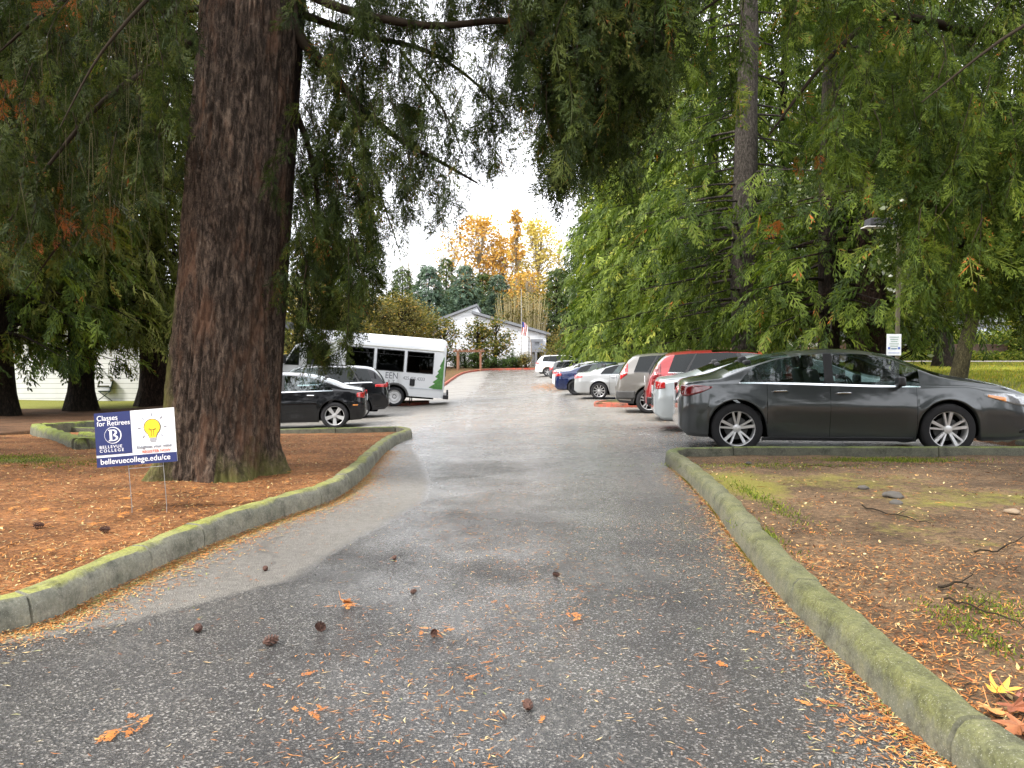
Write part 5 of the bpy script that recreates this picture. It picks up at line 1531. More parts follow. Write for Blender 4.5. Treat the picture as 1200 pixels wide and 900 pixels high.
        for xx in (a, b):
            i = int(np.argmin(abs(xarr-xx))); z0 = P[i, 1, 2]+.01; z1 = P[i, J_BELT, 2]
            strip(seam, [(xx, z0+(z1-z0)*k/12) for k in range(13)])
        i0, i1 = int(np.argmin(abs(xarr-a))), int(np.argmin(abs(xarr-b)))
        strip(seam, [(xs[i], P[i, 1, 2]+.05) for i in range(i0, i1+1)])
    seam.build('door_seam', M_LINER, root)
    # fuel door, bumper seams
    if 'seams' in S:
        mb = MB()
        for pts in S['seams']: strip(mb, pts, .0035)
        mb.build('panel_seam', M_LINER, root)
    for (nm, x0, x1, zl, zh, mt, off) in S.get('patches', []):
        patch(nm, x0, x1, zl, zh, mt, root, off)
    # inner block
    wi = WD*.60
    mb = MB(); mb.box((L*.5, 0, .40), (L-.7, wi*2, .40)); 
    mb.box(((xr+ra+xf-ra)/2, 0, .42), (xf-xr-2*ra-.04, WD*1.72, .46))
    mb.build('underbody', M_LINER, root, bevel=.03)
    for xc in (xr, xf):
        mb = MB(); V = []
        Mx = Matrix.Translation((xc, 0, zw)) @ Matrix.Rotation(math.pi/2, 4, 'X')
        pr_ = [(ra*.995*math.cos(t), ra*.995*math.sin(t)) for t in np.linspace(-.25, math.pi+.25, 20)]
        for sd_ in (1, -1):
            mb = MB()
            V = [(xc+a, sd_*(WD*.93), zw+b) for a, b in pr_]+[(xc+a, sd_*wi, zw+b) for a, b in pr_]
            m = len(pr_); mb.add(V, [(k, k+1, m+k+1, m+k) for k in range(m-1)]); mb.build('wheel_arch', M_LINER, root)
    # interior
    xc0, xc1 = S['cabin']
    zs_ = .5
    bz_ = float(np.interp(xc0+.8, belt[:, 0], belt[:, 1]))
    mb = MB(); mb.box(((xc0+xc1)/2, 0, .52), (xc1-xc0, WD*1.6, .12)); mb.box((xc1-.18, 0, bz_-.12), (.42, WD*1.55, .24)); mb.box((xc0+.15, 0, bz_-.1), (.5, WD*1.5, .12)); mb.build('dashboard', M_SEAT, root, bevel=.04)
    sm_ = S.get('seat', M_SEAT)
    fx_ = S['seatx']; hz0 = S.get('seatz', .52)
    def seat(x, y, w_):
        mb = MB(); mb.box((x+.22, y, hz0+.06), (.5, w_, .14)); rot = Matrix.Rotation(R(-14), 3, 'Y')
        mb.box((x-.10, y, hz0+.36), (.13, w_, .60), rot=rot); o = mb.build('seat', sm_, root, bevel=.045, smooth_=True)
        mb = MB(); mb.box((x-.20, y, hz0+.76), (.10, .25 if w_ < 1 else .25, .17), rot=rot)
        mb.build('headrest', sm_, o, bevel=.03, smooth_=True)
        if w_ > 1:
            for dy in (-.4, .4): mb = MB(); mb.box((x-.20, y+dy, hz0+.72), (.10, .22, .14), rot=rot); mb.build('headrest', sm_, o, bevel=.03, smooth_=True)
    seat(fx_, .37, .48); seat(fx_, -.37, .48); seat(fx_-.85, 0, 1.2)
    mb = MB(); Ms = Matrix.Translation((fx_+.62, .37, hz0+.36)) @ Matrix.Rotation(R(65), 4, 'Y')
    mb.tube([Ms @ Vector((.18*math.cos(t), .18*math.sin(t), 0)) for t in np.linspace(0, 2*math.pi, 20)], .014, 8, cap=False)
    mb.tube([Ms @ Vector((-.17, 0, 0)), Ms @ Vector((.17, 0, 0))], .014, 6); mb.build('steering_wheel', M_BLACK, root, smooth_=True)
    # mirrors
    mx_ = S['mirror']
    for sd_ in (1, -1):
        zm = float(np.interp(mx_, belt[:, 0], belt[:, 1]))+.07; ym = ys(mx_, zm-.09)
        mb = MB(); mb.box((mx_, sd_*(ym+.10), zm+.01), (.11, .20, .13), taper=.85); mb.box((mx_+.01, sd_*(ym+.01), zm-.06), (.06, .12, .04))
        o = mb.build('mirror', S.get('mirmat', paintmat), root, bevel=.03, smooth_=True, seg=3)
    # plate and rear details
    mb = MB(); mb.box((S.get('platex', -.004), 0, S.get('platez', .78)), (.012, .32, .16)); mb.build('licence_plate', M_PLATE, root, bevel=.003)
    if S.get('rails'):
        for sd_ in (1, -1):
            pts = []
            for x in np.linspace(*S['rails'], 9):
                i = int(np.argmin(abs(xarr-x))); pts.append((P[i, J_RAIL+1, 0], sd_*(P[i, J_RAIL+1, 1]-.03), P[i, J_RAIL+1, 2]+.055))
            pts[0] = (pts[0][0], pts[0][1], pts[0][2]-.05); pts[-1] = (pts[-1][0], pts[-1][1], pts[-1][2]-.05)
            mb = MB(); mb.tube(pts, .016, 8); mb.build('roof_rail', M_BLACK, root, smooth_=True)
    if S.get('extra'): S['extra'](root, ys, P, xs)
    for xc in (xr, xf):
        for sd_ in (1, -1): wheel(root, xc, sd_*(WD-S.get('ww', .22)/2-.012), rw, S.get('ww', .22), sd_, S.get('wheel', 'ten'), S.get('rim', M_RIM))
    return root

lin = lambda *p: (lambda x: float(np.interp(x, [a[0] for a in p], [a[1] for a in p])))
def sedan(**k):
    L = k.get('L', 4.87)
    s = L/4.87
    S = dict(L=L, W=1.83, xr=.99*s, xf=(.99+2.776)*s, arch=.375, rw=.335, endr=.42, endf=.95,
        top=[(0, .60), (.03, .93), (.10, 1.02), (.30, 1.06), (.62, 1.10), (.75, 1.125), (1.15, 1.27), (1.55, 1.39), (1.95, 1.455), (2.35, 1.475), (2.75, 1.455), (3.05, 1.39), (3.35, 1.265), (3.62, 1.15), (3.85, 1.09), (4.2, 1.035), (4.5, .955), (4.7, .85), (4.8, .75), (4.87, .58)],
        belt=[(0, .56), (.03, .86), (.12, .955), (.5, .985), (1.0, .985), (1.8, .965), (2.8, .93), (3.5, .925), (4.0, .93), (4.4, .87), (4.7, .74), (4.87, .52)],
        bot=[(0, .36), (.15, .24), (.6, .22), (1.4, .185), (3.3, .18), (4.3, .20), (4.75, .22), (4.87, .30)],
        shear=[(0, 0), (.6, 0), (.95, .18), (1.35, .36), (1.75, .20), (2.2, 0), (L, 0)],
        keys=[.80, 1.02, 1.30, 1.42, 1.465, 2.175, 2.30, 3.36, 3.42, 3.70, 3.44, 1.49, 2.24, 1.75, 3.0, 2.86, .98],
        side=[(1.02, 1.30, 'd'), (1.30, 1.465, 'd'), (1.465, 2.175, 'g'), (2.175, 2.30, 'pillar'), (2.30, 3.42, 'g')],
        screens=[(.80, 1.42, 'rw'), (2.86, 3.70, 'ws')],
        doors=[(1.40, 2.24), (2.24, 3.36)], bow=[(2.5, 4.3, .12), (.4, 1.9, -.08)], cabin=(1.1, 3.7), seatx=2.25, mirror=3.12)
    def sc(a):
        if isinstance(a, list): return [tuple([q[0]*s]+list(q[1:])) for q in a]
    if s != 1:
        for key_ in ('top', 'belt', 'bot', 'shear', 'bow', 'doors', 'screens', 'side'):
            if key_ in ('doors', 'bow', 'screens', 'side'): S[key_] = [tuple([q[0]*s, q[1]*s]+list(q[2:])) for q in S[key_]]
            elif key_ == 'shear': S[key_] = [(q[0]*s if q[0] != L else L, q[1]) for q in S[key_]]
            else: S[key_] = sc(S[key_])
        S['keys'] = [q*s for q in S['keys']]; S['cabin'] = tuple(q*s for q in S['cabin']); S['seatx'] *= s; S['mirror'] *= s
    S.update(k); S['L'] = L
    return S
def suv(**k):
    L = k.get('L', 4.55); s = L/4.55
    S = dict(L=L, W=1.84, xr=.92*s, xf=(.92+2.62)*s, arch=.405, rw=.355, endr=.34, endf=.7, minr=.78,
        top=[(0, .62), (.03, .80), (.07, 1.0), (.16, 1.22), (.30, 1.42), (.45, 1.56), (.62, 1.62), (1.0, 1.655), (1.8, 1.68), (2.4, 1.665), (2.75, 1.61), (3.05, 1.46), (3.30, 1.28), (3.48, 1.15), (3.9, 1.08), (4.25, .98), (4.42, .86), (4.55, .60)],
        belt=[(0, .58), (.03, .75), (.07, .95), (.14, 1.10), (.3, 1.13), (.8, 1.12), (1.8, 1.07), (2.8, 1.03), (3.4, 1.00), (3.9, .95), (4.25, .85), (4.45, .70), (4.55, .54)],
        bot=[(0, .42), (.12, .30), (.6, .26), (1.4, .24), (3.2, .24), (4.2, .25), (4.55, .34)],
        shear=[(0, 0), (.15, .02), (.5, .16), (.85, .28), (1.2, .12), (1.6, 0), (L, 0)],
        keys=[.10, .50, .86, .92, 1.30, 1.36, 2.06, 2.16, 3.12, 3.18, 3.42, 2.62, 2.10, 1.05, 1.26, .36],
        side=[(.50, .86, 'd'), (.86, .92, 'pillar'), (.92, 2.06, 'd'), (2.06, 2.16, 'pillar'), (2.16, 3.12, 'g')],
        screens=[(.10, .36, 'rw'), (2.62, 3.42, 'ws')], doors=[(1.26, 2.10), (2.10, 3.18)], bow=[(2.3, 3.9, .10)],
        cabin=(.5, 3.4), seatx=2.0, seatz=.62, mirror=2.95, clad=.42, platez=.95, platex=.0, chrome=0, mirmat=None)
    if s != 1:
        for key_ in ('doors', 'bow', 'screens', 'side'): S[key_] = [tuple([q[0]*s, q[1]*s]+list(q[2:])) for q in S[key_]]
        S['shear'] = [(q[0]*s if q[0] != L else L, q[1]) for q in S['shear']]
        for key_ in ('top', 'belt', 'bot'): S[key_] = [(q[0]*s, q[1]) for q in S[key_]]
        S['keys'] = [q*s for q in S['keys']]; S['cabin'] = tuple(q*s for q in S['cabin']); S['seatx'] *= s; S['mirror'] *= s
    hs = k.get('hs', 1.0)
    if hs != 1: S['top'] = [(q[0], q[1]*hs) for q in S['top']]; S['belt'] = [(q[0], q[1]*hs) for q in S['belt']]
    S.update(k); S['L'] = L
    if S['mirmat'] is None: del S['mirmat']
    return S
# ------------------------------------------------------------------ parked cars
def place(root, L, pitch=None, dz=0.0, xr=1.0, xf=3.7):
    h = root.rotation_euler[2]; x0, y0 = root.location[0], root.location[1]
    c, s = math.cos(h), math.sin(h)
    za = float(g(x0+c*xr, y0+s*xr)); zf = float(g(x0+c*xf, y0+s*xf))
    p = math.atan((zf-za)/(xf-xr)) if pitch is None else pitch
    root.location[2] = za-math.sin(p)*xr+.005+dz
    root.rotation_euler = (0, -p, h)

P_GREY = paint('metallic_charcoal_paint', (.060, .067, .071), .45, .28, .12)
P_SILV = paint('silver_white_paint', (.46, .50, .52), .25, .30, .12)
P_REDC = paint('metallic_red_paint', (.30, .018, .020), .25, .28, .12)
P_BRNG = paint('taupe_grey_paint', (.20, .19, .175), .4, .32, .2)
P_SILV2 = paint('light_silver_paint', (.42, .43, .44), .35, .30, .12)
P_BLUE = paint('deep_blue_paint', (.005, .014, .07), .2, .25, .1)
P_WHITE = paint('white_paint_coat', (.78, .78, .77), 0, .3, .12)
P_BLACK = paint('black_paint_coat', (.004, .0045, .006), 0, .22, .03, .15)
P_DKGR = paint('dark_grey_paint', (.05, .055, .06), .3, .3, .15)
CR = 'cars parked nose in along the right side of the lot'
YAW = R(-8)
def remap(S, k):
    """shortens the tail: x<1 scaled by k"""
    d = 1-k
    f = lambda x: x*k if x < 1.0 else x-d
    for q_ in ('top', 'belt', 'bot', 'shear'): S[q_] = [(f(a), b) for a, b in S[q_]]
    for q_ in ('doors', 'bow', 'screens', 'side'): S[q_] = [tuple([f(a[0]), f(a[1])]+list(a[2:])) for a in S[q_]]
    S['keys'] = [f(a) for a in S['keys']]; S['cabin'] = tuple(f(a) for a in S['cabin'])
    for q_ in ('seatx', 'mirror', 'xr', 'xf', 'L'): S[q_] = f(S[q_])
    return S
# 1 charcoal sedan
S = remap(sedan(wheel='split', gf=glass('car_glass_clear', (.50, .60, .58)), gr=glass('car_glass_rear', (.40, .50, .48)), rim=simple('machined_alloy', (.68, .68, .69), .32, metal=.5, var=.05), arch=.395, rw=.352, hdl=.17), .80)
S['mirmat'] = M_BLACK
nf = lambda x: x if x < 3.85 else 3.85+(x-3.85)*1.30
for q_ in ('top', 'belt', 'bot', 'shear'): S[q_] = [(nf(a), b) for a, b in S[q_]]
S['L'] = nf(S['L']); S['bow'] = [(a, nf(b), c_) for a, b, c_ in S['bow']]; S['endf'] = 1.15
S['patches'] = [('taillight', .035, .46, lin((0, .80), (.12, .80), (.30, .855), (.46, .925)), lin((0, .955), (.2, .965), (.46, .945)), M_REDD, .008),
                ('headlight', 4.02, 4.66, lin((4.02, .81), (4.25, .73), (4.66, .64)), lin((4.02, .835), (4.3, .84), (4.66, .79)), M_CLEAR, .007),
                ('indicator', 4.06, 4.30, lin((4.06, .795), (4.30, .73)), lin((4.06, .827), (4.30, .785)), M_AMBER, .013),
                ('air_intake', 4.5, 4.8, lin((4.5, .30), (4.8, .30)), lin((4.5, .34), (4.8, .46)), M_BLACK, .006),
                ('sill_trim', 1.12, 3.12, lambda x: .192, lambda x: .235, M_BLACK, .006)]
c1 = make_car('sedan_car', (2.50, 11.75, 0), YAW, 'charcoal grey sedan nearest on the right behind the mossy kerb', P_GREY, S, CR)
place(c1, 4.87, pitch=R(.4))
# 2 silver white sedan
S = sedan(wheel='ten', gf=M_GLASS, gr=glass('car_glass_rear2', (.22, .26, .26)))
S['patches'] = [('taillight', .03, .20, lin((0, .80), (.2, .83)), lin((0, .96), (.2, .95)), M_RED, .009)]
c2 = make_car('sedan_car', (2.78, 15.2, 0), YAW, 'pale silver sedan with small round red taillight next to the charcoal sedan', P_SILV, S, CR); place(c2, 4.87)
# 3 red crossover
S = suv(L=4.5, hs=.985, chrome=1, wheel='ten', roofblack=(1.5, 2.55)); S['patches'] = [('taillight', .13, .34, lin((.13, .86), (.34, 1.04)), lin((.13, 1.04), (.20, 1.18), (.34, 1.34)), M_REDD, .006), ('bumper_trim', .02, .52, lambda x: .40, lambda x: .56, M_BLACK, .007)]
c3 = make_car('crossover_car', (3.18, 18.4, 0), YAW, 'red crossover hatchback between the pale silver sedan and the taupe crossover', P_REDC, S, CR); place(c3, 4.5)
# 4 taupe crossover
S = suv(L=4.52, wheel='split', rim=M_RIM); S['patches'] = [('taillight', .13, .34, lin((.13, .92), (.34, 1.08)), lin((.13, 1.06), (.20, 1.20), (.34, 1.38)), M_RED, .006), ('bumper_trim', .02, .54, lambda x: .40, lambda x: .62, simple('grey_plastic', (.06, .06, .06), .6), .007)]
c4 = make_car('crossover_car', (2.95, 21.9, 0), YAW, 'taupe grey crossover with tall red taillight beyond the red one', P_BRNG, S, CR); place(c4, 4.52)
# 5 silver sedan
S = sedan(wheel='ten', hs=1); S['patches'] = [('taillight', .03, .34, lin((0, .80), (.34, .86)), lin((0, .95), (.34, .93)), simple('pink_red_lens', (.6, .12, .12), .2, coat=1), .008)]
c5 = make_car('sedan_car', (2.55, 31.1, 0), YAW, 'silver sedan with ten-spoke wheels behind the small red-ended island', P_SILV2, S, CR); place(c5, 4.87)
# 6 blue sedan
S = sedan(L=4.6, wheel='steel', rim=M_RIM_D); S['patches'] = [('taillight', .03, .32, lin((0, .80), (.32, .84)), lin((0, .98), (.32, .95)), M_RED, .008)]
c6 = make_car('sedan_car', (1.98, 34.8, 0), YAW, 'deep blue sedan with dark steel wheels beside the silver one', P_BLUE, S, CR); place(c6, 4.6)
# 7 white sedan
S = sedan(L=4.7, wheel='ten'); S['patches'] = [('taillight', .03, .3, lin((0, .80), (.3, .84)), lin((0, .98), (.3, .95)), M_RED, .008)]
c7 = make_car('sedan_car', (2.15, 40.2, 0), YAW, 'white sedan whose roof and rear window show just past the blue sedan', P_WHITE, S, CR); place(c7, 4.7)
# 8 dark grey hatch
S = suv(L=4.3, hs=.9, wheel='ten'); S['patches'] = [('taillight', .05, .3, lin((0, .80), (.3, .9)), lin((0, 1.0), (.3, 1.05)), M_RED, .008)]
c8 = make_car('hatchback_car', (2.50, 51, 0), YAW, 'dark grey hatchback rear peeking out left of the blue sedan', P_DKGR, S, CR); place(c8, 4.3)
S = sedan(L=4.7, wheel='ten'); c9 = make_car('sedan_car', (3.4, 56.5, 0), YAW, 'white sedan mostly hidden, only its windscreen and roof show beside the white SUV', P_WHITE, S, CR); place(c9, 4.7)
# 10 white SUV far
S = suv(L=4.85, hs=1.03, rails=(.9, 2.9), wheel='split', clad=.36, chrome=1); S['patches'] = [('taillight', .05, .3, lin((0, .95), (.3, 1.02)), lin((0, 1.12), (.3, 1.14)), M_RED, .008)]
c10 = make_car('suv_car', (1.9, 62.5, 0), YAW*.3, 'white SUV with dark windows farthest up the lot near the building', P_WHITE, S, CR); place(c10, 4.85)

CL = 'vehicles parked nose in along the left side of the lot'
S = remap(sedan(L=5.15, wheel='wide5', gf=glass('car_glass_pale', (.55, .66, .64), minr=.14), gr=glass('car_glass_pale_rear', (.35, .42, .42), minr=.14), rim=M_RIM, arch=.395, rw=.35), .74)
S['patches'] = [('side_marker', .20, .32, lambda x: .60, lambda x: .635, M_AMBER, .007), ('taillight', .03, .22, lin((0, .78), (.22, .82)), lin((0, .95), (.22, .93)), M_RED, .007)]
c11 = make_car('sedan_car', (-3.90, 20.7, 0), math.pi+R(8), 'black sedan with silver five-spoke wheels beside the huge trunk', P_BLACK, S, CL); place(c11, 5.1)
S = suv(L=4.6, wheel='ten', rim=M_RIM_D, rails=(.9, 2.9), chrome=1); S['patches'] = [('taillight', .04, .42, lin((0, .98), (.42, 1.0)), lin((0, 1.10), (.42, 1.07)), M_RED, .008)]
c12 = make_car('suv_car', (-3.98, 24.9, 0), math.pi+R(8), 'black SUV with black wheels between the black sedan and the minibus', P_BLACK, S, CL); place(c12, 4.6)

# ------------------------------------------------------------------ lettering
def lettering(name, txt, size, M, mat, parent, bold=0.0, space=1.0, ext=.001, align='LEFT', font=None, shear=0, sx=1.0):
    cu = bpy.data.curves.new(name, 'FONT'); cu.body = txt; cu.size = size; cu.extrude = ext; cu.offset = bold; cu.space_character = space
    cu.align_x = align; cu.align_y = 'CENTER'; cu.shear = shear; cu.resolution_u = 4
    tmp_ = bpy.data.objects.new('tmp', cu); COL.objects.link(tmp_)
    dg = bpy.context.evaluated_depsgraph_get(); me = bpy.data.meshes.new_from_object(tmp_.evaluated_get(dg))
    bpy.data.objects.remove(tmp_)
    me.transform(M @ Matrix.Diagonal((sx, 1, 1, 1)))
    me.materials.clear(); me.materials.append(mat)
    return link(name, me, parent)

# ------------------------------------------------------------------ minibus
P_BUS = paint('bus_white_paint', (.74, .76, .78), 0, .35, .25)
def minibus():
    L = 7.4; rt_ = empty('minibus', (-2.93, 32.2, 0), math.pi+R(5), 'white minibus with three big dark windows and a green pine tree on its rear corner', 'minibus', CL)
    # cross-section (y,z)
    sec = [(-1.16, .46), (1.16, .46), (1.18, .9), (1.18, 2.28), (1.15, 2.50), (1.05, 2.68), (.85, 2.79), (.5, 2.85), (0, 2.87), (-.5, 2.85), (-.85, 2.79), (-1.05, 2.68), (-1.15, 2.50), (-1.18, 2.28), (-1.18, .9)]
    wx_, wr = 1.95, .50
    # body as stations with rounded ends and an arch over the rear wheel
    xs_ = sorted(set(np.round(np.concatenate([[0, .02, .06, .12, .2], np.linspace(.3, 5.6, 14), wx_+wr*np.cos(np.linspace(0, math.pi, 15)), [5.65, 5.7]]), 4)))
    V = []; n = len(sec); F = []
    for x in xs_:
        e = max(0, 1-x/.2); k = 1-.06*e*e
        zb_ = .46
        if abs(x-wx_) < wr: zb_ = max(.46, .39+math.sqrt(wr*wr-(x-wx_)**2))
        for (y, z) in sec:
            zz = max(z, zb_) if z < .95 else z
            if z > 2.4: zz = z-.10*e*e
            V.append((x, y*k, zz))
    for i in range(len(xs_)-1):
        for k in range(n): F.append((i*n+k, i*n+(k+1) % n, (i+1)*n+(k+1) % n, (i+1)*n+k))
    F.append(tuple(range(n))); F.append(tuple((len(xs_)-1)*n+k for k in range(n)))
    mb = MB(); mb.add(V, F); b_ = mb.build('body', P_BUS, rt_, smooth_=True)
    # roof cap in slightly creamier tone with a lip
    mb = MB(); 
    for sd_ in (1, -1): mb.box((2.85, sd_*1.185, 2.36), (5.5, .03, .035))
    mb.build('gutter', simple('cream_lip', (.62, .62, .55), .6), rt_, bevel=.008)
    # windows, both sides
    for sd_ in (1, -1):
        for (a, b) in ((.48, 1.55), (1.66, 2.76), (2.87, 3.97), (4.62, 5.5)):
            mb = MB(); mb.box(((a+b)/2, sd_*1.185, 1.84), (b-a, .03, .86)); w_ = mb.build('window', M_BLACK, rt_, bevel=.012)
            mb = MB(); mb.box(((a+b)/2, sd_*1.203, 1.84), (b-a-.07, .012, .79)); mb.build('pane', glass('bus_glass', (.006, .007, .008), minr=.015), w_)
            mb = MB(); mb.box(((a+b)/2, sd_*1.212, 2.08), (b-a-.07, .008, .018)); mb.build('sash', M_BLACK, w_)
    # rear window/door and lights
    mb = MB(); mb.box((-.012, 0, 1.75), (.03, 1.5, .8)); mb.build('rear_window', M_BLACK, rt_, bevel=.01)
    for sd_ in (1, -1):
        for z in (1.0, 1.2, 2.55):
            mb = MB(); mb.lathe([(0, .03), (.055, .025), (.06, 0)], 16, Matrix.Translation((0 if z < 2 else .03, sd_*.98, z)) @ Matrix.Rotation(-math.pi/2, 4, 'Y')); mb.build('taillight', M_RED, rt_)
    mb = MB(); mb.box((-.10, 0, .52), (.22, 2.3, .16)); mb.box((-.16, .95, .62), (.08, .12, .26)); mb.box((-.16, -.95, .62), (.08, .12, .26)); mb.build('bumper', M_BLACK, rt_, bevel=.02)
    # fuel flap and lower crease
    mb = MB(); mb.box((1.28, 1.187, 1.02), (.20, .02, .28)); mb.build('fuel_flap', M_BLACK, rt_, bevel=.03)
    mb = MB(); mb.box((.72, 1.187, .80), (1.35, .012, .018)); mb.box((3.9, 1.187, .80), (2.4, .012, .018)); mb.build('side_moulding', simple('pale_blue_grey', (.5, .55, .6), .5), rt_)
    # wheel arch flare
    for sd_ in (1, -1):
        mb = MB(); mb.tube([(wx_+.53*math.cos(t), sd_*1.18, .39+.53*math.sin(t)) for t in np.linspace(.12, math.pi-.12, 18)], .045, 8); mb.build('arch_flare', simple('grey_rubber', (.09, .09, .09), .8), rt_, smooth_=True)
        mb = MB(); mb.box((wx_-.62, sd_*.95, .30), (.03, .42, .36)); mb.build('mud_flap', M_LINER, rt_)
    mb = MB(); mb.box((3.4, 0, .62), (6.0, 1.35, .5)); mb.box((wx_, 0, .75), (1.2, 2.1, .2)); mb.build('chassis', M_LINER, rt_)
    # cab
    cab = [(5.7, .46), (7.35, .46), (7.42, .60), (7.40, .95), (7.25, 1.12), (6.55, 1.28), (6.45, 1.38), (6.02, 2.12), (5.9, 2.2), (5.7, 2.24)]
    Mx = Matrix.Rotation(math.pi/2, 4, 'X'); mb = MB(); mb.prism(cab, -1.0, 1.0, Mx); mb.build('cab', P_BUS, rt_, bevel=.05, smooth_=True)
    for sd_ in (1, -1):
        mb = MB(); mb.prism([(5.82, 1.35), (6.40, 1.33), (6.02, 2.0), (5.82, 2.04)], -.008, .008, Matrix.Translation((0, sd_*1.005, 0)) @ Mx); mb.build('cab_window', M_GLASS_D, rt_)
        mb = MB(); mb.box((6.35, sd_*1.22, 1.55), (.10, .22, .34)); mb.tube([(6.35, sd_*1.0, 1.5), (6.35, sd_*1.15, 1.5)], .02); mb.build('mirror', M_BLACK, rt_, bevel=.02)
        mb = MB(); mb.box((7.38, sd_*.78, .84), (.08, .28, .2)); mb.build('headlight', M_CLEAR, rt_, bevel=.02)
    mb = MB(); mb.prism([(6.47, 1.40), (6.49, 1.40), (6.07, 2.10), (6.05, 2.10)], -.88, .88, Mx); mb.build('windscreen', M_GLASS_D, rt_)
    mb = MB(); mb.box((7.43, 0, .55), (.14, 1.9, .22)); mb.build('front_bumper', M_CHROME, rt_, bevel=.03)
    for x in (wx_, 6.5):
        for sd_ in (1, -1): wheel(rt_, x, sd_*1.03, .39, .24, sd_, 'steel', simple('painted_steel_rim', (.6, .6, .6), .45))
    # lettering on the left side (reads towards the rear)
    Mt = lambda x, z: Matrix.Translation((x, 1.186, z)) @ Matrix(((-1, 0, 0, 0), (0, 0, 1, 0), (0, 1, 0, 0), (0, 0, 0, 1)))
    dk = simple('grey_vinyl', (.12, .13, .15), .5)
    Mt2 = lambda x, z: Matrix.Translation((x, 1.1825, z)) @ Matrix(((-1, 0, 0, 0), (0, 0, 1, 0), (0, 1, 0, 0), (0, 0, 0, 1)))
    lettering('lettering', 'EEN', .36, Mt2(2.38, 1.22), dk, rt_, space=1.0, sx=.82)
    lettering('lettering', 'R T', .19, Mt2(2.26, .98), dk, rt_, space=1.25, sx=.85)
    lettering('phone_number', '425.455.4333', .19, Mt2(1.66, 1.17), dk, rt_, sx=.85)
    # pine tree decal wrapping the rear corner
    rgd = np.random.default_rng(4)
    def decal(xoff, hw_l, nm, Mf):
        pts = []
        zt, zb2 = 2.12, .80
        for k in range(13):
            t = k/12; w_ = hw_l*(t**.9)*(1 if k % 2 else .68)+.015; pts.append((-w_*(1+.1*rgd.normal()), zt+(zb2-zt)*t+(-.04 if k % 2 else .02)))
        pts.append((0, zb2+.02)); pts.append((0, zt))
        mb_ = MB(); mb_.prism(pts, 0, .004, Mf); return mb_.build(nm, simple('pine_green_vinyl', (.07, .21, .045), .6, var=.4, nscale=9), rt_)
    decal(0, .50, 'pine_tree_decal', Matrix.Translation((.06, 1.182, 0)) @ Matrix(((-1, 0, 0, 0), (0, 0, 1, 0), (0, 1, 0, 0), (0, 0, 0, 1))) )
    decal(0, .45, 'pine_tree_decal', Matrix.Translation((-.005, 1.10, 0)) @ Matrix(((0, 0, -1, 0), (1, 0, 0, 0), (0, 1, 0, 0), (0, 0, 0, 1))))
    return rt_
bus = minibus(); place(bus, 7.4, xr=1.95, xf=6.5)


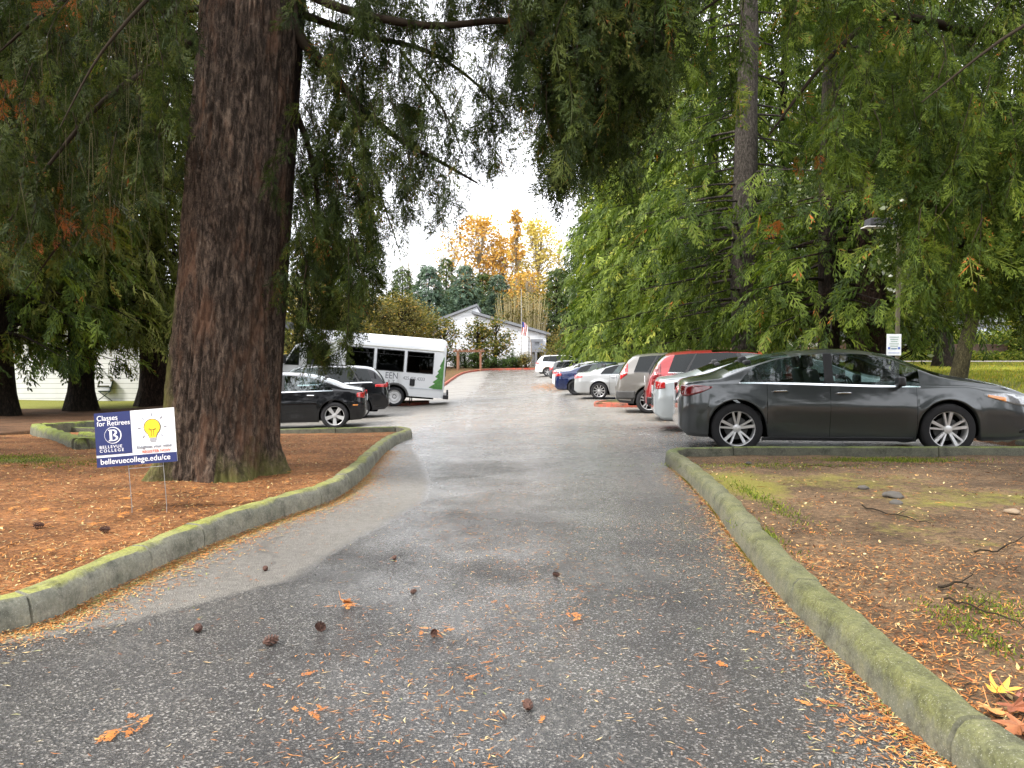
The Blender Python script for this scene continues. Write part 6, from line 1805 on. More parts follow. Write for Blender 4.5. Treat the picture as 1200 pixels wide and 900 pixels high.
# ------------------------------------------------------------------ yard sign
def yard_sign():
    p = W(176, 577, 6.05); zg = float(g(p[0], 6.05))+BED_H
    r_ = empty('yard_sign', (p[0], 6.05, zg), 0, 'blue and white yard sign with a yellow light bulb on wire stakes', 'sign')
    Wd, Hd = .622, .430; z0 = .382; xo = -.075      # board lower-left offset
    r_.rotation_euler = (R(-4), R(-4.5), R(3))
    navy = simple('navy_print', (.022, .032, .12), .4, var=.06); wht = simple('white_print', (.74, .76, .78), .4, var=.06, nscale=20)
    X0 = xo-Wd/2
    def rect(nm, u0, u1, v0, v1, y, mat, par, th=.004):
        mb = MB(); mb.box((X0+(u0+u1)/2*Wd, y, z0+(1-(v0+v1)/2)*Hd), ((u1-u0)*Wd, th, (v1-v0)*Hd)); return mb.build(nm, mat, par)
    bd = rect('board', 0, 1, 0, 1, 0, wht, r_, .006)
    rect('panel', 0, .448, 0, .775, -.0045, navy, bd, .003); rect('panel', 0, 1, .822, 1, -.0045, navy, bd, .003)
    MT = lambda u, v, y=-.0065: Matrix.Translation((X0+u*Wd, y, z0+(1-v)*Hd)) @ Matrix.Rotation(math.pi/2, 4, 'X')
    wt = simple('white_ink', (.8, .8, .82), .4, var=.02)
    lettering('lettering', 'Classes', .058, MT(.03, .105), wt, bd, bold=.0001, sx=.95)
    lettering('lettering', 'for Retirees', .056, MT(.03, .205), wt, bd, bold=.0001, sx=.95)
    lettering('lettering', 'BELLEVUE', .033, MT(.045, .635), wt, bd, space=1.28, bold=.0002)
    lettering('lettering', 'COLLEGE', .033, MT(.045, .705), wt, bd, space=1.48, bold=.0002)
    lettering('web_address', 'bellevuecollege.edu/ce', .0615, MT(.045, .905), wt, bd, bold=.0003, sx=.98)
    lettering('lettering', 'Enlighten your mind', .036, MT(.505, .685), simple('grey_ink', (.12, .13, .17), .5), bd, sx=.93)
    lettering('lettering', 'REGISTER NOW', .031, MT(.57, .775), simple('red_ink', (.70, .12, .05), .5), bd, bold=.0002)
    # round emblem with a serif B
    mb = MB(); M_ = MT(.222, .425, -.006)
    def disc(cx, cz, r, nseg=32): return [(cx+r*math.cos(2*math.pi*k/nseg), cz+r*math.sin(2*math.pi*k/nseg)) for k in range(nseg)]
    e_ = MB(); e_.prism(disc(0, 0, .066), 0, .0012, M_); em = e_.build('emblem', wt, bd)
    e_ = MB(); e_.prism(disc(-.003, 0, .0605), .0012, .002, M_); e_.build('emblem_field', navy, em)
    e_ = MB(); e_.prism(disc(.012, -.004, .052), .002, .0026, M_); 
    for (a, b) in ((-.021, -.008),): pass
    sB = MB()
    sB.prism([(-.034, -.045), (.008, -.045), (.008, -.038), (-.034, -.038)], .0026, .0036, M_); sB.prism([(-.034, .038), (.008, .038), (.008, .045), (-.034, .045)], .0026, .0036, M_)
    sB.prism([(-.025, -.038), (-.006, -.038), (-.006, .038), (-.025, .038)], .0026, .0036, M_)
    def bowl(cz, ry, rx):
        o_, i_ = [], []
        for t in np.linspace(-math.pi/2, math.pi/2, 12): o_.append((.006+rx*math.cos(t), cz+ry*math.sin(t))); i_.append((.004+(rx-.015)*math.cos(t), cz+(ry-.008)*math.sin(t)))
        for k in range(11): sB.prism([o_[k], o_[k+1], i_[k+1], i_[k]], .0026, .0036, M_)
    bowl(.0225, .0225, .028); bowl(-.022, .023, .034)
    sB.build('emblem_letter', wt, em)
    # bulb
    Mb = MT(.715, .36, -.0045); dark = simple('black_ink', (.02, .02, .03), .5)
    def bulb(s): 
        o_ = [];
        for t in np.linspace(R(-52), R(232), 30): o_.append((.062*s*math.cos(t), .012+.062*s*math.sin(t)))
        o_ += [(-.030*s, -.052*s-.004), (-.026*s, -.072), (.026*s, -.072), (.030*s, -.052*s-.004)]; return o_
    e_ = MB(); e_.prism(bulb(1.07), 0, .0010, Mb); bl = e_.build('light_bulb', dark, bd)
    e_ = MB(); e_.prism(bulb(.98), .0010, .0018, Mb); e_.build('bulb_glass', simple('bulb_yellow', (.85, .58, .03), .4, var=.12, nscale=18), bl)
    e_ = MB()
    for k, (hw, z) in enumerate([(.026, -.078), (.026, -.090), (.020, -.101)]): e_.prism([(-hw, z-.004), (hw, z-.004), (hw, z+.005), (-hw, z+.005)], .001, .002, Mb)
    e_.build('bulb_base', simple('grey_ink2', (.35, .35, .38), .5), bl)
    e_ = MB()
    fil = [(-.010, -.06), (-.009, -.012), (-.018, 0), (-.026, .004), (-.026, -.008), (-.016, -.010), (0, -.006), (.016, -.010), (.026, -.008), (.026, .004), (.018, 0), (.009, -.012), (.010, -.06)]
    e_.tube([Mb @ Vector((a, b, .0024)) for a, b in fil], .0016, 4); e_.build('filament', dark, bl)
    e_ = MB()
    for k, a in enumerate([0, 45, 90, 135, 180, 225, -45]):
        c_, s_ = math.cos(R(a)), math.sin(R(a)); 
        e_.tube([Mb @ Vector((c_*.088, .012+s_*.088, .0012)), Mb @ Vector((c_*.112, .012+s_*.112, .0012))], .0022, 4)
    e_.build('rays', simple('ray_ink', (.05, .06, .12), .5), bl)
    # wire stake
    wire = simple('galvanised_wire', (.35, .36, .37), .4, metal=.6)
    for dx in (.0, .27):
        e_ = MB(); x_ = X0+.235+dx; e_.tube([(x_, .012, z0+.25), (x_, .012, z0), (x_+.006, .01, .05), (x_, .01, -.08)], .0024, 6); e_.build('wire_stake', wire, r_)
    e_ = MB(); e_.tube([(X0+.235, .012, z0-.028), (X0+.505, .012, z0-.028)], .0024, 6); e_.tube([(X0+.235, .016, z0+.012), (X0+.505, .016, z0+.012)], .0024, 6); e_.build('wire_rung', wire, r_)
    return r_
yard_sign()

# ------------------------------------------------------------------ lamp post and notice board
lx, ly = (1051-600)/FPX*15.7, 15.7; zg = float(g(lx, ly))+.08
r_ = empty('lamp_post', (lx, ly, zg), 0, 'timber coloured lamp post with a dark box head among the right trees', 'lamp post')
zt = W(1050, 262, ly)[2]-zg
mb = MB(); mb.box((0, 0, zt/2), (.07, .07, zt)); mb.build('pole', simple('weathered_timber', (.075, .065, .038), .8), r_, bevel=.008)
mb = MB(); mb.tube([(-.35, 0, zt+.0), (.45, 0, zt+.02)], .025, 8); mb.box((0, 0, zt+.0), (.16, .16, .16)); mb.build('crossarm', M_BLACK, r_)
mb = MB(); mb.box((-.44, 0, zt+.02), (.44, .30, .15), taper=.94); lm = mb.build('lamp_head', simple('bronze_housing', (.018, .018, .022), .6), r_, bevel=.015)
mb = MB(); mb.box((-.47, 0, zt-.075), (.5, .28, .02)); mb.build('lens', simple('frosted_lens', (.5, .5, .48), .4), lm)
mb = MB(); mb.box((.55, 0, zt+.02), (.44, .36, .17), taper=.94, rot=Matrix.Rotation(R(-22), 3, 'Y')); mb.build('lamp_head', simple('bronze_housing', (.018, .018, .022), .6), r_, bevel=.015)
nx_, ny_ = (1047-600)/FPX*15.4, 15.4; zg = float(g(nx_, ny_))+.08; z0 = W(1047, 416.5, ny_)[2]-zg; z1 = W(1047, 391.5, ny_)[2]-zg
r_ = empty('notice_board', (nx_, ny_, zg), 0, 'white parking notice on a dark post behind the windscreen of the grey sedan', 'sign')
mb = MB(); mb.box((0, .03, z1/2), (.06, .04, z1)); mb.build('post', M_BARK_DARK, r_)
mb = MB(); mb.box((0, 0, (z0+z1)/2), (.29, .012, z1-z0)); bd = mb.build('board', simple('notice_white', (.72, .75, .76), .5), r_, bevel=.002)
gt = simple('green_grey_ink', (.22, .33, .27), .6); bt = simple('blue_ink', (.10, .16, .45), .6)
for k, (t_, m_, s_) in enumerate([('PRIVATE', gt, .052), ('PARKING', gt, .052), ('RESIDENTS', gt, .04), ('AND GUESTS', gt, .036), ('ONLY', gt, .05), ('TOW AWAY', bt, .05), ('ZONE', bt, .05)]): pass
mb = MB()
for k in range(6): mb.box((0, -.009, z1-.06-k*.045), (.19-.03*(k % 3), .004, .012))
mb.build('printed_lines', gt, bd)
mb = MB()
for (a, b) in ((-.10, 0), (.10, 0)): mb.box((a, -.009, z0+.145), (.045, .004, .045))
mb.box((0, -.009, z0+.13), (.10, .004, .014)); mb.box((0, -.009, z0+.05), (.22, .004, .010)); mb.build('printed_marks', bt, bd)

# ------------------------------------------------------------------ mossy kerb planter, small islands, wheel stop, chair
pc_ = [G(35, 506, .1)[:2], G(89, 527, .1)[:2], G(215, 518, .1)[:2], G(196, 494, .1)[:2]]
ring = np.array([pc_[3], pc_[0], pc_[1], pc_[2], pc_[3]])
ring2 = []
for a in range(4):
    p_, q_ = ring[a], ring[a+1]
    for t in np.linspace(0, 1, 12)[:-1]: ring2.append(p_+(q_-p_)*t)
ring2.append(ring[-1]); ring2 = np.array(ring2)
o_ = sweep_kerb('kerb_planter', ring2, +1, M_KERB_MOSS, h=.20, w=.20, zoff=.06, lump=.012, joints=[2.2])
tag(o_, 'mossy square of concrete kerb on the needle bed left of the sign', 'planter')
pa, pb = G(90, 512, .1)[:2], G(125, 517, .1)[:2]
o_ = sweep_kerb('kerb_stone', np.array([pa+(pb-pa)*t for t in np.linspace(0, 1, 10)]), +1, M_KERB_MOSS, h=.14, w=.16, zoff=.06, lump=.012)
tag(o_, 'short mossy kerb stone lying inside the kerb planter', 'kerb stone')
x0_, y0_ = G(696, 476)[:2]
# right island: bare front kerb, red nose
P_is = catm([np.array(p) for p in [(7.4, y0_-1.0), (4.9, y0_-1.05), (x0_+1.15, y0_-1.05), (x0_+.55, y0_-.95), (x0_+.1, y0_-.5), (x0_, y0_+.1), (x0_+.25, y0_+.9), (x0_+1.2, y0_+1.3), (7.4, y0_+1.3)]], 8)
e_ = empty('parking_island', (x0_+2.5, y0_, float(g(x0_+2.5, y0_))), 0, 'small planted island with red kerb nose between the taupe crossover and the silver sedan', 'traffic island')
def rel(o, e): o.parent = e; o.matrix_parent_inverse = Matrix.Translation(-Vector(e.location)); return o
rel(sweep_kerb('bare_kerb', P_is[:16], -1, M_KERB_DARK, h=.15, w=.17), e_); rel(sweep_kerb('painted_kerb', P_is[15:52], -1, M_KERB_RED, h=.15, w=.17), e_); rel(sweep_kerb('bare_kerb', P_is[51:], -1, M_KERB_DARK, h=.15, w=.17), e_)
def fanfill(P_, e, mat, mossv, h=.10):
    n = len(P_); half = n//2; V = []; 
    for k in range(half):
        a, b = P_[k], P_[n-1-k]
        for t in np.linspace(.06, .94, 6):
            p = a+(b-a)*t; V.append((p[0]-e.location[0], p[1]-e.location[1], float(g(*p))+h+.04*math.sin(t*3.14)-e.location[2]))
    F = [(k*6+j, k*6+j+1, (k+1)*6+j+1, (k+1)*6+j) for k in range(half-1) for j in range(5)]
    return npmesh('planted_top', V, F, mats=[mat], parent=e, attr={'moss': np.full(len(V), mossv), 'bare': np.zeros(len(V))})
fanfill(P_is, e_, M_SOIL, .5)
# left island under the rear of the minibus
xl, yl = G(503, 473)[:2]
P_il = catm([np.array(p) for p in [(AX0+.2, yl-1.1), (xl-1.8, yl-1.1), (xl-.3, yl-.6), (xl, yl), (xl-.3, yl+.7), (xl-1.8, yl+1.1), (AX0+.2, yl+1.1)]], 8)[::-1]
e_ = empty('parking_island', (xl-2.5, yl, float(g(xl-2.5, yl))), 0, 'planted island with an orange red kerb nose showing under the rear of the minibus', 'traffic island')
rel(sweep_kerb('painted_kerb', P_il, -1, M_KERB_RED, h=.13, w=.17), e_); fanfill(P_il, e_, M_SOIL, .6)
# wheel stop
wp = G(192, 480)[:2]
mb = MB(); mb.prism([(-.1, 0), (.1, 0), (.07, .14), (-.07, .14)], -.9, .9, Matrix.Rotation(math.pi/2, 4, 'X')); o_ = mb.build('wheel_stop', simple('stop_concrete', (.34, .33, .30), .9), bevel=.01)
o_.location = (-9.3, 21.2, float(g(-9.3, 21.2))+.005); tag(o_, 'grey concrete wheel stop in front of the nose of the black sedan', 'wheel stop')
# lawn chair
p_ = G(123, 470, .1); ch = empty('lawn_chair', tuple(p_), R(25), 'weathered dark green folding chair leaning beside the siding wall', 'chair')
gm = simple('dark_green_canvas', (.015, .035, .028), .8); tan = simple('tan_webbing', (.16, .14, .09), .8)
def bar(nm, a, b, r, m): q_ = MB(); q_.tube([a, b], r, 6); return q_.build(nm, m, ch)
for sy in (-.26, .26):
    bar('leg', (-.28, sy, 0), (.22, sy, .42), .018, gm); bar('leg', (.28, sy, 0), (-.22, sy, .42), .018, gm); bar('armrest', (-.25, sy, .58), (.25, sy, .56), .02, gm); bar('back_post', (.18, sy, .35), (.30, sy, .85), .016, gm)
mb = MB(); mb.box((0, 0, .40), (.46, .5, .03)); mb.build('seat', gm, ch, bevel=.01)
mb = MB(); mb.box((.25, 0, .62), (.03, .5, .40), rot=Matrix.Rotation(R(14), 3, 'Y')); mb.build('backrest', gm, ch, bevel=.01)
mb = MB(); mb.box((.26, 0, .84), (.10, .56, .07)); mb.box((-.05, 0, .60), (.42, .10, .05)); mb.build('canopy_bar', tan, ch, bevel=.01)

# ------------------------------------------------------------------ paint lines on the lot
def worn():
    t = NT('worn_white_paint'); v = t.coord('Object'); f = t.ramp(t.noise(v, 9, 6, .75), [(.50, 0), (.62, .7)])
    tr_ = t.n('ShaderNodeBsdfTransparent'); mx_ = t.n('ShaderNodeMixShader'); t.l(f, mx_.inputs[0]); t.l(tr_.outputs[0], mx_.inputs[1]); t.l(t.pbsdf((.55, .55, .54), .7), mx_.inputs[2]); return t.done(mx_.outputs[0])
M_WORN = worn()
def line(pts, w):
    V = []; F = []
    pts = [np.array(p) for p in pts]; n_ = 24
    P_ = np.array([[np.interp(t, np.linspace(0, 1, len(pts)), [p[0] for p in pts]), np.interp(t, np.linspace(0, 1, len(pts)), [p[1] for p in pts])] for t in np.linspace(0, 1, n_)])
    for k in range(n_):
        d_ = P_[min(k+1, n_-1)]-P_[max(k-1, 0)]; d_ = d_/np.linalg.norm(d_); nn = np.array([-d_[1], d_[0]])*w/2
        for sg in (1, -1): p = P_[k]+nn*sg; V.append((p[0], p[1], float(g(*p))+.006))
    F = [(2*k, 2*k+1, 2*k+3, 2*k+2) for k in range(n_-1)]
    o = npmesh('painted_line', V, F, mats=[M_WORN]); o['kind'] = 'structure'; return o
line([G(557, 456)[:2], G(551, 478)[:2], G(547, 508)[:2]], .10)
line([G(590, 443)[:2], G(556, 462)[:2]], .18)
for yk in (13.35, 16.7, 20.1, 23.6, 28.9): line([(2.3, yk+.5), (7.3, yk-.2)], .10)
for yk in (18.6, 23.0, 27.6): line([(-3.4, yk), (-9.3, yk+.2)], .10)

# ------------------------------------------------------------------ fallen needles, sprigs, cones, sticks, stones, leaves
def litmat():
    t = NT('needle_litter_pieces'); a = t.attr('rnd')
    c = t.ramp(a, [(0, (.06, .03, .015)), (.25, (.16, .065, .025)), (.5, (.34, .12, .032)), (.72, (.52, .22, .055)), (.88, (.52, .36, .16)), (.96, (.5, .44, .24)), (1, (.2, .24, .05))])
    return t.done(t.pbsdf(c, .8, 0, .2))
M_LIT = litmat()
rgl = np.random.default_rng(99)
def slivers(X_, Y_, Z_, L_r, W_r, rnd=None, tilt=.25):
    n = len(X_); a = rgl.uniform(0, 2*math.pi, n); L_ = rgl.uniform(*L_r, n); W_ = rgl.uniform(*W_r, n)
    d = np.stack([np.cos(a), np.sin(a), rgl.normal(0, tilt, n)], -1); d = unit(d); nn = np.stack([-np.sin(a), np.cos(a), rgl.normal(0, tilt, n)], -1)
    C = np.stack([X_, Y_, Z_], -1); k = rgl.normal(0, .25, n)[:, None]*L_[:, None]*nn
    V = np.stack([C-d*L_[:, None]/2, C+nn*W_[:, None]/2+k*.3, C+d*L_[:, None]/2, C-nn*W_[:, None]/2+k*.3], 1)
    return V.reshape(-1, 3), np.repeat(rnd if rnd is not None else rgl.random(n), 4)
def interpgrid(Bg, x, y):
    return g(x, y)+bedh(x, y)+.02*(np.sin(x*2.1+y*1.3)*np.sin(y*1.7-x*.6)*.6+np.sin(x*6.3+1)*np.sin(y*5.1)*.35)
# left bed
n = 70000; Yv = 2.2+(13.5)*rgl.random(n)**1.7; Xe = xE(Lall, Yv)-.17; Xv = Xe-rgl.random(n)**1.2*np.minimum(9, Yv*.75+1.2)
dm = 1-.9*mossL(Xv, Yv)-1.1*bareL(Xv, Yv); keep = rgl.random(n) < dm
Xv, Yv = Xv[keep], Yv[keep]
V1, r1 = slivers(Xv, Yv, interpgrid(None, Xv, Yv)+.006, (.018, .06), (.003, .007))
# right bed
n = 60000; Yv = 1.6+(8.1)*rgl.random(n)**1.2; Xe = xE(RKc, Yv)+.20; Xv = Xe+rgl.random(n)**1.2*np.minimum(6, Yv*.6+.8)
fr_ = np.clip(.35+.65*np.sin(Xv*3+Yv*2)**2*np.cos(Yv*3.3-Xv)**2+.4*(Yv < 5), 0, 1)-.9*mossR(Xv, Yv); keep = rgl.random(n) < fr_
Xv, Yv = Xv[keep], Yv[keep]
V2, r2 = slivers(Xv, Yv, interpgrid(None, Xv, Yv)+.006, (.015, .05), (.003, .006), rnd=np.clip(rgl.random(len(Xv))*.95-.05, 0, 1))
o_ = leaf_mesh('fallen_needles', np.concatenate([V1, V2]), np.concatenate([r1, r2]), M_LIT, None); tag(o_, 'orange and brown needle litter scattered over the planting beds', 'needle litter', kind='stuff')
# bark chips and clods on both beds
n = 5200; Yv = np.concatenate([1.8+7.6*rgl.random(n//2)**1.2, 2.6+9*rgl.random(n-n//2)**1.3]); Xv = np.concatenate([xE(RKc, Yv[:n//2])+.22+rgl.random(n//2)*5.0, xE(Lall, Yv[n//2:])-.2-rgl.random(n-n//2)*5.5])
V_, r_ = slivers(Xv, Yv, interpgrid(None, Xv, Yv)+.010, (.012, .04), (.008, .02), rnd=np.where(rgl.random(n) < .6, rgl.random(n)*.28, .8+.15*rgl.random(n)), tilt=.3)
o_ = leaf_mesh('bark_chips', V_, r_, M_LIT, None); tag(o_, 'dark bark chips and pale flakes scattered over the beds', 'bark chips', kind='stuff')
# road litter
Vs = []; rs = []
n = 5200; Yv = 2.3+7*rgl.random(n)**1.4; d_ = np.abs(rgl.normal(0, 1, n))**1.7*.075+.004; Xv = xE(RKc, Yv)-d_-.0; V_, r_ = slivers(Xv, Yv, g(Xv, Yv)+.007+.02*np.exp(-d_/.03)*rgl.random(n), (.015, .05), (.003, .007), tilt=.12); Vs.append(V_[:]); rs.append(np.clip(r_*.75+.28, 0, 1))
n = 15000; Yv = 2.6+9*rgl.random(n)**1.3; d_ = np.abs(rgl.normal(0, 1, n))**1.4*.11+.004; Xv = xE(LKc, Yv)+d_; V_, r_ = slivers(Xv, Yv, g(Xv, Yv)+.007+.02*np.exp(-d_/.03)*rgl.random(n), (.015, .05), (.003, .007), tilt=.12); Vs.append(V_); rs.append(np.clip(r_*.75+.28, 0, 1))
n = 1000; Yv = 2.2+4.0*rgl.random(n)**1.2; Xv = xE(RKc, Yv)-rgl.random(n)**1.5*2.4; V_, r_ = slivers(Xv, Yv, g(Xv, Yv)+.007, (.015, .05), (.003, .007), tilt=.05); Vs.append(V_); rs.append(np.clip(r_*.6+.38, 0, 1))
n = 1900; Yv = 2.2+6*rgl.random(n)**1.3; Xv = -.12-.03*(Yv-5)+rgl.normal(0, .30, n)+.35*np.sin(Yv*1.7); V_, r_ = slivers(Xv, Yv, g(Xv, Yv)+.007, (.012, .045), (.003, .006), tilt=.05); Vs.append(V_); rs.append(np.clip(r_*.8+.1, 0, 1))
n = 1600; Yv = 2.2+8*rgl.random(n); Xv = rgl.uniform(-3.2, 2.0, n); ok = (Xv > xE(LKc, Yv)) & (Xv < xE(RKc, Yv)); Xv, Yv = Xv[ok], Yv[ok]; V_, r_ = slivers(Xv, Yv, g(Xv, Yv)+.007, (.012, .05), (.003, .007), tilt=.05); Vs.append(V_); rs.append(r_)
# far leaf drifts beside the kerb of the lot
n = 1800; Yv = rgl.normal(45, 3.0, n); Xv = rgl.normal(2.2, .55, n); V_, r_ = slivers(Xv, Yv, g(Xv, Yv)+.012, (.05, .12), (.03, .06), tilt=.1); Vs.append(V_); rs.append(np.clip(r_*.5+.35, 0, .9))
n = 7000; Yv = rgl.uniform(11.5, 30, n); Xv = rgl.uniform(-3.5, 4.0, n); V_, r_ = slivers(Xv, Yv, g(Xv, Yv)+.010, (.02, .07), (.008, .02), tilt=.1); Vs.append(V_); rs.append(r_*.9)
# orange dry cedar sprigs lying flat
Tsp = frond_template(6, leafw=.06, droop=.02)
for t_ in Tsp: t_[..., 2] *= .15
def sprigs(pos, s, rb=.55):
    P_ = np.array([[p[0], p[1], float(g(p[0], p[1]))+p[2]] for p in pos]); a_ = rgl.uniform(0, 6.28, len(P_)); D_ = np.stack([np.cos(a_), np.sin(a_), 0*a_], -1)
    V_, r_ = fronds(P_, D_, rgl.uniform(s*.6, s*1.3, len(P_)), Tsp, rgl, roll=.05); return V_, np.clip(r_*.3+rb, 0, .85)
pos = [(*G(px, py)[:2]+rgl.normal(0, sp_, 2), .012) for (px, py, c_, sp_) in [(405, 709, 9, .025), (150, 856, 9, .035), (135, 860, 6, .03), (512, 742, 5, .03), (360, 836, 6, .04), (600, 720, 2, .1), (820, 770, 3, .05), (960, 826, 3, .04), (500, 747, 4, .03), (880, 740, 2, .05), (545, 800, 3, .1), (320, 800, 4, .12), (700, 720, 3, .1), (1000, 850, 5, .08), (640, 850, 3, .1)] for _ in range(c_)]
V_, r_ = sprigs(pos, .065, .42); Vs.append(V_); rs.append(r_)
o_ = leaf_mesh('fallen_needles', np.concatenate(Vs), np.concatenate(rs), M_LIT, None); tag(o_, 'orange needles and dry sprigs strewn over the wet asphalt', 'needle litter', kind='stuff')
V_, r_ = sprigs([(x_, y_, BED_H+.02) for x_, y_ in np.stack([rgl.uniform(-6.5, -2.2, 260), rgl.uniform(3.6, 9, 260)], -1) if x_ < xE(Lall, np.array([y_]))[0]-.25], .09, .5)
V2, r2 = sprigs([(x_, y_, BED_H+.02) for x_, y_ in np.stack([rgl.uniform(1.6, 6, 150), rgl.uniform(2.2, 9, 150)], -1) if x_ > xE(RKc, np.array([y_]))[0]+.3], .08, .35)
o_ = leaf_mesh('dry_sprigs', np.concatenate([V_, V2]), np.concatenate([r_, r2]), M_LIT, None); tag(o_, 'dry orange cedar sprigs lying on both planting beds', 'sprigs', kind='stuff')
# moss and grass tufts along kerbs
def tufts(cx, cy, sx, sy, n, h, mat, onbed=True):
    X_ = rgl.normal(cx, sx, n); Y_ = rgl.normal(cy, sy, n); Z_ = g(X_, Y_)+(bedh(X_, Y_) if onbed else 0)
    a_ = rgl.uniform(0, 6.28, n); hh = rgl.uniform(.3, 1, n)*h; w_ = .004
    dx, dy = np.cos(a_), np.sin(a_); lx_, ly_ = rgl.normal(0, .4, n)*hh, rgl.normal(0, .4, n)*hh
    V = np.stack([np.stack([X_-dx*w_, Y_-dy*w_, Z_], -1), np.stack([X_+dx*w_, Y_+dy*w_, Z_], -1), np.stack([X_+dx*w_*.4+lx_, Y_+dy*w_*.4+ly_, Z_+hh], -1), np.stack([X_-dx*w_*.4+lx_, Y_-dy*w_*.4+ly_, Z_+hh], -1)], 1)
    return V.reshape(-1, 3), np.repeat(rgl.random(n), 4)
M_MOSSG = leafmat('moss_and_grass', (.05, .08, .012), (.13, .18, .025), (.28, .30, .05), .3)
TT = [tufts(-6.8, 9.9, 1.1, .22, 3000, .02, M_MOSSG), tufts(-5.2, 9.3, .7, .35, 1800, .02, M_MOSSG), tufts(-8.5, 9.2, 1.5, .4, 2500, .025, M_MOSSG), tufts(2.15, 6.6, .06, .5, 700, .03, M_MOSSG), tufts(4.6, 9.6, .55, .12, 2500, .03, M_MOSSG), tufts(1.72, 5.3, .05, .25, 500, .03, M_MOSSG), tufts(3.1, 8.8, .7, .25, 1200, .02, M_MOSSG), tufts(2.35, 3.7, .1, .12, 500, .025, M_MOSSG), tufts(2.05, 3.4, .05, .2, 400, .02, M_MOSSG)]
n = 2600; Yv = rgl.uniform(4.2, 9.5, n); Xv = xE(RKc, Yv)+.004-np.abs(rgl.normal(0, .008, n)); 
hh = rgl.uniform(.01, .03, n)*np.clip(np.sin(Yv*4)+.6, 0, 1); V = np.stack([np.stack([Xv, Yv-.006, g(Xv, Yv)], -1), np.stack([Xv, Yv+.006, g(Xv, Yv)], -1), np.stack([Xv-.01, Yv+.004, g(Xv, Yv)+hh], -1), np.stack([Xv-.01, Yv-.002, g(Xv, Yv)+hh], -1)], 1); TT.append((V.reshape(-1, 3), np.repeat(rgl.random(n), 4)))
o_ = leaf_mesh('grass_tufts', np.concatenate([t[0] for t in TT]), np.concatenate([t[1] for t in TT]), M_MOSSG, None); tag(o_, 'short moss and grass growing on the beds and along the kerbs', 'moss', kind='stuff')
# lawn blades at the far right
n = 60000; Xv = rgl.uniform(9.5, 30, n); Yv = 15+26*rgl.random(n)**1.2; Zv = g(Xv, Yv)+.10; hh = rgl.uniform(.03, .09, n); a_ = rgl.uniform(0, 6.28, n); w_ = .012
V = np.stack([np.stack([Xv-w_*np.cos(a_), Yv-w_*np.sin(a_), Zv], -1), np.stack([Xv+w_*np.cos(a_), Yv+w_*np.sin(a_), Zv], -1), np.stack([Xv+.02, Yv+.01, Zv+hh], -1), np.stack([Xv+.015, Yv, Zv+hh], -1)], 1)
o_ = leaf_mesh('lawn_grass', V.reshape(-1, 3), np.repeat(rgl.random(n), 4), leafmat('lawn_blades', (.16, .19, .03), (.32, .36, .05), (.55, .50, .09), .3, yellow=(.6, .34, .06)), None); tag(o_, 'sunlit yellow green lawn beyond the right cars', 'grass', kind='stuff')
# pine cones
def cone_mesh():
    mb = MB(); L_ = .075; mb.tube([(-L_/2, 0, 0), (-L_*.2, 0, 0), (L_*.2, 0, 0), (L_/2, 0, 0)], [.008, .014, .012, .004], 8)
    for k in range(46):
        t = k/45; a = k*2.4; r_ = .013+.016*math.sin(math.pi*min(1, t*.9+.1))**.8; x_ = -L_/2+L_*t
        c_, s_ = math.cos(a), math.sin(a); mb.add([(x_-.004, c_*.006, s_*.006), (x_+.008, (c_*r_-s_*.008), (s_*r_+c_*.008)), (x_+.014, c_*(r_+.003), s_*(r_+.003)), (x_+.008, (c_*r_+s_*.008), (s_*r_-c_*.008))], [(0, 1, 2, 3)])
    return mb
cone0 = cone_mesh().build('fir_cone', simple('cone_brown', (.085, .040, .028), .8, var=.35, nscale=60))
cones = [(232, 741, 1.0, 'reddish fir cone at the edge of the dry asphalt strip'), (375, 739, 1.15, 'large fir cone on the wet road below the orange tuft'), (316, 757, 1.25, 'fir cone ringed with dry sprigs in the left half of the road'), (484, 696, .7, 'small dark cone near the debris line'),
         (509, 745, .8, 'dark cone beside the tan sprig in the middle of the road'), (619, 832, .95, 'single reddish cone nearest the camera in the middle of the road'), (462, 656, .7, 'flat small cone lying farther up the left lane'), (311, 669, .8, 'cone on the pale dry strip by the left kerb'),
         (124, 624, 1.2, 'dark cone on the needle bed behind the left kerb'), (46, 619, 1.2, 'cone lying among orange needles at the far left'), (651, 676, .8, 'broken cone with brown bits right of the debris line'), (822, 592, .7, 'cone at the foot of the right kerb')]
for k, (px, py, s_, lab) in enumerate(cones):
    o = cone0 if k == 0 else cone0.copy()
    if k: COL.objects.link(o)
    onbed = k in (8, 9); p = G(px, py, BED_H if onbed else 0); o.location = (p[0], p[1], p[2]+.020*s_); o.scale = (s_*.68,)*3; o.rotation_euler = (rgl.uniform(0, 6), 0, rgl.uniform(0, 6)); tag(o, lab, 'fir cone', 'fir cones dropped on road and beds')
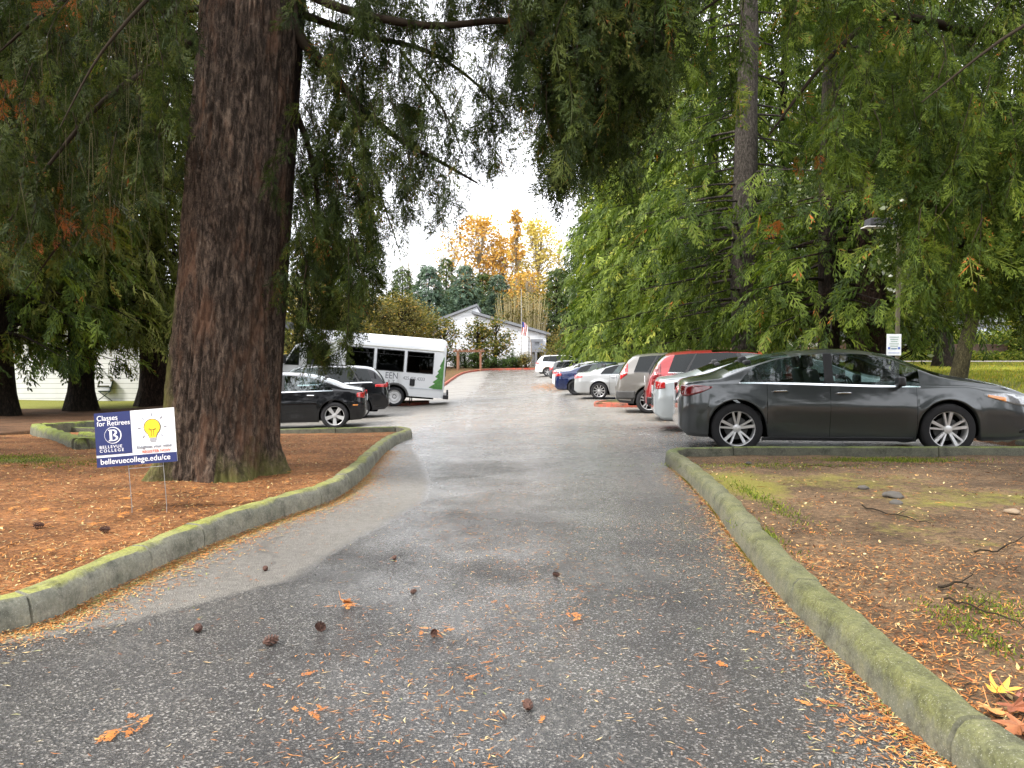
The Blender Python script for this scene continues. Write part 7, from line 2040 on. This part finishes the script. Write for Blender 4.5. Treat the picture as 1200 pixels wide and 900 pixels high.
# sticks on the right bed
sticks = [((1010, 594), (1050, 604), (1090, 613), .010, 'long thin dark stick lying across the right bed'), ((940, 545), (985, 546), (1010, 544), .006, 'thin straight twig near the back kerb'),
          ((1140, 645), (1170, 643), (1199, 628), .010, 'forked stick at the right edge below the stones'), ((1100, 690), (1125, 684), (1140, 693), .012, 'curled dark bark piece in the middle of the right bed'), ((1108, 702), (1145, 712), (1199, 732), .009, 'mossy twig under the bark piece')]
for (a, b, c, rr_, lab) in sticks:
    pts = [G(*a, BED_H+.02), G(*b, BED_H+.03), G(*c, BED_H+.02)]; P_ = catm(pts, 5); P_ = P_+rgl.normal(0, .008, P_.shape); mb = MB()
    mb.tube([tuple(p-P_[0]) for p in P_], list(np.linspace(rr_*.65, rr_*.25, len(P_))), 6)
    k_ = len(P_)//2; q_ = P_[k_]-P_[0]; mb.tube([tuple(q_), tuple(q_+np.array([.12, .10, .01])), tuple(q_+np.array([.20, .22, .0]))], [rr_*.35, rr_*.25, rr_*.12], 5)
    o = mb.build('stick', M_TWIG, smooth_=True); o.location = (P_[0][0], P_[0][1], P_[0][2]-BED_H+float(bedh(P_[0][0], P_[0][1]))); tag(o, lab, 'stick', 'sticks on the right bed')
stones = [(1047, 583, .07, 'grey stone in front of the charcoal sedan'), (1050, 591, .05, 'small dark stone just below the grey stone'), (1186, 601, .045, 'pale flat stone near the right edge'), (1012, 573, .04, 'brown clod left of the grey stone'), (877, 540, .035, 'dark pebble near the back kerb')]
for k, (px, py, s_, lab) in enumerate(stones):
    bm = bmesh.new(); bmesh.ops.create_icosphere(bm, subdivisions=3, radius=s_)
    for v in bm.verts:
        f_ = 1+.28*mn.noise((v.co*18+Vector((k*3, 0, 0))))+.1*mn.noise(v.co*50); v.co = Vector((v.co.x*1.25*f_, v.co.y*f_, v.co.z*.55*f_))
    me = bpy.data.meshes.new('stone'); bm.to_mesh(me); bm.free(); me.materials.append(simple('stone_pale' if k == 2 else 'stone_grey', (.24, .18, .12) if k == 2 else (.075, .068, .06), .85, bumps=.4))
    for p in me.polygons: p.use_smooth = True
    o = link('stone', me); p = G(px, py, BED_H); o.location = (p[0], p[1], p[2]-BED_H+float(bedh(p[0], p[1]))+s_*.25); o.rotation_euler[2] = k; tag(o, lab, 'stone', 'stones on the right bed')
# maple leaves in the bottom right corner
def maple(s_, curl):
    out = []
    lobes = [(0, 1.0), (50, .85), (-50, .85), (105, .6), (-105, .6)]
    pts = []
    for a_, r_ in sorted(lobes): 
        pts += [(math.radians(a_-22), r_*.45), (math.radians(a_-9), r_*.72), (math.radians(a_), r_), (math.radians(a_+9), r_*.72)]
    pts.append((math.radians(150), .18)); pts.append((math.radians(-150), .18)); pts.sort()
    P_ = [(math.sin(a_)*r_*s_, math.cos(a_)*r_*s_) for a_, r_ in pts]
    V = [(0, 0, 0)]+[(x_, y_, curl*(x_*x_*6+y_*y_*4)+.01*math.sin(x_*60)) for x_, y_ in P_]; n = len(P_)
    F = [(0, 1+k, 1+(k+1) % n) for k in range(n)]
    mb = MB(); mb.add(V, F); mb.tube([(0, -.02*s_, 0), (0, -.5*s_, .01), (.1*s_, -.9*s_, .05)], .0015, 5); return mb
lv = [(1172, 818, .085, (.60, .32, .04), 'yellow orange maple leaf with its stalk raised in the bottom right corner'), (1187, 836, .10, (.20, .06, .022), 'reddish brown maple leaf under the yellow one'), (1195, 858, .09, (.24, .085, .03), 'brown leaf nearest the kerb in the corner pile'),
      (1160, 838, .07, (.5, .2, .06), 'curled orange leaf left of the corner pile'), (1190, 822, .08, (.30, .12, .07), 'dark brown leaf at the top of the corner pile'), (1104, 776, .045, (.65, .24, .04), 'small orange leaf on the moss beside the right kerb'), (1130, 800, .05, (.55, .16, .05), 'small red orange leaf between moss and corner pile'), (928, 624, .05, (.36, .30, .2), 'pale dry leaf on the right bed'), (404, 710, .05, (.62, .25, .07), 'tan leaf shred on the road in the left lane')]
for k, (px, py, s_, c_, lab) in enumerate(lv):
    onbed = k < 8; o = maple(s_, rgl.uniform(.6, 1.6)).build('fallen_leaf', simple('leaf_%d' % k, c_, .7, var=.35, nscale=25)); p = G(px, py, BED_H if onbed else 0)
    o.location = (p[0], p[1], p[2]+.022); o.rotation_euler = (rgl.normal(0, .2), rgl.normal(0, .25), rgl.uniform(0, 6)); md = o.modifiers.new('t', 'SOLIDIFY'); md.thickness = .001
    tag(o, lab, 'leaf', 'fallen leaves')
